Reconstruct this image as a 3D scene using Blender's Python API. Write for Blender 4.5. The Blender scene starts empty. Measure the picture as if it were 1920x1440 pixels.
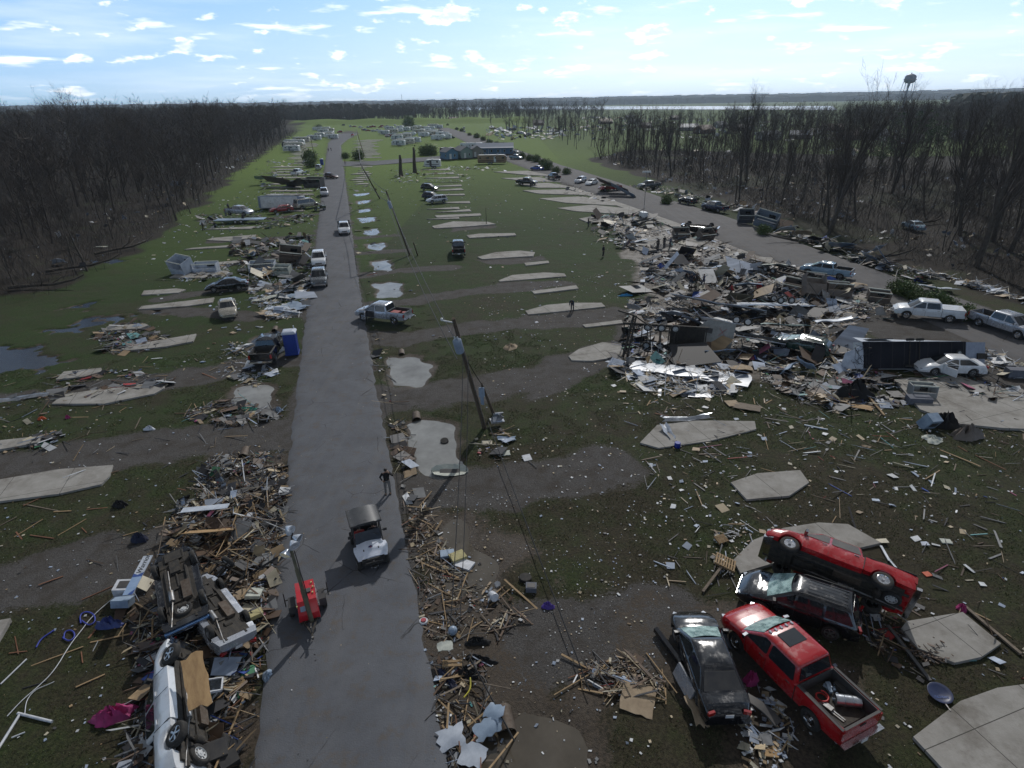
import bpy, math, random
import numpy as np
from math import sin, cos, pi, radians, hypot, atan2, sqrt
from mathutils import Matrix, Vector, Euler
random.seed(7)
RNG = np.random.default_rng(7)
S = bpy.context.scene
COL = S.collection
# ---------------------------------------------------------------- camera
FPX, CAMH, PITCH, ROLL = 1119.0, 20.5, 25.2, 1.0
_p, _r = radians(PITCH), radians(ROLL)
_f = np.array([0, cos(_p), -sin(_p)]); _u = np.array([0, sin(_p), cos(_p)]); _x = np.array([1., 0, 0])
_X = _x*cos(_r) - _u*sin(_r); _U = _x*sin(_r) + _u*cos(_r)
cam = bpy.data.objects.new('camera', bpy.data.cameras.new('camera')); COL.objects.link(cam)
cam.data.sensor_width = 36; cam.data.lens = FPX/1920*36; cam.data.clip_start = 0.2; cam.data.clip_end = 30000
m = Matrix.Identity(4)
for i in range(3):
    m[i][0] = _X[i]; m[i][1] = _U[i]; m[i][2] = -_f[i]
m[2][3] = CAMH
cam.matrix_world = m
S.camera = cam
def G(px, py, z=0.0):
    d = _f*FPX + _X*(px-960) - _U*(py-720)
    t = (z-CAMH)/d[2]
    return (d[0]*t, d[1]*t)
def GP(pts): return [G(*p) for p in pts]
# ---------------------------------------------------------------- light
SUN_AZ, SUN_EL = radians(17), radians(38)
w = bpy.data.worlds.new('World'); S.world = w; w.use_nodes = True
nt = w.node_tree; N = nt.nodes; Lk = nt.links
bg = N['Background']
sky = N.new('ShaderNodeTexSky'); sky.sky_type = 'NISHITA'; sky.sun_disc = False
sky.sun_elevation = SUN_EL; sky.sun_rotation = SUN_AZ
sky.air_density = 1.0; sky.dust_density = 2.0; sky.ozone_density = 1.3
bg.inputs['Strength'].default_value = 0.15
def nd(t, **k):
    n = N.new(t)
    for a, b in k.items():
        if a in n.inputs.keys(): n.inputs[a].default_value = b
        else: setattr(n, a, b)
    return n
# small fair-weather clouds: noise on (azimuth, elevation) of the sky direction
tc = nd('ShaderNodeTexCoord'); sep = nd('ShaderNodeSeparateXYZ'); Lk.new(tc.outputs['Generated'], sep.inputs[0])
def mth(op, a, b=None, c=None):
    n = nd('ShaderNodeMath', operation=op)
    for i, v in enumerate((a, b, c)):
        if v is None: continue
        if isinstance(v, (int, float)): n.inputs[i].default_value = v
        else: Lk.new(v, n.inputs[i])
    return n.outputs[0]
az = mth('ARCTAN2', sep.outputs[0], sep.outputs[1])
# height of a cloud deck gives the crowding towards the horizon
zz = mth('MAXIMUM', sep.outputs[2], 0.0)
el = mth('POWER', mth('ADD', zz, 0.012), 0.62)
def cloud(sa, se, off, lo, hi, detail=6):
    cx = nd('ShaderNodeCombineXYZ'); Lk.new(mth('MULTIPLY', az, sa), cx.inputs[0]); Lk.new(mth('MULTIPLY', el, se), cx.inputs[1]); cx.inputs[2].default_value = off
    nz = nd('ShaderNodeTexNoise', Scale=1.0, Detail=detail, Roughness=0.55); Lk.new(cx.outputs[0], nz.inputs['Vector'])
    mr = nd('ShaderNodeMapRange'); mr.interpolation_type = 'SMOOTHSTEP'
    mr.inputs[1].default_value = lo; mr.inputs[2].default_value = hi
    Lk.new(nz.outputs[0], mr.inputs[0]); return mr.outputs[0]
c1 = cloud(17, 27, 3.1, 0.565, 0.66, 8)
c2 = cloud(9, 38, 9.4, 0.57, 0.70, 8)
thin = cloud(3, 16, 20.0, 0.45, 0.85, 5)
cl = mth('MAXIMUM', c1, mth('MULTIPLY', c2, 0.75)); cl = mth('MAXIMUM', cl, mth('MULTIPLY', thin, 0.35))
fade = nd('ShaderNodeMapRange'); fade.inputs[1].default_value = 0.0; fade.inputs[2].default_value = 0.03; Lk.new(zz, fade.inputs[0])
cl = mth('MULTIPLY', cl, fade.outputs[0])
shade = cloud(17, 27, 3.22, 0.585, 0.70)
ccol = nd('ShaderNodeMix', data_type='RGBA'); ccol.inputs[6].default_value = (19, 19.4, 20, 1); ccol.inputs[7].default_value = (11.5, 13.2, 15.5, 1)
Lk.new(shade, ccol.inputs[0])
mx = nd('ShaderNodeMix', data_type='RGBA'); Lk.new(cl, mx.inputs[0]); Lk.new(sky.outputs[0], mx.inputs[6]); Lk.new(ccol.outputs[2], mx.inputs[7])
tint = nd('ShaderNodeMix', data_type='RGBA', blend_type='MULTIPLY'); tint.inputs[0].default_value = 1; Lk.new(sky.outputs[0], tint.inputs[6]); tint.inputs[7].default_value = (0.84, 1.0, 1.22, 1)
bw = nd('ShaderNodeRGBToBW'); Lk.new(sky.outputs[0], bw.inputs[0]); cool = nd('ShaderNodeMix', data_type='RGBA', blend_type='MULTIPLY'); cool.inputs[0].default_value = 1; Lk.new(bw.outputs[0], cool.inputs[6]); cool.inputs[7].default_value = (0.90, 1.04, 1.22, 1)
sk2 = nd('ShaderNodeMix', data_type='RGBA'); sk2.inputs[0].default_value = 0.72; Lk.new(tint.outputs[2], sk2.inputs[6]); Lk.new(cool.outputs[2], sk2.inputs[7]); hz = nd('ShaderNodeMapRange'); hz.interpolation_type = 'SMOOTHSTEP'; hz.inputs[1].default_value = 0.14; hz.inputs[2].default_value = 0.34; hz.inputs[3].default_value = 1.0; hz.inputs[4].default_value = 0.0; Lk.new(zz, hz.inputs[0])
dim = nd('ShaderNodeMix', data_type='RGBA', blend_type='MULTIPLY'); dim.inputs[0].default_value = 1; Lk.new(sk2.outputs[2], dim.inputs[6]); dim.inputs[7].default_value = (.42, .42, .42, 1)
grad = nd('ShaderNodeMapRange'); grad.inputs[1].default_value = 0.0; grad.inputs[2].default_value = 0.13; Lk.new(zz, grad.inputs[0])
low = nd('ShaderNodeMix', data_type='RGBA'); Lk.new(grad.outputs[0], low.inputs[0]); low.inputs[6].default_value = (9.4, 10.9, 12.4, 1); low.inputs[7].default_value = (4.4, 7.4, 12.0, 1)
lf_ = nd('ShaderNodeMapRange'); lf_.interpolation_type = 'SMOOTHSTEP'; lf_.inputs[1].default_value = -0.85; lf_.inputs[2].default_value = 0.25; Lk.new(az, lf_.inputs[0])
side = nd('ShaderNodeMix', data_type='RGBA', blend_type='MULTIPLY'); side.inputs[0].default_value = 1; Lk.new(low.outputs[2], side.inputs[6]); sc_ = nd('ShaderNodeMix', data_type='RGBA'); Lk.new(lf_.outputs[0], sc_.inputs[0]); sc_.inputs[6].default_value = (.55, .76, .90, 1); sc_.inputs[7].default_value = (.92, .96, 1, 1); Lk.new(sc_.outputs[2], side.inputs[7]); low = side
band = nd('ShaderNodeMix', data_type='RGBA', blend_type='ADD'); Lk.new(hz.outputs[0], band.inputs[0]); Lk.new(dim.outputs[2], band.inputs[6]); Lk.new(low.outputs[2], band.inputs[7]); Lk.new(band.outputs[2], mx.inputs[6]); Lk.new(mx.outputs[2], bg.inputs['Color'])
sun = bpy.data.objects.new('sun', bpy.data.lights.new('sun', 'SUN')); COL.objects.link(sun)
sun.data.energy = 4.8; sun.data.angle = radians(0.5); sun.data.color = (1, 0.965, 0.92)
sd = Vector((sin(SUN_AZ)*cos(SUN_EL), cos(SUN_AZ)*cos(SUN_EL), sin(SUN_EL)))
sun.rotation_euler = sd.to_track_quat('Z', 'Y').to_euler()
S.view_settings.view_transform = 'Standard'; S.view_settings.look = 'None'; S.view_settings.gamma = 1; S.view_settings.exposure = -1.0
# ---------------------------------------------------------------- helpers
_mats = {}
def mat(name, c1, c2=None, scale=3.0, rough=0.6, metal=0.0, bump=0.0, coat=0.0, spec=0.5, r2=None, detail=4, lo=0.35, hi=0.65, bscale=None, stretch=None):
    if name in _mats: return _mats[name]
    M = bpy.data.materials.new(name); M.use_nodes = True; _mats[name] = M
    n = M.node_tree.nodes; l = M.node_tree.links; b = n['Principled BSDF']
    b.inputs['Roughness'].default_value = rough; b.inputs['Metallic'].default_value = metal
    b.inputs['Coat Weight'].default_value = coat; b.inputs['Coat Roughness'].default_value = 0.05
    b.inputs['Specular IOR Level'].default_value = spec
    if c2 is None: c2 = tuple(min(1, v*0.72) for v in c1)
    tcn = n.new('ShaderNodeTexCoord'); nz = n.new('ShaderNodeTexNoise'); nz.inputs['Scale'].default_value = scale; nz.inputs['Detail'].default_value = detail; nz.inputs['Roughness'].default_value = 0.65
    src = tcn.outputs['Object']
    if stretch:
        mp = n.new('ShaderNodeMapping'); mp.inputs['Scale'].default_value = stretch; l.new(src, mp.inputs[0]); src = mp.outputs[0]
    l.new(src, nz.inputs['Vector'])
    mr = n.new('ShaderNodeMapRange'); mr.inputs[1].default_value = lo; mr.inputs[2].default_value = hi; l.new(nz.outputs[0], mr.inputs[0])
    mxn = n.new('ShaderNodeMix'); mxn.data_type = 'RGBA'; l.new(mr.outputs[0], mxn.inputs[0])
    mxn.inputs[6].default_value = (*c1, 1); mxn.inputs[7].default_value = (*c2, 1); l.new(mxn.outputs[2], b.inputs['Base Color'])
    if r2 is not None:
        m2 = n.new('ShaderNodeMapRange'); m2.inputs[1].default_value = lo; m2.inputs[2].default_value = hi; m2.inputs[3].default_value = rough; m2.inputs[4].default_value = r2
        l.new(nz.outputs[0], m2.inputs[0]); l.new(m2.outputs[0], b.inputs['Roughness'])
    if bump:
        bp = n.new('ShaderNodeBump'); bp.inputs['Strength'].default_value = bump; bp.inputs['Distance'].default_value = 0.03
        nz2 = n.new('ShaderNodeTexNoise'); nz2.inputs['Scale'].default_value = bscale or scale*3; nz2.inputs['Detail'].default_value = 5; l.new(src, nz2.inputs['Vector'])
        l.new(nz2.outputs[0], bp.inputs['Height']); l.new(bp.outputs[0], b.inputs['Normal'])
    return M
def paint(name, c, rough=0.22, metal=0.0, dirt=0.12):
    c2 = tuple(v*(1-dirt*2.4)+(0.075, .062, .048)[i]*dirt*2.4 for i, v in enumerate(c))
    return mat('paint_'+name, c, c2, scale=2.6, rough=rough, metal=metal, coat=0.7, r2=min(1, rough+0.35), lo=0.50, hi=0.72, detail=9)
def tag(o, label=None, cat=None, group=None, kind=None):
    if label: o['label'] = label
    if cat: o['category'] = cat
    if group: o['group'] = group
    if kind: o['kind'] = kind
    return o
def empty(name, label, cat, loc=(0,0,0), rz=0.0, group=None):
    o = bpy.data.objects.new(name, None); COL.objects.link(o); o.location = loc; o.rotation_euler = (0,0,rz); o.empty_display_size = 0.2
    return tag(o, label, cat, group)
def copy_tree(o, parent=None):
    c = o.copy(); COL.objects.link(c)
    if parent is not None: c.parent = parent; c.matrix_parent_inverse = o.matrix_parent_inverse
    for ch in list(o.children): copy_tree(ch, c)
    return c
class MB:
    def __init__(s): s.v = []; s.f = []; s.m = []; s.mi = 0; s.c = []
    def add(s, V, Fc):
        b = len(s.v); s.v += [tuple(p) for p in V]
        for q in Fc: s.f.append(tuple(b+i for i in q)); s.m.append(s.mi)
        return s
    def mt(s, i): s.mi = i; return s
    def box(s, c, d, R=None, jit=0.0):
        x, y, z = d[0]/2, d[1]/2, d[2]/2
        V = [Vector((sx*x, sy*y, sz*z)) for sx in (-1,1) for sy in (-1,1) for sz in (-1,1)]
        if jit: V = [Vector([k*(1+random.uniform(-jit, jit)) for k in p]) for p in V]
        if R is not None: V = [R @ p for p in V]
        c = Vector(c)
        return s.add([p+c for p in V], [(0,1,3,2),(4,6,7,5),(0,4,5,1),(2,3,7,6),(0,2,6,4),(1,5,7,3)])
    def bar(s, a, b, wd, th=None, up=None):
        a = Vector(a); b = Vector(b); d = b-a; L = d.length
        if L < 1e-6: return s
        q = d.to_track_quat('X', 'Z').to_matrix()
        return s.box((a+b)/2, (L, wd, th or wd), q)
    def tube(s, pts, r, n=6, cap=True):
        pts = [Vector(p) for p in pts]; k = len(pts)
        rs = r if isinstance(r, (list, tuple)) else [r]*k
        base = len(s.v); V = []; Fc = []
        for i, p in enumerate(pts):
            d = (pts[min(i+1, k-1)]-pts[max(i-1, 0)])
            if d.length < 1e-9: d = Vector((0,0,1))
            d.normalize(); a = d.orthogonal() if abs(d.z) > 0.95 else d.cross(Vector((0,0,1)))
            a.normalize(); c = d.cross(a)
            for j in range(n):
                t = 2*pi*j/n; V.append(p+(a*cos(t)+c*sin(t))*rs[i])
        for i in range(k-1):
            for j in range(n): Fc.append((i*n+j, i*n+(j+1)%n, (i+1)*n+(j+1)%n, (i+1)*n+j))
        if cap and n > 2: Fc += [tuple(range(n))[::-1], tuple((k-1)*n+j for j in range(n))]
        return s.add(V, Fc)
    def loft(s, rings, cap=True):
        k = len(rings); n = len(rings[0]); V = [p for r in rings for p in r]; Fc = []
        for i in range(k-1):
            for j in range(n): Fc.append((i*n+j, i*n+(j+1)%n, (i+1)*n+(j+1)%n, (i+1)*n+j))
        if cap: Fc += [tuple(range(n))[::-1], tuple((k-1)*n+j for j in range(n))]
        return s.add(V, Fc)
    def prism(s, poly, off):
        n = len(poly); off = Vector(off); V = [Vector(p) for p in poly]; V = V+[p+off for p in V]
        Fc = [tuple(range(n)), tuple(range(n, 2*n))[::-1]]+[(j, j+n, (j+1) % n+n, (j+1) % n) for j in range(n)]
        return s.add(V, Fc)
    def lathe(s, prof, c=(0,0,0), axis='Z', n=20):
        V = []; c = Vector(c)
        for r, h in prof:
            for j in range(n):
                t = 2*pi*j/n; a, b = r*cos(t), r*sin(t)
                V.append(c+(Vector((a, b, h)) if axis == 'Z' else Vector((a, h, b)) if axis == 'Y' else Vector((h, a, b))))
        Fc = []; k = len(prof)
        for i in range(k-1):
            for j in range(n): Fc.append((i*n+j, i*n+(j+1)%n, (i+1)*n+(j+1)%n, (i+1)*n+j))
        return s.add(V, Fc)
    def mesh(s, name, mats, smooth=None):
        me = bpy.data.meshes.new(name); me.from_pydata(s.v, [], s.f)
        if not isinstance(mats, (list, tuple)): mats = [mats]
        for q in mats: me.materials.append(q)
        me.polygons.foreach_set('material_index', s.m)
        import bmesh
        bm = bmesh.new(); bm.from_mesh(me); bmesh.ops.recalc_face_normals(bm, faces=bm.faces); bm.to_mesh(me); bm.free()
        if smooth:
            me.polygons.foreach_set('use_smooth', [True]*len(me.polygons)); me.set_sharp_from_angle(angle=radians(smooth))
        me.update(); return me
    def build(s, name, mats, parent=None, smooth=None, loc=None):
        return link(name, s.mesh(name, mats, smooth), parent, loc)
def link(name, me, parent=None, loc=None):
    o = bpy.data.objects.new(name, me); COL.objects.link(o)
    if parent is not None: o.parent = parent
    if loc is not None: o.location = loc
    return o
def frame(fwd, up):
    f = Vector(fwd).normalized(); u = Vector(up); u = (u-f*u.dot(f)).normalized(); l = u.cross(f)
    M = Matrix.Identity(4)
    for i in range(3): M[i][0] = f[i]; M[i][1] = l[i]; M[i][2] = u[i]
    return M
def rotm(rx=0, ry=0, rz=0): return Euler((rx, ry, rz)).to_matrix()
def text_mesh(body, size, depth=0.004, shear=0.0, align='CENTER'):
    cu = bpy.data.curves.new('lettering', 'FONT'); cu.body = body; cu.size = size; cu.extrude = depth; cu.shear = shear; cu.align_x = align; cu.align_y = 'CENTER'
    o = bpy.data.objects.new('lettering', cu); COL.objects.link(o)
    dg = bpy.context.evaluated_depsgraph_get(); me = bpy.data.meshes.new_from_object(o.evaluated_get(dg)); bpy.data.objects.remove(o); bpy.data.curves.remove(cu)
    return me
def lettering(body, size, m_, parent, M, shear=0.0):
    me = text_mesh(body, size, shear=shear); me.materials.clear(); me.materials.append(m_)
    o = link('lettering', me, parent); o.matrix_local = M; return o
# fast bulk meshes of many small pieces with a colour each
def pieces_mesh(name, P, D, R, C, material, jit=0.0):
    n = len(P); base = np.array([[sx,sy,sz] for sx in (-.5,.5) for sy in (-.5,.5) for sz in (-.5,.5)])
    V = np.repeat(base[None], n, 0)
    if jit:
        j = 1+RNG.uniform(-jit, jit, (n, 4, 2)); idx = [0,0,1,1,2,2,3,3]
        V[:, :, 0] *= j[:, idx, 0]; V[:, :, 1] *= j[:, idx, 1]
    V = V*D[:, None, :]; V = np.einsum('nij,nkj->nki', R, V)+P[:, None, :]
    Fq = np.array([(0,1,3,2),(4,6,7,5),(0,4,5,1),(2,3,7,6),(0,2,6,4),(1,5,7,3)])
    Fc = (Fq[None]+(np.arange(n)*8)[:, None, None]).reshape(-1)
    me = bpy.data.meshes.new(name); me.vertices.add(n*8); me.vertices.foreach_set('co', V.reshape(-1).astype('f'))
    me.loops.add(len(Fc)); me.loops.foreach_set('vertex_index', Fc.astype('i')); me.polygons.add(n*6)
    me.polygons.foreach_set('loop_start', np.arange(0, n*24, 4, dtype='i')); me.update(calc_edges=True); me.shade_flat()
    a = me.color_attributes.new('tint', 'FLOAT_COLOR', 'POINT'); cc = np.ones((n*8, 4), 'f'); cc[:, :3] = np.repeat(C, 8, 0); a.data.foreach_set('color', cc.reshape(-1))
    me.materials.append(material); return me
def tri_mesh(name, V, material, k=3):
    # V: (n,k,3) loose polygons
    n = len(V); me = bpy.data.meshes.new(name); me.vertices.add(n*k); me.vertices.foreach_set('co', V.reshape(-1).astype('f'))
    me.loops.add(n*k); me.loops.foreach_set('vertex_index', np.arange(n*k, dtype='i')); me.polygons.add(n)
    me.polygons.foreach_set('loop_start', np.arange(0, n*k, k, dtype='i')); me.update(calc_edges=True); me.shade_flat(); me.materials.append(material); return me
def euler_mats(rx, ry, rz):
    cx, sx, cy, sy, cz, sz = np.cos(rx), np.sin(rx), np.cos(ry), np.sin(ry), np.cos(rz), np.sin(rz)
    o = np.zeros((len(rx), 3, 3))
    o[:,0,0]=cy*cz; o[:,0,1]=sx*sy*cz-cx*sz; o[:,0,2]=cx*sy*cz+sx*sz
    o[:,1,0]=cy*sz; o[:,1,1]=sx*sy*sz+cx*cz; o[:,1,2]=cx*sy*sz-sx*cz
    o[:,2,0]=-sy; o[:,2,1]=sx*cy; o[:,2,2]=cx*cy
    return o
def vcol_mat(name, rough=0.6, metal=0.0):
    M = bpy.data.materials.new(name); M.use_nodes = True; n = M.node_tree.nodes; l = M.node_tree.links; b = n['Principled BSDF']
    a = n.new('ShaderNodeAttribute'); a.attribute_name = 'tint'
    nz = n.new('ShaderNodeTexNoise'); nz.inputs['Scale'].default_value = 9; nz.inputs['Detail'].default_value = 5
    mr = n.new('ShaderNodeMapRange'); mr.inputs[1].default_value = .3; mr.inputs[2].default_value = .7; mr.inputs[3].default_value = .6; mr.inputs[4].default_value = 1.15
    l.new(nz.outputs[0], mr.inputs[0]); vm = n.new('ShaderNodeVectorMath'); vm.operation = 'SCALE'
    l.new(a.outputs['Color'], vm.inputs[0]); l.new(mr.outputs[0], vm.inputs['Scale']); l.new(vm.outputs[0], b.inputs['Base Color'])
    b.inputs['Roughness'].default_value = rough; b.inputs['Metallic'].default_value = metal
    _mats[name] = M; return M
def inpoly(x, y, poly):
    x = np.asarray(x); y = np.asarray(y); r = np.zeros(x.shape, bool); n = len(poly)
    for i in range(n):
        x1, y1 = poly[i]; x2, y2 = poly[(i+1) % n]
        if y1 == y2: continue
        c = ((y1 > y) != (y2 > y)) & (x < (x2-x1)*(y-y1)/(y2-y1)+x1); r ^= c
    return r
def dist_poly(x, y, poly, closed=True):
    d = np.full(x.shape, 1e9); n = len(poly)
    for i in range(n if closed else n-1):
        ax, ay = poly[i]; bx, by = poly[(i+1) % n]; dx, dy = bx-ax, by-ay; L = dx*dx+dy*dy+1e-12
        t = np.clip(((x-ax)*dx+(y-ay)*dy)/L, 0, 1); d = np.minimum(d, np.hypot(x-ax-t*dx, y-ay-t*dy))
    return d
def sdf(x, y, poly):
    d = dist_poly(x, y, poly); return np.where(inpoly(x, y, poly), -d, d)
def vnoise(x, y, s, seed=0):
    x = x/s; y = y/s; xi = np.floor(x).astype(int); yi = np.floor(y).astype(int); fx = x-xi; fy = y-yi
    fx = fx*fx*(3-2*fx); fy = fy*fy*(3-2*fy)
    def h(a, b): 
        q = (a*374761393+b*668265263+seed*974711) & 0x7fffffff; q = ((q ^ (q >> 13))*1274126177) & 0x7fffffff; return (q & 0xffff)/65535.
    return (h(xi,yi)*(1-fx)+h(xi+1,yi)*fx)*(1-fy)+(h(xi,yi+1)*(1-fx)+h(xi+1,yi+1)*fx)*fy
def scatter_poly(poly, n):
    xs = [p[0] for p in poly]; ys = [p[1] for p in poly]; out = []
    tot = 0
    while tot < n:
        x = RNG.uniform(min(xs), max(xs), n*2); y = RNG.uniform(min(ys), max(ys), n*2); k = inpoly(x, y, poly)
        out.append(np.stack([x[k], y[k]], 1)); tot += k.sum()
    return np.concatenate(out)[:n]
def scatter_px(polypx, n):
    # uniform in world area, but drawn on the ground area the photograph's outline covers
    return scatter_poly(GP(polypx), n)
# ================================================================ SETTING
ROAD_L = GP([(430,1700),(487,1440),(535,1000),(565,700),(590,500),(604,370),(612,300),(616,268),(632,252),(652,243)])
ROAD_R = GP([(895,1700),(825,1440),(750,1000),(695,700),(665,500),(650,370),(641,300),(638,272),(650,262),(672,250)])
ROAD_POLY = ROAD_L+ROAD_R[::-1]
R2_U = GP([(838,239),(875,250),(960,277),(1050,309),(1150,339),(1250,373),(1350,402),(1450,437),(1560,478),(1680,520),(1800,560),(1920,602),(2150,690)])
R2_D = GP([(818,240),(845,252),(900,279),(960,305),(1080,350),(1180,386),(1290,425),(1390,465),(1500,503),(1620,548),(1700,582),(1830,640),(1960,700),(2160,800)])
R2_POLY = R2_U+R2_D[::-1]
CROSS = GP([(640,303),(700,302),(790,295),(900,287),(955,284),(950,291),(800,302),(700,310),(640,312)])
GAP2 = GP([(960,305),(1080,355),(1180,395),(1290,440),(1370,475),(1450,520),(1560,580),(1700,660),(1830,720),(2000,780),(2000,700),(1830,640),(1700,582),(1500,503),(1290,425),(1080,350)])
PONDS = {  # outline in photo pixels of each pool
 'r1': [(738,670),(760,664),(785,668),(803,684),(800,700),(783,716),(755,718),(741,706),(738,688)],
 'r2': [(770,790),(790,782),(820,785),(845,800),(858,825),(850,850),(862,868),(850,880),(800,884),(782,862),(775,830)],
 'r3': [(706,530),(725,527),(746,531),(747,545),(738,554),(712,552)],
 'r4': [(700,488),(725,485),(734,492),(728,503),(703,502)],
 'r5': [(689,456),(716,453),(720,460),(712,466),(692,465)],
 'r6': [(684,430),(704,427),(706,433),(700,438),(686,437)],
 'r7': [(676,407),(702,405),(701,412),(680,415)],
 'r8': [(673,391),(694,389),(690,395),(675,396)],
 'r9': [(669,376),(693,373),(688,379),(672,381)],
 'r10': [(666,362),(690,360),(686,364),(668,366)],
 'r11': [(815,985),(855,972),(885,985),(890,1010),(925,1045),(940,1080),(920,1110),(880,1118),(840,1090),(815,1060),(822,1030),(810,1005)],
 'r12': [(930,1375),(990,1352),(1070,1365),(1100,1400),(1095,1450),(1010,1470),(940,1450),(915,1410)],
 'l1': [(447,722),(470,712),(505,715),(506,740),(497,770),(475,776),(445,765),(440,745)],
 'l2': [(485,630),(520,617),(528,628),(530,650),(500,665),(478,660),(476,645)],
 'l3': [(415,862),(445,850),(475,853),(478,880),(460,905),(440,920),(415,905),(405,885)],
 'l4': [(105,608),(150,592),(200,590),(232,596),(215,606),(170,612),(128,624),(110,618)],
 'l5': [(0,650),(45,643),(100,664),(112,675),(90,690),(30,700),(-60,704),(-60,655)],
 'l6': [(128,575),(165,560),(172,565),(150,582),(132,590)],
 'l7': [(240,590),(290,583),(288,588),(245,595)],
 'l8': [(180,486),(225,484),(228,490),(190,495)],
 'f1': [(860,278),(900,274),(905,280),(870,284)],
}
PONDW = {k: GP(v) for k, v in PONDS.items()}
GRAVEL = [  # centre line in pixels, width metres
 ([(700,740),(800,738),(900,725),(1020,702),(1150,655)], 4.5), ([(745,915),(850,915),(950,905),(1060,890),(1140,870)], 4.2),
 ([(770,1170),(850,1205),(960,1230),(1080,1195),(1230,1150)], 4.6), ([(690,628),(760,632),(850,618),(960,606),(1110,600)], 3.6),
 ([(680,572),(780,562),(870,546),(1000,536)], 3.0), ([(672,516),(760,505),(850,500)], 2.6), ([(667,475),(760,468)], 2.4), ([(662,446),(740,440)], 2.2),
 ([(600,815),(500,815),(300,832),(150,860),(-60,880)], 4.6), ([(600,672),(500,672),(400,696),(300,715),(130,735)], 3.8),
 ([(505,1080),(400,1060),(250,1040),(130,1060),(-60,1120)], 4.6), ([(590,582),(480,592),(380,585),(280,575)], 3.0),
 ([(595,540),(500,536),(400,545),(300,560)], 2.5), ([(598,480),(500,482),(400,500)], 2.4), ([(597,440),(500,446),(400,452)], 2.2), ([(596,400),(480,410),(380,412)], 2.2),
 ([(1000,745),(1080,700),(1150,665)], 1.5), ([(-50,745),(120,735),(200,722)], 1.2)]
GRAVW = [(GP(a), w_/2) for a, w_ in GRAVEL]
APRON = [GP(q) for q in ([(985,590),(1060,582),(1150,575),(1200,590),(1160,606),(1040,612)], [(930,528),(1060,524),(1085,533),(960,545)],
   [(895,486),(1010,480),(1025,488),(920,496)], [(100,760),(120,735),(230,715),(320,712),(200,740)], [(215,657),(250,640),(330,630),(372,626),(260,650)],
   [(840,425),(920,418),(935,424),(850,432)], [(1265,500),(1330,480),(1460,480),(1490,510),(1420,535),(1280,530)], [(1150,600),(1290,640),(1280,680),(1170,690)])]
FLOOR_L = GP([(-200,640),(0,560),(120,540),(240,480),(300,440),(350,400),(400,362),(450,320),(500,283),(535,262),(562,243),(560,236)])+[(-330,1000),(-560,900),(-260,300),(-170,120),(-170,60)]
EDGE_R = GP([(905,243),(1000,262),(1100,298),(1200,332),(1300,364),(1400,394),(1500,432),(1620,475),(1760,520),(1920,575),(2100,640)])
FLOOR_R = EDGE_R[2:]+[(150,55),(260,90),(260,220),(150,240),(60,300)]
MUD = [(GP([(560,1440),(690,1440),(720,1000)])[0:1], 0)]
def smooth01(d, w0, w1): return np.clip((w1-d)/(w1-w0), 0, 1)
def axis(lo, a, b, hi, step, g=1.12):
    mid = list(np.arange(a, b, step)); s_ = step; v = mid[0]; pre = []
    while v > lo: s_ *= g; v -= s_; pre.append(v)
    s_ = step; v = mid[-1]; post = []
    while v < hi: s_ *= g; v += s_; post.append(v)
    return np.array(pre[::-1]+mid+post)
XS = axis(-9000, -70, 72, 9000, 0.36, 1.10)
ys = list(np.arange(9, 110, 0.36)); s_ = 0.36; v_ = ys[-1]
while v_ < 14000: s_ *= 1.022; v_ += s_; ys.append(v_)
YS = np.array([-900, -300, -100, -40, -15, -4, 2, 6]+ys)
GX, GY = np.meshgrid(XS, YS)
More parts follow.
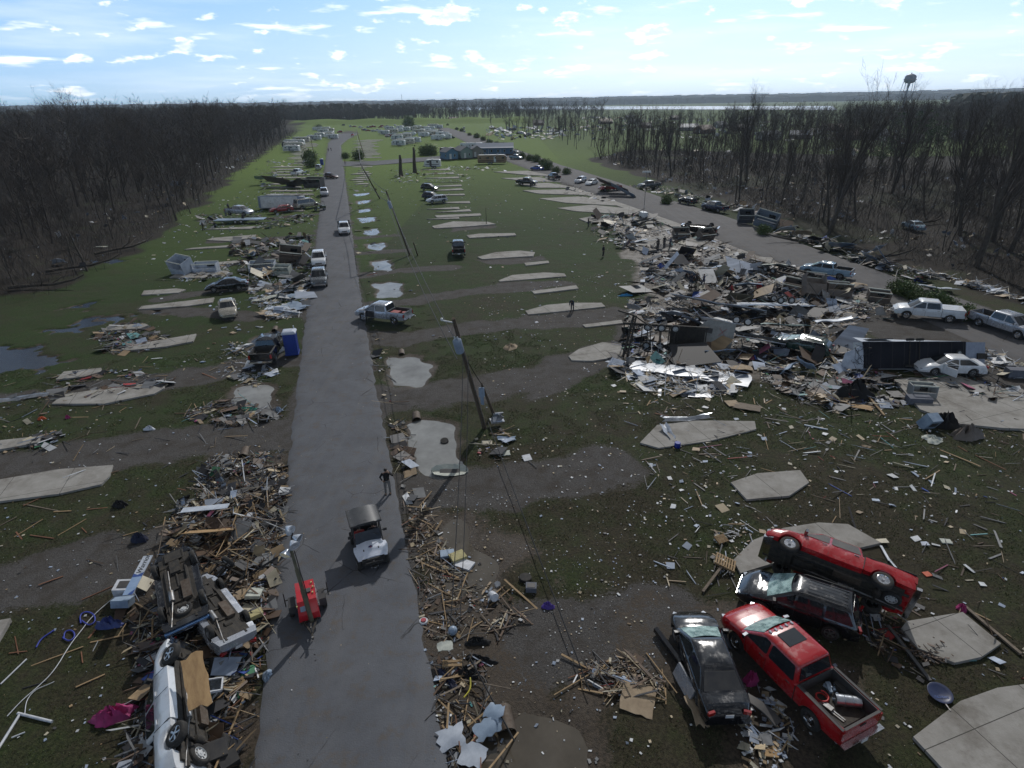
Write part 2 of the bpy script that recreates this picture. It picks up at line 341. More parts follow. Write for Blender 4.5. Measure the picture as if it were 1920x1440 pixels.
def ground_fields(X, Y):
    Z = -0.02-0.05*vnoise(X, Y, 3.1, 1)-0.05*vnoise(X, Y, 0.9, 2)-0.25*(vnoise(X, Y, 18, 3)*(np.abs(X) > -1))*0.4
    roadd = np.minimum(sdf(X, Y, ROAD_POLY), sdf(X, Y, R2_POLY))
    # ditch along both sides of the main road
    grav = np.zeros_like(X)
    near = (Y < 900) & (np.abs(X) < 400)
    gd = np.full(X.shape, 9.0)
    for p, h in GRAVW:
        d = dist_poly(X, Y, p, False)-h; gd = np.minimum(gd, d)
    gd = np.minimum(gd, sdf(X, Y, GAP2))
    for a in APRON: gd = np.minimum(gd, sdf(X, Y, a))
    gd = np.minimum(gd, roadd-0.35)
    grav = smooth01(gd+1.1*(vnoise(X, Y, 1.7, 5)-.5), -0.6, 0.7)
    ponddist = np.full(X.shape, 99.0)
    for k, p in PONDW.items():
        big_ = k in ('l4', 'l5', 'l6', 'l7', 'l8')
        d = sdf(X, Y, p)+(3.6*(vnoise(X, Y, 1.6, 9)-0.40)+3.0*(vnoise(X, Y, .6, 10)-.42) if big_ else 0.9*(vnoise(X, Y, 1.1, 9)-0.5)); ponddist = np.minimum(ponddist, d)
        depth = 0.42 if k[0] in 'r' and k not in ('r11',) else 0.3
        Z -= depth*np.clip((1.1-d)/1.9, 0, 1)**1.2
    road = smooth01(roadd, 0.0, 0.5); Z = Z*(1-road)+(-0.06)*road
    mud = smooth01(ponddist, 0.1, 1.1)*(vnoise(X, Y, 1.3, 12) > .25)
    # worn verge with wet soil beside the road and the old debris strips
    wd = np.full(X.shape, 9.0)
    for p in DEBRIS_MUD: wd = np.minimum(wd, sdf(X, Y, p))
    mud = np.maximum(mud, smooth01(wd+3*(vnoise(X, Y, 2.4, 14)-.5), -1.0, 0.8)*0.85)
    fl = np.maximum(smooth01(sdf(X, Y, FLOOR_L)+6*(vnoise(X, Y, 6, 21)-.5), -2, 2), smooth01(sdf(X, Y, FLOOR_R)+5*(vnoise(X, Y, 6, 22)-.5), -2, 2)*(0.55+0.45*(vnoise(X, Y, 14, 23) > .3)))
    # levee in the distance
    ly = 805-0.25*(X+130); lv = np.clip(1-np.abs(Y-ly)/26, 0, 1)*((X > -420) & (X < 30)); Z += 6.5*lv
    far = np.clip((Y-330)/200, 0, 1); Z += far*0
    green = np.clip(0.06+0.46*(Y-28)/70, 0.0, 0.50)+np.clip((Y-110)/250, 0, 0.6)+(X < -20)*0.12-.30*np.clip((X-.11*(Y-40)*-1-25)/60, 0, 1)*(X > 20)*(Y > 60)
    return Z, grav, mud, fl, green, roadd, ponddist
DEBRIS_MUD = [GP(q) for q in ([(755,960),(830,950),(960,1010),(1010,1120),(960,1240),(1120,1320),(1110,1440),(860,1560),(790,1200)],
  [(395,850),(530,850),(535,1000),(500,1180),(470,1440),(300,1560),(230,1280),(260,1060)], [(1200,1100),(1420,1100),(1640,1250),(1660,1330),(1400,1440),(1240,1330)],
  [(1150,420),(1300,420),(1500,500),(1650,640),(1500,700),(1290,740),(1160,690),(1200,560)], [(1200,1200),(1000,1280),(1080,1340),(1250,1330)])]
Z, grav, mud, fl, green, roadd, pond = ground_fields(GX, GY)
ny, nx = GX.shape
me = bpy.data.meshes.new('ground'); me.vertices.add(nx*ny); me.vertices.foreach_set('co', np.stack([GX, GY, Z], -1).reshape(-1).astype('f'))
ii = (np.arange(ny-1)[:, None]*nx+np.arange(nx-1)[None]).reshape(-1); q = np.stack([ii, ii+1, ii+nx+1, ii+nx], 1)
me.loops.add(q.size); me.loops.foreach_set('vertex_index', q.reshape(-1).astype('i')); me.polygons.add(len(q)); me.polygons.foreach_set('loop_start', np.arange(0, q.size, 4, dtype='i'))
me.polygons.foreach_set('use_smooth', [True]*len(q)); me.update(calc_edges=True)
for nm, arr in (('gravel', grav), ('mud', mud), ('woodfloor', fl), ('green', green)):
    a = me.attributes.new(nm, 'FLOAT', 'POINT'); a.data.foreach_set('value', arr.reshape(-1).astype('f'))
from_grid = {}
def gz(x, y):
    i = np.clip(np.searchsorted(YS, y)-1, 0, ny-2); j = np.clip(np.searchsorted(XS, x)-1, 0, nx-2)
    ty = np.clip((y-YS[i])/(YS[i+1]-YS[i]), 0, 1); tx = np.clip((x-XS[j])/(XS[j+1]-XS[j]), 0, 1)
    return (Z[i, j]*(1-tx)+Z[i, j+1]*tx)*(1-ty)+(Z[i+1, j]*(1-tx)+Z[i+1, j+1]*tx)*ty
def ground_mat():
    M = bpy.data.materials.new('ground'); M.use_nodes = True; n = M.node_tree.nodes; l = M.node_tree.links; b = n['Principled BSDF']
    tcn = n.new('ShaderNodeTexCoord')
    def att(a): q = n.new('ShaderNodeAttribute'); q.attribute_name = a; return q.outputs['Fac']
    def noise(sc, det=5, ro=.6, src=None):
        q = n.new('ShaderNodeTexNoise'); q.inputs['Scale'].default_value = sc; q.inputs['Detail'].default_value = det; q.inputs['Roughness'].default_value = ro; l.new(src or tcn.outputs['Object'], q.inputs['Vector']); return q.outputs[0]
    def rng(v, lo, hi, a=0., b_=1.):
        q = n.new('ShaderNodeMapRange'); q.inputs[1].default_value = lo; q.inputs[2].default_value = hi; q.inputs[3].default_value = a; q.inputs[4].default_value = b_; l.new(v, q.inputs[0]); return q.outputs[0]
    def mix(f, a, c):
        q = n.new('ShaderNodeMix'); q.data_type = 'RGBA'
        if isinstance(f, float): q.inputs[0].default_value = f
        else: l.new(f, q.inputs[0])
        for s_, v in ((6, a), (7, c)):
            if isinstance(v, tuple): q.inputs[s_].default_value = (*v, 1)
            else: l.new(v, q.inputs[s_])
        return q.outputs[2]
    def ma(op, a, c):
        q = n.new('ShaderNodeMath'); q.operation = op
        for i, v in enumerate((a, c)):
            if isinstance(v, (int, float)): q.inputs[i].default_value = v
            else: l.new(v, q.inputs[i])
        return q.outputs[0]
    fine = noise(7, 7, .72); mid = noise(0.9, 6, .62); big = noise(0.13, 5, .6); tuft = noise(22, 3, .7)
    g1 = mix(rng(fine, .38, .62), (0.010, 0.024, 0.004), (0.036, 0.064, 0.012))
    g2 = mix(rng(fine, .38, .62), (0.020, 0.017, 0.010), (0.052, 0.045, 0.026))
    gf = rng(ma('ADD', ma('ADD', ma('MULTIPLY', mid, .8), ma('MULTIPLY', big, 1.1)), ma('MULTIPLY', att('green'), .75)), .88, 1.38)
    grass = mix(gf, g2, g1)
    far = mix(rng(mid, .3, .7), (0.070, 0.125, 0.014), (0.125, 0.185, 0.028))  # vivid distant green, with some backlit glow put into the colour
    grass = mix(rng(att('green'), .5, 1.15), grass, far)
    straw = rng(noise(31, 2, .6), .66, .72)
    grass = mix(ma('MULTIPLY', straw, .5), grass, (0.17, 0.14, 0.09))
    vor = n.new('ShaderNodeTexVoronoi'); vor.inputs['Scale'].default_value = 16; l.new(tcn.outputs['Object'], vor.inputs['Vector'])
    st = mix(rng(noise(13, 6, .75), .38, .66), (0.042, 0.039, 0.037), (0.105, 0.100, 0.096))
    st = mix(rng(vor.outputs['Distance'], .05, .35), (0.15, 0.145, 0.135), st)
    st = mix(rng(mid, .45, .75), st, (0.045, 0.037, 0.029))
    soil = mix(rng(fine, .35, .65), (0.028, 0.021, 0.015), (0.078, 0.060, 0.042))
    wood = mix(rng(noise(1.6, 7, .7), .35, .65), (0.008, 0.007, 0.0055), (0.034, 0.027, 0.020))  # floor brown darkened so its colour carries the shadows of dense twigs
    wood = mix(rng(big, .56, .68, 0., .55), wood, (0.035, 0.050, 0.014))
    rag = ma('MULTIPLY', ma('SUBTRACT', fine, .5), 1.6); rag2 = ma('MULTIPLY', ma('SUBTRACT', mid, .5), 1.4)
    c = mix(rng(ma('ADD', att('gravel'), ma('ADD', rag, rag2)), .40, .62), grass, st)
    c = mix(rng(ma('ADD', att('mud'), ma('ADD', rag, rag2)), .40, .66), c, soil)
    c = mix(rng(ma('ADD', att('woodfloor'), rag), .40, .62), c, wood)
    l.new(c, b.inputs['Base Color']); b.inputs['Specular IOR Level'].default_value = .25
    l.new(rng(ma('ADD', att('mud'), rag2), .3, .9, .95, .55), b.inputs['Roughness'])
    bp = n.new('ShaderNodeBump'); bp.inputs['Strength'].default_value = .9; bp.inputs['Distance'].default_value = .07
    l.new(ma('ADD', ma('MULTIPLY', fine, .8), ma('MULTIPLY', tuft, .5)), bp.inputs['Height']); l.new(bp.outputs[0], b.inputs['Normal'])
    return M
me.materials.append(ground_mat())
tag(link('ground', me), kind='structure')
def strip(name, A, B, z, material, n=6, sub=3.0, crown=0.06, edge=0.12):
    # ribbon between two polylines, resampled, with ragged edges and a slight crown
    A = np.array(A); B = np.array(B); lo = max(A[:, 1].min(), B[:, 1].min()); hi = min(A[:, 1].max(), B[:, 1].max())
    Yc = np.array(sorted(set([float(v) for v in np.concatenate([A[:, 1], B[:, 1]]) if lo <= v <= hi]), reverse=True))
    A = A[np.argsort(A[:, 1])]; B = B[np.argsort(B[:, 1])]
    A = np.stack([np.interp(Yc, A[:, 1], A[:, 0]), Yc], 1); B = np.stack([np.interp(Yc, B[:, 1], B[:, 0]), Yc], 1); k = len(A); V = []; Fc = []
    tt = []
    for i in range(k-1):
        L = np.hypot(*(A[i+1]-A[i])); m_ = max(1, int(L/sub)); 
        if L > 100: m_ = max(8, int(L/12))
        for j in range(m_): tt.append(i+j/m_)
    tt.append(k-1)
    for q_, t in enumerate(tt):
        i = min(int(t), k-2); f = t-i; a = A[i]*(1-f)+A[i+1]*f; b = B[i]*(1-f)+B[i+1]*f; d = (b-a)/np.hypot(*(b-a))
        a = a-d*edge*random.uniform(-1, 1); b = b+d*edge*random.uniform(-1, 1)
        V.append((a[0]-d[0]*.25, a[1]-d[1]*.25, z-.09))
        for j in range(n+1):
            s_ = j/n; p = a*(1-s_)+b*s_; V.append((p[0], p[1], z+crown*(1-(2*s_-1)**2)))
        V.append((b[0]+d[0]*.25, b[1]+d[1]*.25, z-.09))
    w_ = n+3
    for i in range(len(tt)-1):
        for j in range(w_-1): Fc.append((i*w_+j, i*w_+j+1, (i+1)*w_+j+1, (i+1)*w_+j))
    mb = MB(); mb.add(V, Fc); return tag(mb.build(name, material, smooth=60), kind='structure')
def asphalt(name, c1, c2, tracks=None):
    M = mat(name, c1, c2, scale=.55, rough=.88, bump=.5, bscale=18, spec=.3, detail=8, lo=.3, hi=.7)
    n = M.node_tree.nodes; l = M.node_tree.links; b = n['Principled BSDF']; old = b.inputs['Base Color'].links[0].from_socket
    tcn = n.new('ShaderNodeTexCoord')
    def noise(sc, det, ro=.7):
        q = n.new('ShaderNodeTexNoise'); q.inputs['Scale'].default_value = sc; q.inputs['Detail'].default_value = det; q.inputs['Roughness'].default_value = ro; l.new(tcn.outputs['Object'], q.inputs['Vector']); return q.outputs[0]
    def mixc(src, fac_src, lo, hi, amt, col):
        r = n.new('ShaderNodeMapRange'); r.inputs[1].default_value = lo; r.inputs[2].default_value = hi; r.inputs[4].default_value = amt; l.new(fac_src, r.inputs[0])
        q = n.new('ShaderNodeMix'); q.data_type = 'RGBA'; l.new(r.outputs[0], q.inputs[0]); l.new(src, q.inputs[6]); q.inputs[7].default_value = (*col, 1); return q.outputs[2]
    o = mixc(old, noise(38, 3), .60, .72, .75, (0.20, .20, .20)); o = mixc(o, noise(55, 2), .60, .70, .6, (0.02, .02, .02))
    o = mixc(o, noise(1.1, 9, .8), .52, .66, .7, (0.115, .092, .068)); o = mixc(o, noise(.25, 5), .45, .7, .35, (0.042, .044, .05))
    # long streaks where wheels run
    mp = n.new('ShaderNodeMapping'); mp.inputs['Rotation'].default_value = (0, 0, radians(-14.5)); mp.inputs['Scale'].default_value = (1.5, .03, 1); l.new(tcn.outputs['Object'], mp.inputs[0])
    q = n.new('ShaderNodeTexNoise'); q.inputs['Scale'].default_value = 1; q.inputs['Detail'].default_value = 4; l.new(mp.outputs[0], q.inputs['Vector'])
    o = mixc(o, q.outputs[0], .48, .68, .35, (0.13, .13, .135))
    vr = n.new('ShaderNodeTexVoronoi'); vr.feature = 'DISTANCE_TO_EDGE'; vr.inputs['Scale'].default_value = .38
    wv = n.new('ShaderNodeMix'); wv.data_type = 'RGBA'; wv.inputs[0].default_value = .12; l.new(tcn.outputs['Object'], wv.inputs[6])
    wn = n.new('ShaderNodeTexNoise'); wn.inputs['Scale'].default_value = 1.3; l.new(tcn.outputs['Object'], wn.inputs['Vector']); l.new(wn.outputs[1], wv.inputs[7]); l.new(wv.outputs[2], vr.inputs['Vector'])
    r = n.new('ShaderNodeMapRange'); r.inputs[1].default_value = .008; r.inputs[2].default_value = .0; l.new(vr.outputs['Distance'], r.inputs[0])
    m3 = n.new('ShaderNodeMath'); m3.operation = 'MULTIPLY'; l.new(r.outputs[0], m3.inputs[0]); rr = n.new('ShaderNodeMapRange'); rr.inputs[1].default_value = .5; rr.inputs[2].default_value = .6; l.new(noise(.3, 3), rr.inputs[0]); l.new(rr.outputs[0], m3.inputs[1])
    q2 = n.new('ShaderNodeMix'); q2.data_type = 'RGBA'; l.new(m3.outputs[0], q2.inputs[0]); l.new(o, q2.inputs[6]); q2.inputs[7].default_value = (.02, .02, .02, 1)
    l.new(q2.outputs[2], b.inputs['Base Color']); return M
strip('main_road', ROAD_L, ROAD_R, 0.0, edge=.10, sub=.7, n=8, material=asphalt('asphalt', (0.118, .125, .140), (0.086, .092, .106)))  # bluish base colour carries the sky reflected by the asphalt
strip('park_road', R2_D, R2_U, 0.0, asphalt('asphalt_brown', (0.112, .110, .112), (0.082, .080, .083)), n=6)
mb = MB(); mb.prism([(x, y, -0.03) for x, y in CROSS], (0, 0, .055)); tag(mb.build('cross_road', _mats['asphalt']), kind='structure')
water = mat('pond_water', (0.27, .275, .265), (0.16, .16, .15), scale=.35, rough=.20, spec=1.0, bump=.04, bscale=5)  # muddy grey, lifted paler so the colour carries bright sky reflection
water2 = mat('field_water', (0.010, .016, .030), (0.015, .022, .035), scale=.6, rough=.22, spec=.35, bump=.05, bscale=5)
mudwater = mat('muddy_water', (0.060, .050, .036), (0.085, .072, .054), scale=.8, rough=.12, spec=.5, bump=.04, bscale=6)
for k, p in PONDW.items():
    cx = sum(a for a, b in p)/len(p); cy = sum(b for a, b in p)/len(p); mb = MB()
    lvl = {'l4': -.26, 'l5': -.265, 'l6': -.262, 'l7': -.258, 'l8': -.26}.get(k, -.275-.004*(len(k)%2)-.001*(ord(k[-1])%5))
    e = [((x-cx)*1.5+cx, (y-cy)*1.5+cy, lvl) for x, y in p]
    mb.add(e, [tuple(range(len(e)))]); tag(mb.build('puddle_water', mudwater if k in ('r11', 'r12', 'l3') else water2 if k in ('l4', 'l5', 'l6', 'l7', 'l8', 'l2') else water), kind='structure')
# concrete pads -----------------------------------------------------------
conc = mat('concrete', (0.31, .30, .28), (0.22, .21, .19), scale=.9, rough=.9, bump=.25, bscale=14, detail=8)
def pad_joints(M):
    n = M.node_tree.nodes; l = M.node_tree.links; b = n['Principled BSDF']; old = b.inputs['Base Color'].links[0].from_socket
    t = n.new('ShaderNodeTexCoord'); mp = n.new('ShaderNodeMapping'); mp.inputs['Rotation'].default_value = (0, 0, radians(-18)); l.new(t.outputs['Object'], mp.inputs[0]); sp_ = n.new('ShaderNodeSeparateXYZ'); l.new(mp.outputs[0], sp_.inputs[0])
    out = None
    for i, w_ in ((0, 3.3), (1, 4.1)):
        a = n.new('ShaderNodeMath'); a.operation = 'PINGPONG'; l.new(sp_.outputs[i], a.inputs[0]); a.inputs[1].default_value = w_/2; c = n.new('ShaderNodeMath'); c.operation = 'LESS_THAN'; l.new(a.outputs[0], c.inputs[0]); c.inputs[1].default_value = .016
        if out is None: out = c.outputs[0]
        else: q = n.new('ShaderNodeMath'); q.operation = 'MAXIMUM'; l.new(out, q.inputs[0]); l.new(c.outputs[0], q.inputs[1]); out = q.outputs[0]
    z = n.new('ShaderNodeTexNoise'); z.inputs['Scale'].default_value = .35; z.inputs['Detail'].default_value = 9; z.inputs['Roughness'].default_value = .75; l.new(t.outputs['Object'], z.inputs['Vector'])
    r = n.new('ShaderNodeMapRange'); r.inputs[1].default_value = .50; r.inputs[2].default_value = .70; r.inputs[4].default_value = .75; l.new(z.outputs[0], r.inputs[0])
    s1 = n.new('ShaderNodeMix'); s1.data_type = 'RGBA'; l.new(r.outputs[0], s1.inputs[0]); l.new(old, s1.inputs[6]); s1.inputs[7].default_value = (.085, .07, .052, 1)
    s2 = n.new('ShaderNodeMix'); s2.data_type = 'RGBA'; l.new(out, s2.inputs[0]); l.new(s1.outputs[2], s2.inputs[6]); s2.inputs[7].default_value = (.05, .046, .04, 1); l.new(s2.outputs[2], b.inputs['Base Color'])
pad_joints(conc)
PADS = [
 [(-60,950),(-60,915),(0,899),(110,880),(212,872),(205,893),(190,908),(110,926),(0,940)],
 [(97,757),(118,740),(200,728),(312,715),(308,728),(290,738),(195,757)],
 [(226,655),(250,646),(368,626),(362,640),(310,650),(240,657)],
 [(260,580),(266,574),(402,558),(399,567),(350,574)], [(265,553),(270,545),(330,541),(349,543),(335,549)],
 [(193,620),(205,610),(272,607),(279,610),(262,616)], [(105,712),(120,697),(190,690),(192,696),(160,706)],
 [(-60,832),(0,826),(78,818),(74,830),(0,843),(-60,850)], [(-40,1170),(20,1160),(0,1195),(-40,1260)],
 [(318,520),(330,514),(430,507),(424,514),(380,521)], [(345,497),(450,488),(450,492),(380,500)],
 [(386,450),(400,446),(480,440),(478,445),(430,452)], [(345,468),(360,465),(450,458),(452,462)], [(380,430),(480,424),(470,429)],
 [(895,482),(930,473),(975,470),(1003,473),(1000,480),(905,486)], [(935,526),(960,516),(1020,511),(1058,513),(1062,518),(1000,523),(937,528)],
 [(985,583),(1025,572),(1070,568),(1128,568),(1135,575),(1060,583),(990,590)], [(1066,668),(1085,655),(1130,642),(1165,646),(1170,668),(1110,677),(1072,676)],
 [(1200,830),(1232,797),(1300,788),(1415,790),(1418,805),(1330,827),(1235,840)], [(1375,1050),(1412,1013),(1470,990),(1535,980),(1590,983),(1652,1018),(1580,1035),(1470,1050),(1388,1075)],
 [(1690,1178),(1700,1165),(1805,1148),(1877,1207),(1840,1232),(1790,1243),(1720,1215)], [(1712,1382),(1800,1315),(1870,1290),(1960,1278),(2060,1440),(1900,1520),(1775,1450)],
 [(983,493),(1028,489),(1030,493),(986,498)], [(997,546),(1080,535),(1085,541),(1002,551)], [(1092,609),(1165,600),(1168,606),(1098,614)],
 [(1370,905),(1420,888),(1500,882),(1517,905),(1480,930),(1400,937)], [(1676,712),(1710,708),(1960,738),(1960,806),(1880,803),(1800,795),(1725,768)],
 [(875,441),(900,438),(965,437),(968,441),(880,446)], [(810,424),(850,415),(915,416),(930,420),(870,425),(815,428)],
 [(815,404),(900,400),(903,404),(820,408)], [(818,398),(880,392),(884,396)], [(800,392),(860,388),(862,392)], [(815,380),(880,377),(882,381)], [(805,366),(870,363),(872,366)],
 [(795,358),(865,353),(870,356)], [(795,350),(865,346),(866,349)], [(795,342),(862,342)], [(795,334),(860,331),(861,334)], [(790,326),(850,323),(852,326)],
 [(790,318),(840,316),(842,319)], [(800,411),(860,407),(862,410)],
 [(925,322),(990,320),(1040,330),(990,328)], [(940,334),(1010,332),(1055,341),(990,340)], [(965,344),(1030,343),(1075,352),(1010,352)],
 [(980,357),(1060,355),(1110,366),(1010,363)], [(1010,372),(1090,368),(1150,380),(1170,386),(1060,380)], [(1045,390),(1110,384),(1190,392),(1210,404),(1080,396)],
 [(1085,410),(1130,402),(1200,410),(1240,418),(1160,420),(1100,416)], [(1265,505),(1285,490),(1380,480),(1450,483),(1440,505),(1370,522),(1270,512)],
 [(1040,344),(1080,352),(1180,386),(1290,425),(1265,427),(1170,390),(1060,352)], [(1160,455),(1250,440),(1330,452),(1300,470),(1200,470)], [(1700,690),(1760,690),(1960,765),(1960,785)]]
jl = []
for i, pp in enumerate(PADS):
    wp = GP(pp); mb = MB()
    if sum(wp[j][0]*wp[(j+1)%len(wp)][1]-wp[(j+1)%len(wp)][0]*wp[j][1] for j in range(len(wp))) < 0: wp = wp[::-1]
    mb.prism([(x, y, -.2) for x, y in wp], (0, 0, .215+.0022*(i%9))); tag(mb.build('concrete_pad', conc), kind='structure')
# strips of pads further up both sides of the road
for (x0, x1, y0, y1, st_, sl) in ((495,590,312,400,6,.0),(655,700,300,350,4,-.02),(535,600,262,310,4,0),(655,720,262,296,4,0)):
    y_ = y0
    while y_ < y1:
        a = random.uniform(x0, x0+25); b = x1-random.uniform(0, 25); hgt = max(.8, (y_-200)*.012)
        wp = GP([(a, y_+hgt*1.3), (b, y_+hgt), (b-2, y_), (a+12, y_)]); wp = wp[::-1]; mb = MB(); mb.prism([(x, y, -.2) for x, y in wp], (0, 0, .225)); tag(mb.build('concrete_pad', conc), kind='structure')
        y_ += st_*max(.4, (y_-210)/130)
# river, lake and far ground -------------------------------------------------
river = mat('river_water', (0.05, .06, .07), (0.06, .07, .08), rough=.25, spec=.5, bump=.5, bscale=.5)
mb = MB(); P1 = GP([(840,207.3),(1000,205.5),(1250,205.5),(1400,206),(1570,207),(1560,199.2),(1300,199.4),(1050,200),(860,201)]); mb.prism([(x, y, 0.3) for x, y in P1], (0, 0, .4)); tag(mb.build('river_water', river), kind='structure')
mb = MB(); P1 = GP([(-60,252),(60,248),(112,244),(110,231),(60,230),(-60,236)]); mb.prism([(x, y, 0.3) for x, y in P1], (0, 0, .4)); tag(mb.build('lake_water', river), kind='structure')
# ================================================================ MATERIALS FOR THINGS
glass = mat('car_glass', (0.012, .015, .018), (0.02, .024, .028), rough=.06, spec=.7)
def crack_mat():
    M = bpy.data.materials.new('cracked_glass'); M.use_nodes = True; n = M.node_tree.nodes; l = M.node_tree.links; b = n['Principled BSDF']
    t = n.new('ShaderNodeTexCoord'); v = n.new('ShaderNodeTexVoronoi'); v.feature = 'DISTANCE_TO_EDGE'; v.inputs['Scale'].default_value = 22; l.new(t.outputs['Object'], v.inputs['Vector'])
    z = n.new('ShaderNodeTexNoise'); z.inputs['Scale'].default_value = 3.5; z.inputs['Detail'].default_value = 6; l.new(t.outputs['Object'], z.inputs['Vector'])
    r = n.new('ShaderNodeMapRange'); r.inputs[1].default_value = .38; r.inputs[2].default_value = .62; l.new(z.outputs[0], r.inputs[0])
    a = n.new('ShaderNodeMix'); a.data_type = 'RGBA'; l.new(r.outputs[0], a.inputs[0]); a.inputs[6].default_value = (.05, .13, .13, 1); a.inputs[7].default_value = (.34, .50, .48, 1)
    r2 = n.new('ShaderNodeMapRange'); r2.inputs[1].default_value = .0; r2.inputs[2].default_value = .06; l.new(v.outputs['Distance'], r2.inputs[0])
    c = n.new('ShaderNodeMix'); c.data_type = 'RGBA'; l.new(r2.outputs[0], c.inputs[0]); c.inputs[6].default_value = (.62, .72, .7, 1); l.new(a.outputs[2], c.inputs[7]); l.new(c.outputs[2], b.inputs['Base Color'])
    b.inputs['Roughness'].default_value = .25; return M
cracked = crack_mat()
rubber = mat('rubber', (.014, .014, .014), (.035, .032, .028), scale=6, rough=.85)
chrome = mat('chrome', (.75, .75, .77), (.5, .5, .5), rough=.15, metal=1)
alloy = mat('alloy', (.55, .56, .58), (.3, .3, .3), scale=8, rough=.3, metal=.9)
steel = mat('steel', (.32, .33, .34), (.16, .14, .12), scale=4, rough=.45, metal=.8)
black_pl = mat('black_plastic', (.018, .018, .02), (.035, .033, .03), rough=.55)
under_m = mat('underbody', (.016, .015, .014), (.05, .042, .032), scale=5, rough=.8, bump=.4)
rusty = mat('rusty_metal', (.12, .10, .08), (.07, .045, .03), scale=6, rough=.7, metal=.3)
tail_red = mat('tail_lamp', (.35, .012, .01), (.2, .01, .01), rough=.15, coat=1)
lamp_clear = mat('lamp_clear', (.6, .63, .68), (.35, .37, .4), scale=8, rough=.1, metal=.3, coat=1)
white_plate = mat('plate', (.6, .6, .58), (.45, .45, .5))
RED = paint('red', (.36, .008, .012)); RED2 = paint('dark_red', (.22, .008, .010)); BLK = paint('black', (.006, .007, .010), rough=.12, dirt=.03); WHT = paint('white', (.62, .64, .66), rough=.3)
SIL = paint('silver', (.42, .44, .48), rough=.25, metal=.5); GRY = paint('grey', (.12, .13, .14), metal=.5); BEI = paint('beige', (.36, .33, .27), metal=.3); BLU = paint('blue', (.02, .06, .30)); NAV = paint('navy', (.012, .02, .05)); GRN = paint('green', (.015, .045, .035)); LBL = paint('pale_blue', (.20, .30, .38)); BRN = paint('maroon', (.06, .012, .012))
wood_lt = mat('pine_board', (.33, .23, .125), (.21, .14, .07), scale=2, rough=.8, stretch=(1, 8, 8))
wood_gr = mat('weathered_board', (.20, .16, .12), (.10, .08, .06), scale=2, rough=.85, stretch=(1, 8, 8))
wood_rd = mat('reddish_board', (.22, .10, .05), (.13, .06, .035), scale=2, rough=.8, stretch=(1, 8, 8))
ply = mat('plywood', (.38, .25, .12), (.26, .16, .075), scale=1.4, rough=.8, stretch=(1, 4, 1))
ply_tan = mat('hardboard', (.36, .28, .19), (.25, .19, .125), scale=2, rough=.85)
siding = mat('white_siding', (.52, .56, .62), (.34, .38, .44), scale=1.2, rough=.4)
siding_b = mat('bluish_sheet', (.30, .38, .48), (.18, .24, .32), scale=1.2, rough=.35)
metal_sh = mat('sheet_metal', (.55, .57, .60), (.30, .32, .35), scale=2, rough=.28, metal=.85, bump=.5, bscale=4)
foam = mat('foam_board', (.50, .52, .46), (.36, .38, .34), scale=3, rough=.8)
dark_m = mat('dark_panel', (.035, .035, .038), (.07, .065, .06), scale=2, rough=.6)
bark = mat('bark', (.045, .037, .030), (.085, .072, .058), scale=4, rough=.95, bump=.4)
twig = mat('twigs', (.046, .038, .033), (.076, .063, .053), scale=.5, rough=.95)
pole_wood = mat('pole_wood', (.13, .10, .07), (.07, .05, .035), scale=3, rough=.9, stretch=(6, 6, .5))
black_wire = mat('wire', (.015, .015, .015))
# ================================================================ VEHICLES
_wheel = {}
def wheel_meshes(R, w_, style):
    k = (R, w_, style)
    if k in _wheel: return _wheel[k]
    t = MB(); rr = R*.62
    t.lathe([(rr, -w_/2+.01), (R*.86, -w_/2), (R*.97, -w_/2+.03), (R, -w_*.25), (R, w_*.25), (R*.97, w_/2-.03), (R*.86, w_/2), (rr, w_/2-.01), (rr, -w_/2+.01)], axis='Y', n=22)
    r = MB()
    r.lathe([(rr+.003, -w_/2+.02), (rr+.003, w_/2-.02), (rr*.93, w_/2-.012), (rr*.90, w_/2-.05), (0.001, w_/2-.07)], axis='Y', n=22)
    r.lathe([(rr+.003, -w_/2+.02), (rr*.9, -w_/2+.06), (.001, -w_/2+.08)], axis='Y', n=22)
    r.mt(1)
    if style == 'spoke':
        for s_ in range(5):
            a = 2*pi*s_/5; r.mt(0); r.prism([(cos(a+q)*d, w_/2-.055, sin(a+q)*d) for q, d in ((-.5, rr*.22), (-.13, rr*.92), (.13, rr*.92), (.5, rr*.22))], (0, .04, 0))
    elif style == 'steel':
        r.mt(0); r.lathe([(rr*.55, w_/2-.07), (rr*.5, w_/2-.02), (.05, w_/2-.02)], axis='Y', n=14)
        for s_ in range(8): a = 2*pi*s_/8; r.mt(1).box((cos(a)*rr*.72, w_/2-.055, sin(a)*rr*.72), (.05, .03, .05))
    r.mt(0).lathe([(.06, w_/2-.05), (.055, w_/2-.0), (.001, w_/2-.0)], axis='Y', n=10)
    base = alloy if style == 'spoke' else (mat('white_rim', (.6, .62, .62), (.4, .4, .4), scale=6, rough=.4) if style == 'steel' else chrome)
    dark = black_pl
    if style == 'spoke':
        rb = r.mesh('rim', [base, dark], 40)
        # the dish behind spokes is dark
        import itertools
        for p in rb.polygons:
            if p.index < 22*4+22*2: p.material_index = 1 if p.index >= 22*3 else 0
    else: rb = r.mesh('rim', [base, dark], 40)
    _wheel[k] = (t.mesh('tyre', rubber, 40), rb); return _wheel[k]
def add_wheel(root, x, y, z, R=.38, w_=.24, style='spoke', name='wheel', Rm=None):
    tm, rm = wheel_meshes(R, w_, style)
    e = bpy.data.objects.new(name, tm); COL.objects.link(e); e.parent = root
    M = Matrix.Translation((x, y, z))
    if Rm is not None: M = M @ Rm
    if y < 0 and Rm is None: M = M @ Matrix.Rotation(pi, 4, 'Z')
    e.matrix_local = M; link('rim', rm, e); return e
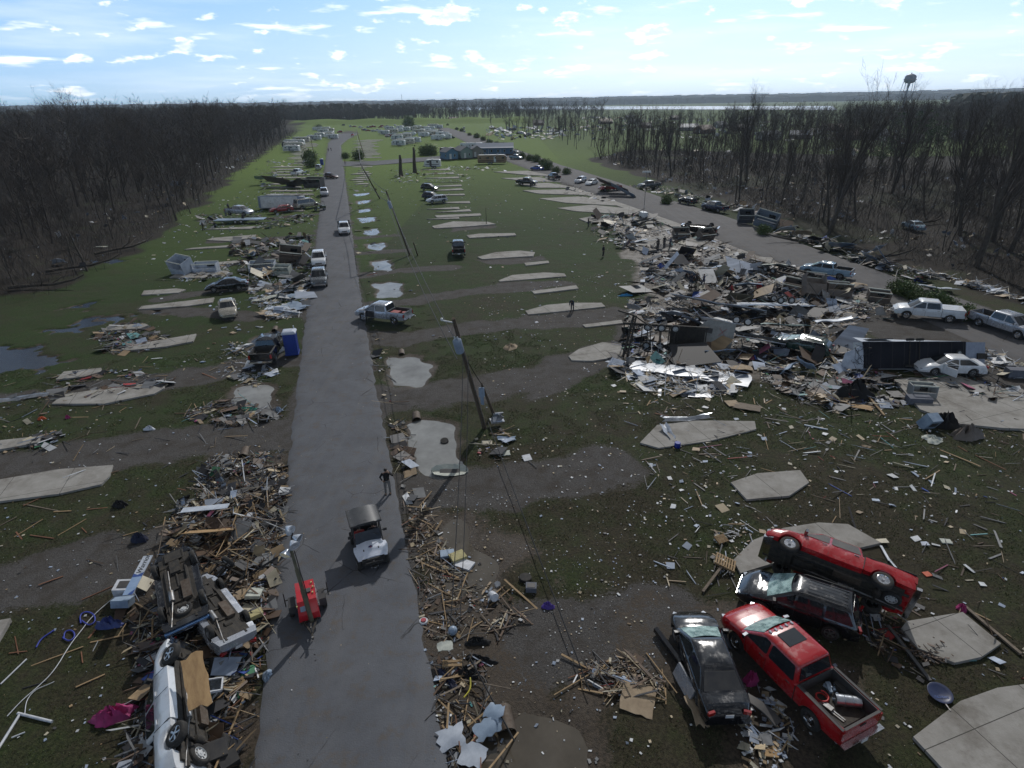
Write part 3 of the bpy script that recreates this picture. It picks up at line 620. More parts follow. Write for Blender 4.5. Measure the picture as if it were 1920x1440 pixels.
SPEC = {
 'pickup': dict(L=5.95, W=2.0, xf=1.95, xr=-1.78, R=.41, zb=.48, top=[(-.98, 1.27), (1.70, 1.24), (1.82, 1.24), (2.2, 1.20), (2.62, 1.12), (2.84, 1.02), (2.96, .86)], x0=-.98, cab=(-.95, 1.74, -.80, .82), cz=(1.25, 1.92), cw=(.94, .755), div=[.42], bed=True, bot=.5),
 'suv': dict(L=4.75, W=1.88, xf=1.42, xr=-1.38, R=.36, zb=.36, top=[(-2.37, .80), (-2.34, 1.00), (-2.2, 1.08), (.95, 1.06), (1.15, 1.05), (1.7, 1.0), (2.1, .88), (2.3, .76), (2.37, .62)], x0=-2.37, cab=(-2.24, 1.18, -1.92, .20), cz=(1.06, 1.67), cw=(.88, .67), div=[.10, -.98], bed=False, bot=.38),
 'sedan': dict(L=4.9, W=1.84, xf=1.45, xr=-1.4, R=.335, zb=.28, top=[(-2.44, .70), (-2.40, .94), (-2.25, 1.0), (-1.6, 1.02), (1.0, .97), (1.15, .96), (1.7, .90), (2.1, .78), (2.35, .64), (2.45, .52)], x0=-2.44, cab=(-1.80, 1.18, -1.05, .22), cz=(.98, 1.44), cw=(.86, .62), div=[-.22], bed=False, bot=.3),
 'van': dict(L=5.6, W=2.0, xf=1.75, xr=-1.7, R=.37, zb=.38, top=[(-2.8, .9), (-2.78, 1.2), (-2.6, 1.25), (1.5, 1.2), (1.9, 1.12), (2.5, .98), (2.75, .8), (2.8, .6)], x0=-2.8, cab=(-2.72, 1.85, -2.6, 1.0), cz=(1.2, 2.1), cw=(.95, .80), div=[.35], bed=False, bot=.4),
}
def half_w(x, sp):
    h = sp['W']/2; a = abs(x)/(sp['L']/2)
    t = .10 if sp['bed'] and x < 0 else .13 if sp['bed'] else .22 if x > 0 else .15
    return h*(1-t*max(0, (a-.74)/.26)**2.4)-(.01)
def vehicle(kind, col, name, label, cat, group=None, detail=2, crack=False, style='spoke', bedliner=True, roof_mat=None, sunroof=False, dent=0.0, no_glass=False, open_door=0, flatbed=False, tonneau=False, missing=(), crush=0.0, lift=0.0, bed_len=None, no_bed=False, clearance=False):
    sp = SPEC[kind]; root = empty(name, label, cat, group=group); W2 = sp['W']/2; R = sp['R']; zc = R
    def arch(x, z0):
        for xc in (sp['xf'], sp['xr']):
            Ra = R+.085; d = abs(x-xc)
            if d < Ra: z0 = max(z0, zc+sqrt(max(0, Ra*Ra-d*d))*.97)
        return z0
    def xs(a, b):
        q = set(np.round(np.linspace(a, b, 22 if detail > 1 else 12), 3))
        for xc in (sp['xf'], sp['xr']):
            for t in np.linspace(-1, 1, 11 if detail > 1 else 7):
                v = xc+(R+.086)*sin(t*pi/2)
                if a < v < b: q.add(round(v, 3))
        return sorted(q)
    tx = [p[0] for p in sp['top']]; tz = [p[1] for p in sp['top']]
    def ring(x, k=1.0):
        w_ = half_w(x, sp)*k; zt = float(np.interp(x, tx, tz)); zb = arch(x, sp['zb']+.04*abs(x)/3); zt = max(zt, zb+.06); h = zt-zb; cr = .035
        half = [(0, zb), (w_-.10, zb), (w_-.02, zb+.04*min(1, h)), (w_+.005, zb+h*.35), (w_, zb+h*.62), (w_-.02, zt-.10*min(1, h*2)), (w_-.055, zt-.03), (w_-.13, zt), (w_*.5, zt+cr*.8), (0, zt+cr)]
        return [Vector((x, -y, z)) for y, z in half]+[Vector((x, y, z)) for y, z in half[::-1][1:-1]]
    X_ = xs(sp['x0'], tx[-1])
    rings = [ring(x) for x in X_]
    # nose and tail rounded by one smaller ring
    def shrink(r, dx, f): 
        c = sum(r, Vector())/len(r); return [Vector((p.x+dx, c.y+(p.y-c.y)*f, c.z+(p.z-c.z)*(f-.1))) for p in r]
    rings = rings+[shrink(rings[-1], .035, .95), shrink(rings[-1], .06, .86)]
    if not sp['bed']: rings = [shrink(rings[0], -.05, .93)]+rings
    body = MB().loft(rings)
    if dent:
        nv = []
        for p in body.v:
            x, y, z = p; f = 1.0 if z > .75 else .3
            nv.append((x+dent*f*.5*sin(y*9+x*3), y+dent*f*.6*sin(x*7.3+z*5), z+dent*f*(.8*sin(x*11+y*6)*cos(y*8.5)+.5*random.uniform(-1, 1))))
        body.v = nv
    if detail > 1:
        body.mt(1)
        for s_ in (-1, 1):
            for xd in sp['div']+[sp['cab'][1]-.25]: body.box((xd, s_*(half_w(xd, sp)+.003), (sp['cz'][0]+sp['zb'])/2-.02), (.014, .008, sp['cz'][0]-sp['zb']-.16))
            if sp['bed']: body.box((sp['x0']+.0, s_*(half_w(sp['x0'], sp)+.0), .9), (.03, .008, .7))
    body.build('body', [col, black_pl], root, smooth=38)
    # cabin ------------------------------------------------------------
    xb0, xb1, xt0, xt1 = sp['cab']; z0, z1 = sp['cz']; wb, wt = sp['cw']; z1c = z1-crush
    def loop(a, b, hw, z, r=.10, bow=.10):
        pts = []
        for cx_, cy_, s0 in ((b-r, hw-r, 0), (a+r, hw-r, pi/2), (a+r, -hw+r, pi), (b-r, -hw+r, 1.5*pi)):
            for q in range(4):
                t = s0+q*pi/6; x = cx_+r*cos(t); y = cy_+r*sin(t); 
                if x > (a+b)/2: x += bow*(1-(y/hw)**2)
                pts.append(Vector((x, y, z)))
        return pts
    def lp(t, ins=0., up=0.): 
        return loop(xb0+(xt0-xb0)*t+ins, xb1+(xt1-xb1)*t-ins, wb+(wt-wb)*t-ins, z0+(z1c-z0)*t+up)
    cab = MB().loft([lp(-.10), lp(.3), lp(.6), lp(.88), lp(.96, .015), lp(1.0, .07, .008), lp(1.0, .2, .03), lp(1., .45, .045)])
    if crush:
        cab.v = [(x, y, z-(crush*.6*sin(x*4+y*3)+crush*.4*random.uniform(-1, 1))*max(0, (z-z0)/(z1-z0))) for x, y, z in cab.v]
    if clearance:
        cab.mt(1)
        for k in range(5): cab.box((xt1-.02, (k-2)*.27, z1c+.03), (.13, .075, .05))
    cab.build('cabin', [roof_mat or col, lamp_clear], root, smooth=42)
    def sp_side(x, t, s_, off=.014): 
        y = wb+(wt-wb)*t+off; return Vector((x, s_*y, z0+(z1c-z0)*t))
    gm = glass
    for s_ in (-1, 1):
        ed = [1e3]+sp['div']+[-1e3]
        for k in range(len(ed)-1):
            hi_, lo_ = ed[k]-.05, ed[k+1]+.05; poly = []
            for t, e in ((.04, 0), (.86, 1)):
                xr_ = xb0+(xt0-xb0)*t+.13; xf_ = xb1+(xt1-xb1)*t-.14+(.10 if e == 0 else 0)*0
                a, b = max(xr_, lo_), min(xf_, hi_)
                poly.append((a, b, t))
            (a0, b0, t0), (a1, b1, t1) = poly
            if b0-a0 < .12: continue
            if b1 < a1: b1 = a1+.04
            c = .06
            pl = [(a0+c, t0), (b0-c, t0), (b0, t0+.07), (b1, t1-.07), (b1-c, t1), (a1+c, t1), (a1, t1-.07), (a0, t0+.07)]
            dv = Vector((0, s_*.010, 0))
            if ('side', s_) in missing:
                MB().prism([sp_side(x, t, s_, .006) for x, t in pl], dv).build('side_window', dark_m, root)  # missing glass: dark plate painted in for the shaded cabin
            else: MB().prism([sp_side(x, t, s_, .006) for x, t in pl], dv).build('side_window', gm, root)
            if detail > 1 and 'handle' not in missing:
                MB().box((a0+.16 if k < 2 else a0+.1, s_*(half_w(a0, sp)+.012), z0-.13), (.20, .03, .035)).build('door_handle', chrome if style != 'spoke' else col, root)
        if detail > 1:
            mi = MB(); mi.box((xb1-.28, s_*(wb+.13), z0+.10), (.12, .22, .17), rotm(0, 0, s_*.15)).bar((xb1-.30, s_*(wb-.02), z0+.04), (xb1-.28, s_*(wb+.10), z0+.06), .05)
            mi.build('mirror', chrome if style == 'chrome' else black_pl if kind != 'sedan' else col, root, smooth=30)
    # windscreen and rear window follow the bowed front
    def screen(front, t0, t1, nm, m_, wf=.9):
        V = []; nS = 8
        for t in (t0, t1):
            a = xb0+(xt0-xb0)*t; b = xb1+(xt1-xb1)*t; hw = (wb+(wt-wb)*t)
            for j in range(nS+1):
                y = hw*wf*(2*j/nS-1); x = (b+.10*(1-(y/hw)**2)+.012 if front else a-.012)
                V.append(Vector((x, y, z0+(z1c-z0)*t)))
        mb = MB(); n1 = nS+1; d = Vector((.012 if front else -.012, 0, .008)); V2 = [p+d for p in V]; n2 = len(V)
        Fc = []
        for j in range(nS): Fc += [(j, j+1, n1+j+1, n1+j), (n2+j, n2+n1+j, n2+n1+j+1, n2+j+1)]
        bd = list(range(n1))+list(range(2*n1-1, n1-1, -1))
        for j in range(len(bd)): a, b = bd[j], bd[(j+1) % len(bd)]; Fc.append((a, b, b+n2, a+n2))
        mb.add(V+V2, Fc); mb.build(nm, m_, root, smooth=30)
    screen(True, .02, .90, 'windscreen', cracked if crack else glass)
    screen(False, .10 if kind != 'pickup' else .12, .86, 'rear_window', dark_m if no_glass else glass, .86)  # without glass, a dark plate stands in for the shaded hole
    if sunroof: MB().box((xt1-.55, 0, z1c+.052), (.62, .86, .018)).build('sunroof', glass, root)
    if kind == 'suv':
        rr_ = MB()
        for s_ in (-1, 1): rr_.tube([(xt0+.2, s_*(wt-.07), z1c+.02), (xt0+.3, s_*(wt-.07), z1c+.07), (xt1-.3, s_*(wt-.07), z1c+.07), (xt1-.2, s_*(wt-.07), z1c+.02)], .018, 6)
        rr_.build('roof_rails', black_pl, root)
        if detail > 1:
            rb_ = MB()
            for k in range(5): rb_.box(((xt0+xt1)/2-.15, (k-2)*.2, z1c+.045), ((xt1-xt0)*.72, .03, .016))
            rb_.build('roof_ribs', col, root)
    # nose --------------------------------------------------------------
    xn = tx[-1]; wn = half_w(xn, sp)
    zt = sp['top'][-2][1]
    zg1 = sp['top'][-1][1]-.05; zg0 = sp['zb']+.16; zgc = (zg0+zg1)/2; g_ = MB().box((xn+.045, 0, zgc), (.05, wn*1.0, zg1-zg0)); 
    for k in range(3): g_.mt(1).box((xn+.072, 0, zgc+(k-1)*(zg1-zg0)*.36), (.012, wn*1.0, .018))
    g_.build('grille', [black_pl, chrome if kind == 'pickup' else black_pl], root)
    for s_ in (-1, 1):
        MB().box((xn-.085, s_*(wn-.12), zt-.17 if kind == 'pickup' else zt-.14), (.16, .24, .13), rotm(0, .15, -s_*.6)).build('headlight', lamp_clear, root, smooth=30)
    MB().loft([[Vector((xn-.25+.0, y, z)) for y, z in ()] or [Vector((xn-.30, s*wn*1.03, z)) for s, z in ((-1, sp['zb']-.02), (1, sp['zb']-.02), (1, sp['zb']+.20), (-1, sp['zb']+.20))],
               [Vector((xn+.10, s*wn*.93, z)) for s, z in ((-.9, sp['zb']-.02), (.9, sp['zb']-.02), (.9, sp['zb']+.16), (-.9, sp['zb']+.16))]]).build('front_bumper', chrome if kind == 'pickup' and style != 'body' else col, root)
    # rear ---------------------------------------------------------------
    xr0 = -sp['L']/2+.02
    if sp['bed'] and not no_bed and not flatbed:
        zt = 1.30; o = MB()
        Xb = xs(xr0, sp['x0']-.03); wt_ = W2-.02
        def bring(x):
            w_ = half_w(x, sp); zb = arch(x, sp['zb']+.06); fl_ = .72; wi = w_-.13
            out = [(w_-.03, zb), (w_+.012, zb+(zt-zb)*.4), (w_, zt-.12), (w_-.03, zt), (w_-.09, zt+.005), (w_-.11, zt-.02), (wi, fl_+.02), (wi-.01, fl_)]
            return [Vector((x, y, z)) for y, z in out]+[Vector((x, -y, z)) for y, z in out[::-1]]+[Vector((x, -(w_-.3), min(zb+.02, fl_-.03))), Vector((x, (w_-.3), min(zb+.02, fl_-.03)))]
        o.loft([bring(x) for x in Xb]); 
        if dent: o.v = [(x, y+dent*.5*sin(x*6), z+dent*.4*sin(x*8+y)) for x, y, z in o.v]
        bed = o.build('cargo_bed', col, root, smooth=38)
        ln = MB(); L_ = Xb[-1]-Xb[0]; cx_ = (Xb[-1]+Xb[0])/2
        ln.box((cx_, 0, .735), (L_-.02, 2*(W2-.15), .03))
        for k in range(11): ln.box((cx_, (k-5)*.135, .758), (L_-.06, .05, .02))
        for s_ in (-1, 1):
            ln.box((cx_, s_*(W2-.17), 1.02), (L_-.03, .03, .56)); ln.box((cx_, s_*(W2-.075), zt+.012), (L_-.02, .10, .014))
            ln.box((sp['xr'], s_*(W2-.27), .86), (.95, .2, .24))
        ln.box((Xb[-1]-.02, 0, 1.0), (.04, 2*W2-.3, .60))
        ln.build('bed_liner', mat('bed_liner', (.035, .035, .037), (.06, .058, .056), rough=.7) if bedliner else col, bed)
        tg = MB(); tg.loft([[Vector((xr0-.015+dx, s_*(W2-.13), z)) for dx, z in ((0, .64), (.075, .64), (.075, zt-.01), (.02, zt), (0, zt-.03))] for s_ in (-1, 1)])
        tgo = tg.build('tailgate', col, root, smooth=30); MB().box((xr0-.03, 0, 1.17), (.02, .26, .08)).build('handle', black_pl, tgo)
        MB().box((xr0+.03, 0, zt+.006), (.09, 2*W2-.3, .014)).build('tailgate_cap', black_pl, tgo)
        for s_ in (-1, 1): MB().box((xr0+.015, s_*(W2-.105), 1.02), (.09, .15, .34)).build('tail_lamp', tail_red, root, smooth=30)
        if tonneau: MB().box((cx_, 0, zt+.03), (L_, 2*W2-.12, .035)).build('bed_cover', col, root)
        bp_ = MB().box((xr0-.13, 0, .60), (.20, 2*W2-.06, .14)); bp_.box((xr0-.13, 0, .68), (.14, .5, .03)); bp_.build('rear_bumper', chrome, root)
    elif flatbed:
        fb = MB(); fb.box(((xr0+sp['x0'])/2-.2, 0, 1.06), (sp['x0']-xr0+.5, 2.25, .08)); fb.box((sp['x0']-.12, 0, 1.5), (.08, 2.1, .85)); fb.box(((xr0+sp['x0'])/2, 1.0, .8), (1.2, .3, .4)); fb.box(((xr0+sp['x0'])/2, -1.0, .8), (1.2, .3, .4))
        fb.build('flat_deck', black_pl, root)
    elif not sp['bed']:
        zt = sp['top'][1][1]
        for s_ in (-1, 1): MB().box((xr0-.01, s_*(half_w(xr0, sp)-.14), zt-.13), (.10, .26, .15), rotm(0, 0, s_*.3)).build('tail_lamp', tail_red, root, smooth=30)
        MB().loft([[Vector((x, s*hw, z)) for s, z in ((-1, sp['zb']), (1, sp['zb']), (1, sp['zb']+.24), (-1, sp['zb']+.24))] for x, hw in ((xr0+.3, W2*.97), (xr0-.07, W2*.86))]).build('rear_bumper', col, root)
    if detail > 1:
        MB().box((xr0-(.235 if kind == 'pickup' else .085), 0, .62 if kind != 'sedan' else .72), (.012, .30, .15)).build('licence_plate', white_plate, root)
    # wheels & underside ----------------------------------------------------
    for x in (sp['xf'], sp['xr']):
        for s_ in (-1, 1):
            if ('wheel', x > 0, s_) in missing: continue
            add_wheel(root, x, s_*(W2-.14), R, R, .25 if kind == 'pickup' else .21, style)
    ub = MB(); z = sp['zb']
    ub.box(((sp['xf']+sp['xr'])/2, 0, z+.16), (sp['L']-.5, 2*W2-.62, .34))
    for s_ in (-1, 1): ub.tube([(xr0+.1, s_*.42, z+.02), (sp['xr'], s_*.42, z+.10), (sp['xr']+.6, s_*.42, z-.06), (sp['xf']-.5, s_*.42, z-.06), (sp['xf'], s_*.40, z+.05), (tx[-1]-.05, s_*.40, z)], .065, 6)
    for x in (-1.0, -.2, .8): ub.box((x, 0, z-.03), (.12, .86, .07))
    ub.tube([(sp['xr'], -W2+.3, R), (sp['xr'], -.2, R), (sp['xr'], -.15, R), (sp['xr'], .15, R), (sp['xr'], .2, R), (sp['xr'], W2-.3, R)], [.05, .05, .16, .16, .05, .05], 10)
    ub.tube([(sp['xf'], -W2+.3, R), (sp['xf'], W2-.3, R)], .05, 8); ub.tube([(sp['xr'], 0, R+.02), (.8, 0, z-.03)], .045, 8); ub.box((1.2, 0, z-.04), (.8, .42, .20)); ub.box((2.0, 0, z-.02), (.6, .7, .14))
    for s_ in (-1, 1): ub.tube([(sp['xr']-.55, s_*.5, R+.08), (sp['xr'], s_*.5, R-.07), (sp['xr']+.55, s_*.5, R+.08)], .03, 5)
    uo = ub.build('underbody', under_m, root, smooth=40)
    if detail > 1:
        ex = MB().tube([(1.1, -.3, z-.06), (0, -.33, z-.08), (-.3, -.33, z-.08), (-.32, -.33, z-.08), (-.95, -.33, z-.08), (-.97, -.33, z-.08), (xr0+.4, -.5, z+.02), (xr0+.05, -.55, z)], [.035, .035, .035, .12, .12, .035, .035, .035], 10)
        ex.build('exhaust_pipe', steel, uo, smooth=40)
        MB().box((-.55, .28, z-.06), (1.1, .34, .22)).build('fuel_tank', rusty, uo, smooth=30)
        if sp['bed']: add_wheel(uo, xr0+.62, 0, z-.02, R*.95, .22, 'steel', 'spare_wheel', Matrix.Rotation(-pi/2, 4, 'X'))
    if open_door:
        s_ = open_door; a = sp['div'][0]+.05; b = xb1-.25; d = MB()
        Lr = b-a; zz0 = sp['zb']+.08
        R_ = Matrix.Rotation(-s_*radians(62), 4, 'Z'); M_ = Matrix.Translation((b, s_*(W2+.01), 0)) @ R_
        d.box((-Lr/2, 0, (zz0+z0)/2), (Lr, .07, z0-zz0)); d.bar((-.02, 0, z0), (-.40, -.0, z1c-.07), .05); d.bar((-.40, 0, z1c-.07), (-Lr, 0, z1c-.07), .05); d.bar((-Lr+.03, 0, z1c-.07), (-Lr+.03, 0, z0), .05)
        do = d.build('open_door', col, root, smooth=30); do.matrix_local = M_
        MB().box(((a+b)/2, s_*(half_w(0, sp)-.002), (zz0+z0)/2), (Lr-.04, .03, z0-zz0-.04)).build('door_opening_shade', dark_m, root)  # dark slab stands in for the shaded cabin behind the open door
    return root
def put(root, x, y, rz, z=0.0, lift=0.0):
    root.location = (x, y, float(gz(x, y))*0+z+lift); root.rotation_euler = (0, 0, rz); return root
def put_px(root, rear, front, z=0.0):
    """stand a vehicle with its rear and front middle over two ground pixels"""
    a = G(*rear); b = G(*front); return put(root, (a[0]+b[0])/2, (a[1]+b[1])/2, atan2(b[1]-a[1], b[0]-a[0]), z)
def put_c(root, px, deg, z=0.0):
    a = G(*px); return put(root, a[0], a[1], radians(deg), z)
def pose(root, px, fwd, up, z, off=(0,0,0)):
    x, y = G(*px); M_ = frame(fwd, up); root.matrix_world = Matrix.Translation((x+off[0], y+off[1], z)) @ M_; return root
# ================================================================ FOREGROUND VEHICLES
def left_wheels(root, kind, fl, rl):
    sp = SPEC[kind]; a = Vector(G(*fl)); b = Vector(G(*rl)); d = (a-b).normalized(); mid = (a+b)/2; left = Vector((-d.y, d.x))
    c = mid-left*(sp['W']/2-.14)-d*((sp['xf']+sp['xr'])/2); return put(root, c.x, c.y, atan2(d.y, d.x))
v = vehicle('pickup', RED, 'pickup_truck', 'red crew cab pickup with a sunroof and a steel drum in its bed, shattered windscreen', 'pickup truck', crack=True, style='chrome', sunroof=True, clearance=True)
left_wheels(v, 'pickup', (1379, 1216), (1517, 1362)); RAM = v
v = vehicle('sedan', BLK, 'sedan_car', 'black sedan with a crazed windscreen, nose beside the red crew cab pickup', 'car', crack=True, dent=.015, style='spoke', no_glass=True)
put_px(v, (1352, 1338), (1296, 1185)); SEDAN = v
v = vehicle('suv', BLK, 'suv_car', 'black suv with a crumpled bonnet, wedged between the two red pickups', 'suv', crack=True, dent=.02, style='spoke')
put_px(v, (1572, 1178), (1415, 1122)); SUV = v
v = vehicle('pickup', RED, 'pickup_truck', 'red pickup tipped on its side against the black suv with its wheels showing', 'pickup truck', style='chrome', dent=.03, missing=(('side', 1), ('side', -1)))
a, b = Vector(G(1672, 1172)), Vector(G(1432, 1085)); d = (b-a).normalized(); n_ = Vector((-d.y, d.x))
if n_.y < 0: n_ = -n_
v.matrix_world = Matrix.Translation(((a.x+b.x)/2-n_.x*.15, (a.y+b.y)/2-n_.y*.15, 1.22)) @ frame((d.x, d.y, .07), (n_.x*.98, n_.y*.98, .18)); REDSIDE = v
# debris in the red pickup's bed
def in_bed(name, label, cat, mesh_fn, loc, rz=0, mats=None):
    mb = mesh_fn(); o = mb[0].build(name, mb[1], smooth=30); tag(o, label, cat); o.matrix_world = RAM.matrix_world @ Matrix.Translation(loc) @ Matrix.Rotation(rz, 4, 'Z'); return o
bpy.context.view_layer.update()
m_ = MB().lathe([(.001, -.42), (.20, -.42), (.20, -.15), (.215, -.14), (.20, -.13), (.20, .13), (.215, .14), (.20, .15), (.20, .42), (.001, .42)], axis='X', n=20)
in_bed('steel_drum', 'small dented silver drum lying in the bed of the red crew cab pickup', 'drum', lambda: (m_, metal_sh), (-2.05, -.45, .97), 1.0)
m2 = MB().tube([(.2*cos(t), .2*sin(t), .02*t) for t in np.linspace(0, 12, 40)], .03, 5)
in_bed('air_hose', 'coil of red hose in the bed of the red crew cab pickup', 'hose', lambda: (m2, mat('red_rubber', (.5, .02, .02))), (-1.55, .22, .78))
m3 = MB().bar((-.5, 0, .03), (.4, 0, .05), .05).bar((-.5, .09, .03), (.4, .10, .05), .05).box((.1, .05, .1), (.3, .2, .1))
in_bed('folding_stand', 'grey metal stand lying behind the red hose in the pickup bed', 'stand', lambda: (m3, steel), (-2.0, .25, .79), .2)
m4 = MB()
for k in range(14): m4.box((random.uniform(-.6, .6), random.uniform(-.3, .3), .03+random.uniform(0, .1)), (random.uniform(.05, .25), random.uniform(.05, .2), random.uniform(.03, .12)), rotm(random.uniform(-.5, .5), 0, random.uniform(0, 3)))
o = in_bed('litter', 'blue and grey scraps spilled along the bed of the red crew cab pickup', 'scraps', lambda: (m4, siding_b), (-1.6, -.42, .78)); o['kind'] = 'stuff'
# white oval mirror/cap things --------------------------------------------------
v = vehicle('pickup', WHT, 'pickup_truck', 'white pickup rolled on its side with boards lying across its underside', 'pickup truck', style='spoke', dent=.012)
a, b = Vector(G(372, 1455)), Vector(G(350, 1240)); d = (b-a).normalized(); n_ = Vector((-d.y, d.x))
v.matrix_world = Matrix.Translation(((a.x+b.x)/2+.6, (a.y+b.y)/2+.1, 1.05)) @ frame((d.x, d.y, 0), (-.84, -.05, -.55)); WSIDE = v
v = vehicle('suv', BLK, 'suv_car', 'black suv upside down in the wreckage, exhaust and frame showing, blue bumper', 'suv', dent=.03, crush=.25)
a, b = Vector(G(362, 1222)), Vector(G(335, 1085)); d = (b-a).normalized()
v.matrix_world = Matrix.Translation(((a.x+b.x)/2, (a.y+b.y)/2+.1, 1.85)) @ frame((d.x, d.y, .05), (.10, 0, -1)); BUP = v
sp = SPEC['suv']
bb = MB().box((-sp['L']/2-.10, 0, .50), (.12, 1.7, .16)).mt(1).box((-sp['L']/2-.17, 0, .50), (.03, 1.55, .07)); bb.build('blue_bumper_trim', [paint('steel_blue', (.10, .22, .45), rough=.15, metal=.6), chrome], v)
add_wheel(v, -sp['L']/2+.75, 0, .34, .36, .2, 'steel', 'spare_wheel', Matrix.Rotation(-pi/2, 4, 'X'))
v = vehicle('sedan', SIL, 'sedan_car', 'silver sedan upside down beside the overturned black suv, red tail lamps facing the road', 'car', dent=.03, crush=.35)
a, b = Vector(G(450, 1225)), Vector(G(395, 1150)); d = (b-a).normalized()
v.matrix_world = Matrix.Translation(((a.x+b.x)/2-.25, (a.y+b.y)/2+.35, 1.42)) @ frame((d.x, d.y, .02), (-.32, .1, -1)) @ Matrix.Scale(.93, 4)
# utility trailer upside down
t = empty('utility_trailer', 'overturned black utility trailer frame with two white rimmed wheels behind the black suv', 'trailer')
f_ = MB()
for y in (-.8, .8): f_.box((0, y, 0), (3.0, .08, .12))
for x in np.linspace(-1.5, 1.5, 6): f_.box((x, 0, -.02), (.07, 1.6, .08))
f_.bar((1.5, .8, 0), (2.7, 0, 0), .08); f_.bar((1.5, -.8, 0), (2.7, 0, 0), .08); f_.build('frame', under_m, t)
MB().tube([(-.3, -1.0, .15), (-.3, 1.0, .15)], .04, 8).build('axle', under_m, t)
for y in (-1.0, 1.0): add_wheel(t, -.3, y, .18, .34, .2, 'steel', 'wheel', Matrix.Rotation(0 if y > 0 else pi, 4, 'Z'))
x, y = G(400, 1110); t.matrix_world = Matrix.Translation((x, y, .75)) @ frame((-.85, .5, -.05), (.35, -.5, .8))
# fallen sign panel with script lettering
sg = empty('torn_sign', 'white and blue camper panel with black script lettering, leaning on the upside down suv', 'panel')
pb = MB().box((0, 0, 0), (2.3, .42, .03)); pb.mt(1).box((-.62, 0, .0165), (1.05, .42, .004)); pb.mt(2).prism([(-.12, -.21, .0185), (.12, -.21, .0185), (-.02, .02, .0185), (.08, .21, .0185), (-.14, .21, .0185)], (0, 0, .003)); pb.mt(2).prism([(-1.15, -.21, .0185), (-.85, -.21, .0185), (-1.05, -.05, .0185), (-1.15, -.0, .0185)], (0, 0, .003))
pb.build('panel', [siding, mat('pale_blue_vinyl', (.28, .38, .55), (.22, .32, .48), rough=.4), mat('deep_blue_vinyl', (.04, .09, .30), rough=.4)], sg)
lettering('Warrior', .33, mat('black_vinyl', (.015, .015, .015)), sg, Matrix.Translation((.60, 0, .021)), shear=.35)
x, y = G(278, 1125); x2, y2 = G(306, 1075)
sg.matrix_world = Matrix.Translation(((x+x2)/2+.1, (y+y2)/2-.9, 1.55)) @ frame((x2-x, y2-y, .15), (.05, -.55, 1))
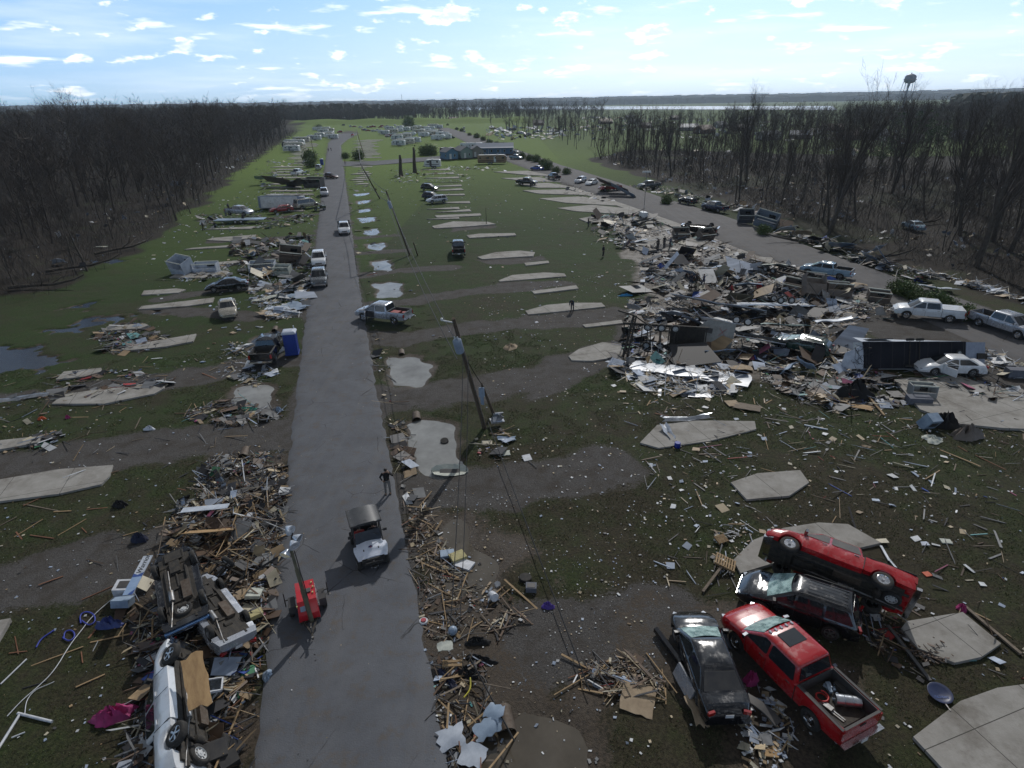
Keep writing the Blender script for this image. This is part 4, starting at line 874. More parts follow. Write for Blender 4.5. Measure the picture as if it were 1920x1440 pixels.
# ---------------------------------------------------------------- utility vehicle
def person(label, px=None, loc=None, face=0.0, shirt=(.02,.02,.025), trousers=(.3,.27,.22), hair=(.02,.015,.01), pose_='stand', h=1.76, skin=(.35,.2,.13), group=None, z=0.0, parent=None):
    k = h/1.76; J = {}
    p = dict(hip=(0,0,.93), chest=(0,0,1.30), neck=(0,0,1.48), head=(.01,0,1.60), top=(.01,0,1.70))
    L = dict(hl=(0,.10,.90), kl=(.02,.12,.50), al=(-.02,.13,.09), fl=(.12,.14,.04)); Rr = dict(hl=(0,-.10,.90), kl=(.02,-.12,.50), al=(-.02,-.13,.09), fl=(.12,-.14,.04))
    A = dict(s=(0,.19,1.42), e=(-.03,.27,1.13), w=(.06,.27,.88), h=(.09,.26,.79)); B = dict(s=(0,-.19,1.42), e=(-.03,-.27,1.13), w=(.06,-.27,.88), h=(.09,-.26,.79))
    if pose_ == 'walk': L.update(kl=(.20,.11,.52), al=(.22,.11,.10), fl=(.35,.11,.05)); Rr.update(kl=(-.06,-.11,.50), al=(-.30,-.11,.14), fl=(-.20,-.11,.03)); A.update(e=(-.16,.26,1.16), w=(-.12,.27,.92), h=(-.10,.27,.83)); B.update(e=(.12,-.26,1.16), w=(.28,-.25,1.0), h=(.34,-.25,.93))
    if pose_ == 'phone': A.update(e=(.14,.34,1.30), w=(.16,.16,1.52), h=(.10,.12,1.60)); B.update(e=(-.08,-.34,1.16), w=(.06,-.24,.98), h=(.10,-.18,.95))
    if pose_ == 'bend': p.update(chest=(.26,0,1.22), neck=(.42,0,1.28), head=(.52,0,1.30), top=(.60,0,1.33)); A.update(s=(.36,.19,1.25), e=(.40,.22,.95), w=(.46,.2,.72), h=(.48,.2,.64)); B.update(s=(.36,-.19,1.25), e=(.38,-.24,.95), w=(.44,-.22,.72), h=(.46,-.2,.64))
    if pose_ == 'sit': L.update(kl=(.44,.13,.92), al=(.5,.13,.50), fl=(.62,.13,.46)); Rr.update(kl=(.44,-.13,.92), al=(.5,-.13,.50), fl=(.62,-.13,.46)); A.update(e=(.10,.26,1.16), w=(.34,.18,1.18), h=(.42,.17,1.2)); B.update(e=(.10,-.26,1.16), w=(.34,-.18,1.18), h=(.42,-.17,1.2))
    def fing(arm, s_):
        w0 = Vector(arm['w']); h0 = Vector(arm['h']); d = (h0-w0).normalized(); sd_ = Vector((1, 0, 0)) if abs(d.x) < .8 else Vector((0, 0, 1)); out = []
        for q, ln in ((-.032, .06), (-.011, .08), (.011, .075), (.032, .055)): b0 = h0+sd_*q; out.append((b0, b0+d*ln*.6+Vector((0, -s_*.006, 0)), b0+d*ln+Vector((0, -s_*.022, 0))))
        out.append((w0+d*.03+sd_*.03, w0+d*.05+sd_*.06, w0+d*.075+sd_*.07)); return out
    V = []; E_ = []; Rd = []
    def v_(c, r): V.append(Vector(c)*k); Rd.append(r*k); return len(V)-1
    def skinm(name, chains, mat_, parent_, lvl=1):
        nonlocal V, E_, Rd
        V, E_, Rd = [], [], []; idx = {}
        for ch in chains:
            pr = None
            for nm, c, r in ch:
                if nm and nm in idx: i = idx[nm]
                else: i = v_(c, r); idx[nm or ('_', len(V))] = i
                if pr is not None and pr != i: E_.append((pr, i))
                pr = i
        me = bpy.data.meshes.new(name); me.from_pydata(V, E_, []); me.materials.append(mat_)
        o = link(name, me, parent_); o.modifiers.new('skin', 'SKIN').use_smooth_shade = True; ss = o.modifiers.new('sub', 'SUBSURF'); ss.levels = lvl; ss.render_levels = lvl
        for i, r in enumerate(Rd): me.skin_vertices[0].data[i].radius = (r, r)
        me.skin_vertices[0].data[0].use_root = True
        dg = bpy.context.evaluated_depsgraph_get(); m2_ = bpy.data.meshes.new_from_object(o.evaluated_get(dg)); o.modifiers.clear(); old = o.data; o.data = m2_; bpy.data.meshes.remove(old)
        return o
    root = empty('person', label, 'person', group=group)
    sk = mat('skin_%d' % int(skin[0]*100), skin, tuple(q*.85 for q in skin), rough=.5)
    ch = [[('hip', p['hip'], .125), ('chest', p['chest'], .135), ('neck', p['neck'], .055), ('head', p['head'], .085), ('top', p['top'], .08)]]
    for D_, q in ((L, 'L'), (Rr, 'R')): ch.append([('hip', p['hip'], .125), (q+'h', D_['hl'], .09), (q+'k', D_['kl'], .055), (q+'a', D_['al'], .04), (q+'f', D_['fl'], .035)])
    for D_, q, s_ in ((A, 'A', 1), (B, 'B', -1)):
        ch.append([('chest', p['chest'], .13), (q+'s', D_['s'], .058), (q+'e', D_['e'], .042), (q+'w', D_['w'], .028), (q+'h', D_['h'], .032)])
        for b0, b1, b2 in fing(D_, s_): ch.append([(q+'h', D_['h'], .032), (None, b1, .010), (None, b2, .008)])
    b_ = skinm('body', ch, sk, root)
    hd = Vector(p['head'])*k
    face_ = MB().lathe([(.001, 0), (.011, .02), (.014, .035), (.001, .045)], c=hd+Vector((.085*k, 0, -.03)), axis='Z', n=6); face_.build('nose', sk, b_)
    ey = MB()
    for s_ in (-1, 1): ey.box(hd+Vector((.083*k, s_*.032, .02)), (.012, .022, .012))
    ey.box(hd+Vector((.082*k, 0, -.055)), (.01, .045, .008)); ey.build('eyes_and_mouth', dark_m, b_)
    sm_ = mat('cloth_%s' % '_'.join(str(int(q*1000)) for q in shirt), shirt, rough=.9); tm_ = mat('cloth_%s' % '_'.join(str(int(q*1000)) for q in trousers), trousers, rough=.9)
    hp, cp, npk = Vector(p['hip'])*k, Vector(p['chest'])*k, Vector(p['neck'])*k
    def torso(cs, ws, ds, ax=None):
        R_ = []
        for i, c in enumerate(cs):
            d = (cs[min(i+1, len(cs)-1)]-cs[max(i-1, 0)]).normalized(); f = Vector((0, 1, 0)).cross(d).normalized()
            R_.append([c+Vector((0, 1, 0))*ws[i]*k*cos(t)+f*ds[i]*k*sin(t)*(1 if abs(cos(t)) < .9 else .9) for t in [2*pi*q/12 for q in range(12)]])
        return R_
    up_ = (npk-cp).normalized()
    sh = MB().loft(torso([hp-up_*.06, hp+up_*.04, hp.lerp(cp, .45), cp, cp+up_*.12*k, npk-up_*.01, npk+up_*.03], [.165, .17, .16, .20, .215, .10, .065], [.12, .12, .115, .135, .12, .09, .065]))
    for D_ in (A, B):
        s0, e0, w0 = [Vector(D_[q])*k for q in 'sew']; sh.tube([s0.lerp(cp, .25), s0, e0, e0.lerp(w0, .88)], [.07, .075, .058, .044], 10)
    sh.build('shirt', sm_, root, smooth=60)
    for D_ in (L, Rr):
        h0, k0, a0 = Vector(D_['hl'])*k, Vector(D_['kl'])*k, Vector(D_['al'])*k; MB().tube([h0+Vector((0, 0, .05)), h0, h0.lerp(k0, .5), k0, a0], [.10, .105, .092, .072, .062], 12).build('trouser_leg', tm_, root, smooth=60)
    MB().loft(torso([hp-Vector((0, 0, .10)), hp, hp+up_*.06], [.15, .168, .16], [.115, .125, .118])).build('trousers', tm_, root, smooth=60)
    shs = MB()
    for D_ in (L, Rr): a_ = Vector(D_['al'])*k; shs.loft([[a_+Vector((x, yy*w_, zz)) for yy, zz in ((-1, -.08), (1, -.08), (1, h_), (-1, h_))] for x, w_, h_ in ((-.07, .035, .0), (.0, .045, .02), (.12, .05, -.02), (.2, .03, -.05))])
    shs.build('shoes', rubber, root, smooth=40)
    hm = MB().lathe([(.001, .105), (.055, .095), (.088, .06), (.098, .01), (.092, -.03)], c=hd+Vector((-.012, 0, .03)), n=12); hm.build('hair', mat('hair_%d' % int(hair[0]*100), hair), root, smooth=60)
    if loc is None: loc = (*G(*px), z)
    root.location = loc; root.rotation_euler = (0, 0, face)
    return root
def utv():
    r = empty('utility_vehicle', 'black and white open utility vehicle with a shield badge on its bonnet', 'utility vehicle')
    wm = paint('utv_white', (.60, .64, .72), rough=.3)
    b = MB()
    b.loft([[Vector((x, s_*w_, z)) for s_, w_, z in ((-1, w0, z0), (1, w0, z0), (1, w1, z1), (-1, w1, z1))] for x, w0, z0, w1, z1 in ((-1.45, .60, .45, .66, .92), (-.35, .66, .40, .70, .92), (-.3, .66, .38, .66, .60), (.45, .66, .38, .66, .60), (.5, .62, .38, .68, .95), (1.25, .45, .42, .55, .78))])
    b.build('body', black_pl, r, smooth=30)
    h = MB(); rows = [(.42, .64, 1.05), (.75, .66, 1.02), (1.10, .60, .94), (1.38, .50, .80)]
    h.loft([[Vector((x, y*w_, z+zz)) for y, zz in ((-1, -.12), (-.98, -.02), (-.6, .02), (-.2, .05), (.2, .05), (.6, .02), (.98, -.02), (1, -.12))] for x, w_, z in rows]); ho = h.build('bonnet', wm, r, smooth=40)
    for s_ in (-1, 1): MB().loft([[Vector((x, s_*(y0+dy), z+dz)) for dy, dz in ((-.12, 0), (.12, 0), (.12, .04), (-.12, .05))] for x, y0, z in ((.55, .66, .92), (.85, .70, .93), (1.15, .66, .88), (1.38, .58, .72))]).build('fender', wm, r, smooth=40)
    bd = MB().prism([(1.0, .10, .998), (1.04, .0, .985), (.99, -.10, 1.0), (.84, -.10, 1.05), (.80, 0, 1.062), (.84, .10, 1.05)][::-1], (0, 0, .006)); bg_ = bd.build('shield_badge', mat('badge_navy', (.015, .02, .12)), ho)
    MB().box((.91, 0, 1.045), (.06, .06, .006), rotm(0, .25, 0)).build('badge_mark', mat('badge_red', (.35, .05, .06)), bg_)
    for s_ in (-1, 1): MB().box((.98, s_*.36, .99), (.12, .05, .03)).build('bonnet_vent', black_pl, ho)
    fr = MB().box((1.43, 0, .62), (.10, 1.08, .34)); fr.box((1.50, 0, .52), (.08, .9, .10)); fr.box((1.58, 0, .40), (.18, .25, .12)); fr.build('front_panel', black_pl, r, smooth=30)
    MB().tube([(1.50, -.45, .45), (1.60, -.42, .68), (1.60, .42, .68), (1.50, .45, .45)], .025, 8).build('brush_guard', black_pl, r)
    for s_ in (-1, 1): MB().box((1.42, s_*.42, .74), (.10, .22, .10)).build('headlight', lamp_clear, r)
    MB().prism([(1.492, .04, .66), (1.492, -.04, .66), (1.492, -.05, .72), (1.492, 0, .70), (1.492, .05, .72)], (.01, 0, 0)).build('nose_emblem', chrome, r)
    MB().tube([(1.62, -.18, .40), (1.68, 0, .38), (1.62, .18, .42)], .018, 6).build('winch_cable', steel, r)
    ws = MB().prism([(.47, -.62, 1.04), (.47, .62, 1.04), (.18, .62, 1.50), (.18, -.62, 1.50)], (.012, 0, .008)); ws.build('windscreen', mat('tinted_screen', (.035, .045, .06), rough=.08, spec=.7), r)
    cg = MB()
    for s_ in (-1, 1): cg.tube([(.50, s_*.67, .95), (.08, s_*.66, 1.88), (-1.15, s_*.66, 1.88), (-1.25, s_*.68, .9)], .028, 8); cg.tube([(-.35, s_*.66, 1.88), (-.42, s_*.67, .9)], .028, 8)
    for x in (.08, -.35, -1.15): cg.tube([(x, -.66, 1.88), (x, .66, 1.88)], .026, 8)
    cg.build('roll_cage', black_pl, r, smooth=40)
    rf = MB(); R0 = [(x, z) for x, z in ((.16, 1.93), (-1.22, 1.93))]
    rf.loft([[Vector((x, y, z)) for y, z in ((-.74, 1.90), (-.74, 1.94), (-.46, 1.95), (-.40, 1.985), (.40, 1.985), (.46, 1.95), (.74, 1.94), (.74, 1.90))] for x in (.18, .12, -1.2, -1.25)]); rfo = rf.build('roof', mat('roof_plastic', (.05, .052, .055), (.07, .07, .072), rough=.38), r, smooth=35)
    rv = MB()
    for s_ in (-1, 1):
        for x in (-1.1, -.5, .05): rv.lathe([(.001, 1.955), (.02, 1.955), (.02, 1.94)], c=(x, s_*.64, 0), n=8)
    rv.build('roof_bolts', chrome, rfo); MB().tube([(.0, -.08, 1.988), (-.03, -.04, 1.99), (-.04, 0, 1.99), (-.03, .04, 1.99), (0, .08, 1.988)], .008, 5).build('roof_mark', black_pl, rfo)
    rg = MB().tube([(.2, -.76, 1.90), (.2, .76, 1.90), (-1.26, .76, 1.90), (-1.26, -.76, 1.90), (.2, -.76, 1.90)], .022, 6); rg.build('roof_rim', black_pl, rfo)
    st_ = MB()
    for x in (-.05, -.85):
        st_.box((x-.1, 0, .78), (.5, 1.2, .14)); st_.box((x-.38, 0, 1.12), (.12, 1.2, .56), rotm(0, -.15, 0))
    st_.build('seat', mat('vinyl_seat', (.03, .03, .032), rough=.5), r, smooth=30)
    MB().tube([(.30+.05*cos(t), .34+.16*cos(t), 1.18+.16*sin(t)) for t in np.linspace(0, 2*pi, 16)], .016, 6).build('steering_wheel', black_pl, r)
    for s_ in (-1, 1): MB().box((.3, s_*.86, 1.42), (.05, .18, .14)).bar((.28, s_*.66, 1.4), (.3, s_*.8, 1.42), .03).build('mirror', black_pl, r)
    MB().box((-1.35, .58, .9), (.03, .2, .1)).box((-1.35, -.58, .9), (.03, .2, .1)).build('tail_lamp', tail_red, r)
    for x in (1.02, -1.05):
        for s_ in (-1, 1): add_wheel(r, x, s_*.66, .33, .33, .24, 'spoke')
    return r
u = utv(); put_px(u, (684, 1005), (703, 1068)); bpy.context.view_layer.update()
dp = person('driver in a red and white top behind the screen of the utility vehicle', loc=(0, 0, 0), shirt=(.4, .05, .05), trousers=(.03, .04, .08), pose_='sit'); dp.matrix_world = u.matrix_world @ Matrix.Translation((-.15, -.34, -.02)) @ Matrix.Scale(.96, 4)
dp = person('passenger in a dark top inside the utility vehicle', loc=(0, 0, 0), shirt=(.04, .04, .05), trousers=(.03, .03, .03), pose_='sit'); dp.matrix_world = u.matrix_world @ Matrix.Translation((-.15, .34, -.02)) @ Matrix.Scale(.96, 4)
person('man in a black shirt and khaki trousers walking on the road', px=(728, 926), face=radians(-75), pose_='phone', shirt=(.012, .012, .015), trousers=(.20, .19, .18), h=1.78)
# ---------------------------------------------------------------- light tower
_lt_r, _lt_f = (577, 1125), (584, 1172)
lt = empty('light_tower', 'red towable light tower with four lamps on a leaning mast at the left road edge', 'light tower')
rm_ = paint('tower_red', (.45, .01, .02), rough=.35)
b = MB(); b.loft([[Vector((x, s_*w_, z)) for s_, w_, z in ((-1, .44, .38), (1, .44, .38), (1, w1, z1), (-1, w1, z1))] for x, w1, z1 in ((-.85, .38, 1.02), (-.80, .40, 1.10), (.45, .40, 1.10), (.88, .42, .72), (.9, .42, .6))])
bo = b.build('cabinet', rm_, lt, smooth=25)
R_side = Matrix(((-1, 0, 0, 0), (0, 0, 1, 0), (0, 1, 0, 0), (0, 0, 0, 1)))
wl = mat('white_vinyl', (.75, .75, .75))
for s_ in (1, -1):
    Rr = Matrix(((-s_, 0, 0, 0), (0, .06*s_, s_*1.0, 0), (0, 1, -.06, 0), (0, 0, 0, 1)))
    lettering('ALLMAND', .22, wl, bo, Matrix.Translation((-.2, s_*.423, .84)) @ Rr, shear=.2); lettering('NIGHT-LITE', .16, wl, bo, Matrix.Translation((-.15, s_*.437, .66)) @ Rr, shear=.2)
MB().box((.70, -.18, .90), (.22, .26, .012), rotm(0, .72, 0)).build('label_plate', mat('plate_blue', (.2, .26, .36)), bo)
MB().box((-.1, .12, 1.13), (.24, .2, .06)).build('filler_cap', dark_m, bo); MB().lathe([(.035, 1.1), (.03, 1.14), (.001, 1.15)], c=(-.5, -.15, 0), n=8).build('knob', chrome, bo)
yl = MB()
for q in ((-.55, .30, 1.14), (-.25, .34, 1.14), (.1, .3, 1.14), (.55, -.42, .98)): yl.box(q, (.07, .06, .07))
yl.build('yellow_clips', mat('clip_yellow', (.55, .5, .2)), bo)
for s_ in (-1, 1):
    fd = MB(); fd.loft([[Vector((x, s_*y, z)) for y, z in ((.50, .44), (.78, .44), (.78, z1), (.50, z1))] for x, z1 in ((-.55, .5), (-.42, .74), (.22, .74), (.35, .5))]); fd.build('fender', black_pl, lt, smooth=30)
    add_wheel(lt, -.1, s_*.70, .33, .33, .2, 'steel')
    MB().tube([(-.45, s_*.45, .6), (-.45, s_*.95, .6)], .03, 6).tube([(-.45, s_*.92, .25), (-.45, s_*.92, 1.0)], .025, 6).box((-.45, s_*.92, 1.04), (.14, .03, .03)).build('outrigger_jack', black_pl, lt)
MB().box((0, 0, .36), (1.9, .8, .08)).bar((.85, -.3, .38), (1.75, 0, .42), .07).bar((.85, .3, .38), (1.75, 0, .42), .07).bar((.9, 0, .4), (2.0, 0, .42), .08).build('tow_frame', under_m, lt)
MB().lathe([(.001, .5), (.05, .5), (.06, .44), (.05, .38)], c=(2.02, 0, 0), n=8).tube([(1.7, 0, .1), (1.7, 0, .75)], .03, 8).build('coupling', steel, lt)
mst = empty('mast', None, None); mst.parent = lt
put_px(lt, _lt_r, _lt_f); lt.location.z = .03; bpy.context.view_layer.update()
B0 = Vector((.98, .05, .40)); T0 = lt.matrix_world.inverted() @ Vector((*G(546, 1032, 3.9), 3.9))
def mp(t): return B0.lerp(T0, t)
tm = MB(); tm.bar(mp(-.02), mp(.45), .16); tm.bar(mp(.42), mp(.75), .13); tm.bar(mp(.72), mp(1), .10)
pm = tm.build('mast_tube', mat('mast_paint', (.13, .12, .075), (.08, .075, .05), rough=.5), mst)
wr = MB().tube([mp(t)+Vector((.05*sin(t*20), .11, .03*cos(t*13))) for t in np.linspace(.3, .98, 24)], .022, 5); wr.build('cable', black_wire, mst)
tb = MB().bar(mp(1), mp(1)+Vector((-.55, .18, .55)), .07); cb = tb.build('lamp_arm', black_pl, mst)
for i, (q, dr) in enumerate((((.05, -.20, -.02), (.7, -.5, -.35)), ((.02, .12, .32), (.8, .3, -.3)), ((-.2, .28, .40), (.6, .7, -.3)), ((-.50, .05, .72), (.75, .5, -.15)))):
    c = mp(1)+Vector(q); lm = MB().lathe([(.001, .16), (.07, .15), (.10, .10), (.20, -.06), (.235, -.14), (.22, -.14), (.19, -.06)], n=18); 
    lo_ = lm.build('lamp_head', mat('lamp_shell', (.62, .66, .72), (.5, .55, .6), rough=.25, metal=.3), mst, smooth=40); lo_.matrix_local = Matrix.Translation(c) @ Vector(dr).to_track_quat('-Z', 'Y').to_matrix().to_4x4()
    MB().lathe([(.001, -.125), (.218, -.13)], n=18).build('lens', lamp_clear, lo_)
# ================================================================ OTHER VEHICLES
def V(kind, col, label, rear, front, cat=None, name=None, z=.03, **k):
    nm = {'pickup': 'pickup_truck', 'suv': 'suv_car', 'sedan': 'sedan_car', 'van': 'van'}[kind]; ct = {'pickup': 'pickup truck', 'suv': 'suv', 'sedan': 'car', 'van': 'van'}[kind]
    k.setdefault('detail', 1); v = vehicle(kind, col, name or nm, label, cat or ct, **k); put_px(v, rear, front, z); return v
v = V('pickup', SIL, 'silver crew cab pickup with its door open and red cargo, turning off the road', (762, 606), (680, 596), detail=2, style='chrome', open_door=1)
cg = MB().box((-1.6, .1, .98), (.9, .8, .38)).box((-2.4, -.3, .92), (.5, .5, .3), rotm(0, 0, .4)); o = cg.build('cargo_box', mat('red_box', (.35, .03, .03), (.25, .1, .1))); bpy.context.view_layer.update(); o.matrix_world = v.matrix_world.copy(); tag(o, 'red box in the bed of the silver pickup with its door open', 'box')
V('pickup', BLK, 'wrecked black pickup with an empty bed beside the blue portable toilet', (492, 690), (522, 645), detail=2, dent=.05, style='spoke', crush=.1)
V('sedan', BEI, 'beige sedan facing down the park with a smashed front, on the left grass', (428, 576), (430, 599), detail=2, dent=.02, crack=False)
V('sedan', BLK, 'black sedan side on, left of the road beside the broken siding', (455, 541), (400, 546), detail=2)
V('pickup', WHT, 'white pickup parked behind the grey pickup at the left road edge', (601, 478), (598, 514), detail=2, style='chrome', clearance=True)
V('pickup', GRY, 'grey pickup with a chrome grille nearest of the parked pair on the road', (602, 516), (599, 547), detail=2, style='chrome')
V('pickup', WHT, 'white flatbed truck coming down the middle of the road', (646, 424), (647, 450), flatbed=True, style='chrome', clearance=True)
V('pickup', SIL, 'silver pickup facing down the road near the grey overturned camper', (607, 358), (610, 376))
V('suv', BRN, 'dark maroon suv crossing the road by the collapsed camper', (606, 334), (638, 336))
V('pickup', BLK, 'black pickup standing alone on the grass by the curved pads', (861, 485), (859, 466), detail=2)
V('suv', BLK, 'black suv farthest of three standing by the narrow pads', (790, 356), (822, 358))
V('suv', NAV, 'dark suv partly hidden behind the pale suv on the grass', (796, 373), (824, 375))
V('suv', SIL, 'pale silver suv with a spare wheel beside the dark suv', (836, 379), (802, 382))
V('pickup', BLK, 'black pickup parked on the long pads left of the gravel road', (968, 346), (1008, 348))
V('sedan', WHT, 'white sedan with an open door in front of the capsized camper', (1830, 700), (1722, 697), detail=2, open_door=1)
V('pickup', WHT, 'silver white crew cab pickup with an orange spray mark and covered bed', (1795, 603), (1678, 592), detail=2, tonneau=True, style='chrome')
V('pickup', SIL, 'silver dual wheel pickup facing right at the edge of the picture', (1828, 605), (1935, 640), detail=2, style='chrome', clearance=True)
V('pickup', LBL, 'battered pale pickup buried in rubble beside the gravel road', (1586, 524), (1510, 513), detail=2, dent=.05, crack=True, crush=.15)
V('suv', GRN, 'crushed dark green suv at the rear end of the capsized camper', (1546, 668), (1458, 650), detail=2, dent=.05, crush=.35, crack=True)
V('pickup', NAV, 'dark wrecked pickup across the gravel road at the wood edge', (1362, 400), (1318, 392), dent=.04)
V('sedan', BLU, 'bright blue car parked on the gravel road', (1022, 320), (992, 318))
V('pickup', LBL, 'pale blue pickup parked on the gravel road behind the striped motorhome', (953, 298), (982, 300))
V('suv', SIL, 'silver suv parked in front of the pale blue pickup by the motorhome', (962, 290), (976, 292))
V('pickup', BLK, 'dark pickup with its bonnet up beside the parking strip', (1050, 340), (1028, 334), dent=.03)
V('suv', SIL, 'silver suv at the wreckage where the red truck lies', (1100, 340), (1076, 346))
V('sedan', WHT, 'white car in front of the silver suv by the heap of wrecks', (1120, 344), (1098, 349), dent=.02)
V('pickup', RED2, 'wrecked red pickup under the fallen camper frame', (1168, 356), (1118, 360), dent=.06, crush=.3)
V('sedan', LBL, 'pale car abandoned among the bare trees', (1728, 436), (1694, 424), dent=.02)
V('suv', SIL, 'silver suv beside the shrub at the left road edge', (592, 321), (604, 314))
V('sedan', SIL, 'silver car lying behind the shrub left of the road', (570, 308), (584, 306))
V('pickup', WHT, 'white truck standing on the heap of the torn camper', (552, 338), (566, 334), dent=.03, z=1.2)
V('van', BEI, 'pale camper van with a sloping nose beside the grey camper', (562, 392), (590, 388), dent=.02)
V('pickup', SIL, 'silver pickup loaded on the long flat trailer left of the road', (418, 408), (486, 412), dent=.02, z=.7)
V('pickup', RED, 'small red truck driving where the road turns', (662, 250), (660, 262))
V('pickup', GRY, 'grey pickup wrecked among the trees by the gravel road', (1234, 352), (1200, 354), dent=.05)
V('suv', BLK, 'dark vehicle crushed under branches by the gravel road', (1300, 385), (1276, 380), dent=.06, crush=.3)
V('sedan', GRY, 'grey car among broken trunks at the far wood edge', (1345, 395), (1318, 386), dent=.04, crush=.2)
v = vehicle('pickup', BLK, 'pickup_truck', 'black pickup upside down on the rubble beside the gravel road', 'pickup truck', detail=1, dent=.04, crush=.35)
x, y = G(1311, 436); v.matrix_world = Matrix.Translation((x, y, 1.65)) @ frame((-.9, .45, .02), (.05, 0, -1))
v = vehicle('suv', RED2, 'suv_car', 'dark red wreck in front of the grey capsized camper', 'suv', detail=1, dent=.06, crush=.3); put_px(v, (548, 396), (508, 400), .0)
# parked rows at the far end of the park -----------------------------------------
far_cols = [WHT, SIL, BLK, GRY, RED2, NAV, BEI]
protos = {}
far_spots = []
random.seed(11)
for (x0, y0, x1, y1, n) in ((672, 240, 770, 236, 11), (678, 246, 718, 246, 6), (640, 236, 665, 238, 3), (588, 242, 640, 250, 4), (720, 254, 745, 262, 3), (860, 240, 880, 250, 2), (945, 240, 1000, 258, 5), (820, 246, 850, 262, 6), (725, 240, 750, 262, 4), (644, 228, 692, 226, 4)):
    for i in range(n):
        t = (i+.5)/n; far_spots.append((x0+(x1-x0)*t+random.uniform(-5, 5), y0+(y1-y0)*t+random.uniform(-1.5, 1.5)))
CN = ['white', 'silver', 'black', 'grey', 'red', 'navy', 'beige']
for i, (px, py) in enumerate(far_spots):
    kd = ['pickup', 'sedan', 'suv'][i % 3]; ci = random.randrange(7); key = (kd, ci)
    lb = {'pickup': 'pickup', 'sedan': 'sedan', 'suv': 'suv'}[kd]
    if key not in protos:
        protos[key] = vehicle(kd, far_cols[ci], {'pickup': 'pickup_truck', 'sedan': 'sedan_car', 'suv': 'suv_car'}[kd], 'small %s %s parked among the far camper rows' % (CN[ci], lb), {'pickup': 'pickup truck', 'sedan': 'car', 'suv': 'suv'}[kd], group='%s %ss in the far camper rows' % (CN[ci], lb), detail=0); o = protos[key]
    else: o = copy_tree(protos[key])
    x, y = G(px, py); o.location = (x, y, 0 if py > 232 else 5.5); o.rotation_euler = (0, 0, random.uniform(0, 6.28))
# ---------------------------------------------------------------- campers
rvw = mat('camper_white', (.62, .64, .64), (.48, .51, .53), scale=1, rough=.35); rvroof = mat('camper_roof', (.66, .67, .66), (.5, .5, .48), scale=2, rough=.6); stripe = mat('camper_stripe', (.16, .18, .24)); stripe2 = mat('tan_stripe', (.26, .17, .09))
def camper(L, label, group=None, body=rvw, st=stripe, fifth=False, slide=True, name='camper_trailer', detail=1, cat='camper', wh=2.55, ht=3.15):
    r = empty(name, label, cat, group=group); W = wh/2; z0 = .55; z1 = ht; h = L/2
    if fifth: prof = [(-h, z0), (h-2.3, z0), (h-2.2, 1.55), (h-.3, 1.55), (h, 1.9), (h+.05, 2.5), (h-.35, z1-.05), (h-1.2, z1+.15), (-h+.3, z1), (-h, z1-.25)]
    else: prof = [(-h, z0), (h-.25, z0), (h, .95), (h+.12, 1.7), (h-.05, 2.4), (h-.5, z1-.1), (h-1.1, z1), (-h+.3, z1), (-h, z1-.25)]
    b = MB()
    ins = [(.0, W-.06), (0, W)]
    rings = []
    for y, k in ((-W, .985), (-W+.07, 1), (W-.07, 1), (W, .985)):
        rings.append([Vector((x*k, y, (z-1.8)*k+1.8)) for x, z in prof])
    b.loft(rings); bo = b.build('body', body, r, smooth=35)
    MB().box((-.1, 0, z1+.02), (L-1.6, wh-.2, .05)).build('roof', rvroof, r)
    for x in ((-L*.22, L*.18) if L > 6 else (0.1,)): MB().loft([[Vector((x+dx, y, z)) for dx, y, z in ((-k, -k*.8, zz), (k, -k*.8, zz), (k, k*.8, zz), (-k, k*.8, zz))] for k, zz in ((.38, z1+.04), (.36, z1+.2), (.25, z1+.30))]).build('air_conditioner', rvroof, r, smooth=30)
    for s_ in (-1, 1):
        MB().box((0, s_*(W+.002), 1.25), (L*.86, .02, .22)).build('stripe', st, bo)
        for k, x in enumerate(np.linspace(-h+1.0, h-(2.9 if fifth else 1.3), max(2, int(L/2.2)))):
            w_ = MB().box((x, s_*(W+.006), 2.15), (.95 if k % 2 else .6, .03, .55)); w_.build('window', glass, r)
        MB().box((h*.2, s_*(W+.004), 1.65), (.75, .03, 1.9)).build('door', rvw if s_ < 0 else st, r)
        for x in (-.55, .45): add_wheel(r, x-L*.06, s_*(W-.14), .36, .36, .22, 'steel')
        MB().box((-.05-L*.06, s_*(W-.02), .62), (2.0, .06, .34)).build('wheel_skirt', black_pl, r)
    if slide: MB().box((-h*.45, -W-.3, 1.75), (L*.3, .6, 1.7)).build('slide_out', body, r)
    MB().box((0, 0, .45), (L*.95, 1.9, .14)).build('chassis', under_m, r)
    if not fifth: MB().bar((h, .5, .5), (h+1.1, 0, .5), .08).bar((h, -.5, .5), (h+1.1, 0, .5), .08).build('tow_frame', under_m, r); MB().lathe([(.001, 1.15), (.15, 1.1), (.15, .6), (.001, .6)], c=(h+.5, 0, 0), n=10).build('gas_bottle', rvw, r)
    MB().tube([(-h+.6, W+.06, z1-.25), (h-1.6, W+.06, z1-.25)], .07, 8).build('awning_roll', rvw if L > 6 else st, r)
    return r
ct1 = camper(9.2, 'long white fifth wheel camper parked in the far rows', 'long campers in the far rows', fifth=True)
ct2 = camper(7.4, 'white travel trailer parked in the far rows', 'travel trailers in the far rows', fifth=False)
ct3 = camper(10.5, 'large pale camper with tan stripes in the far rows', 'tan striped campers in the far rows', body=mat('camper_cream', (.52, .50, .44), (.42, .40, .35), rough=.4), st=stripe2, fifth=True)
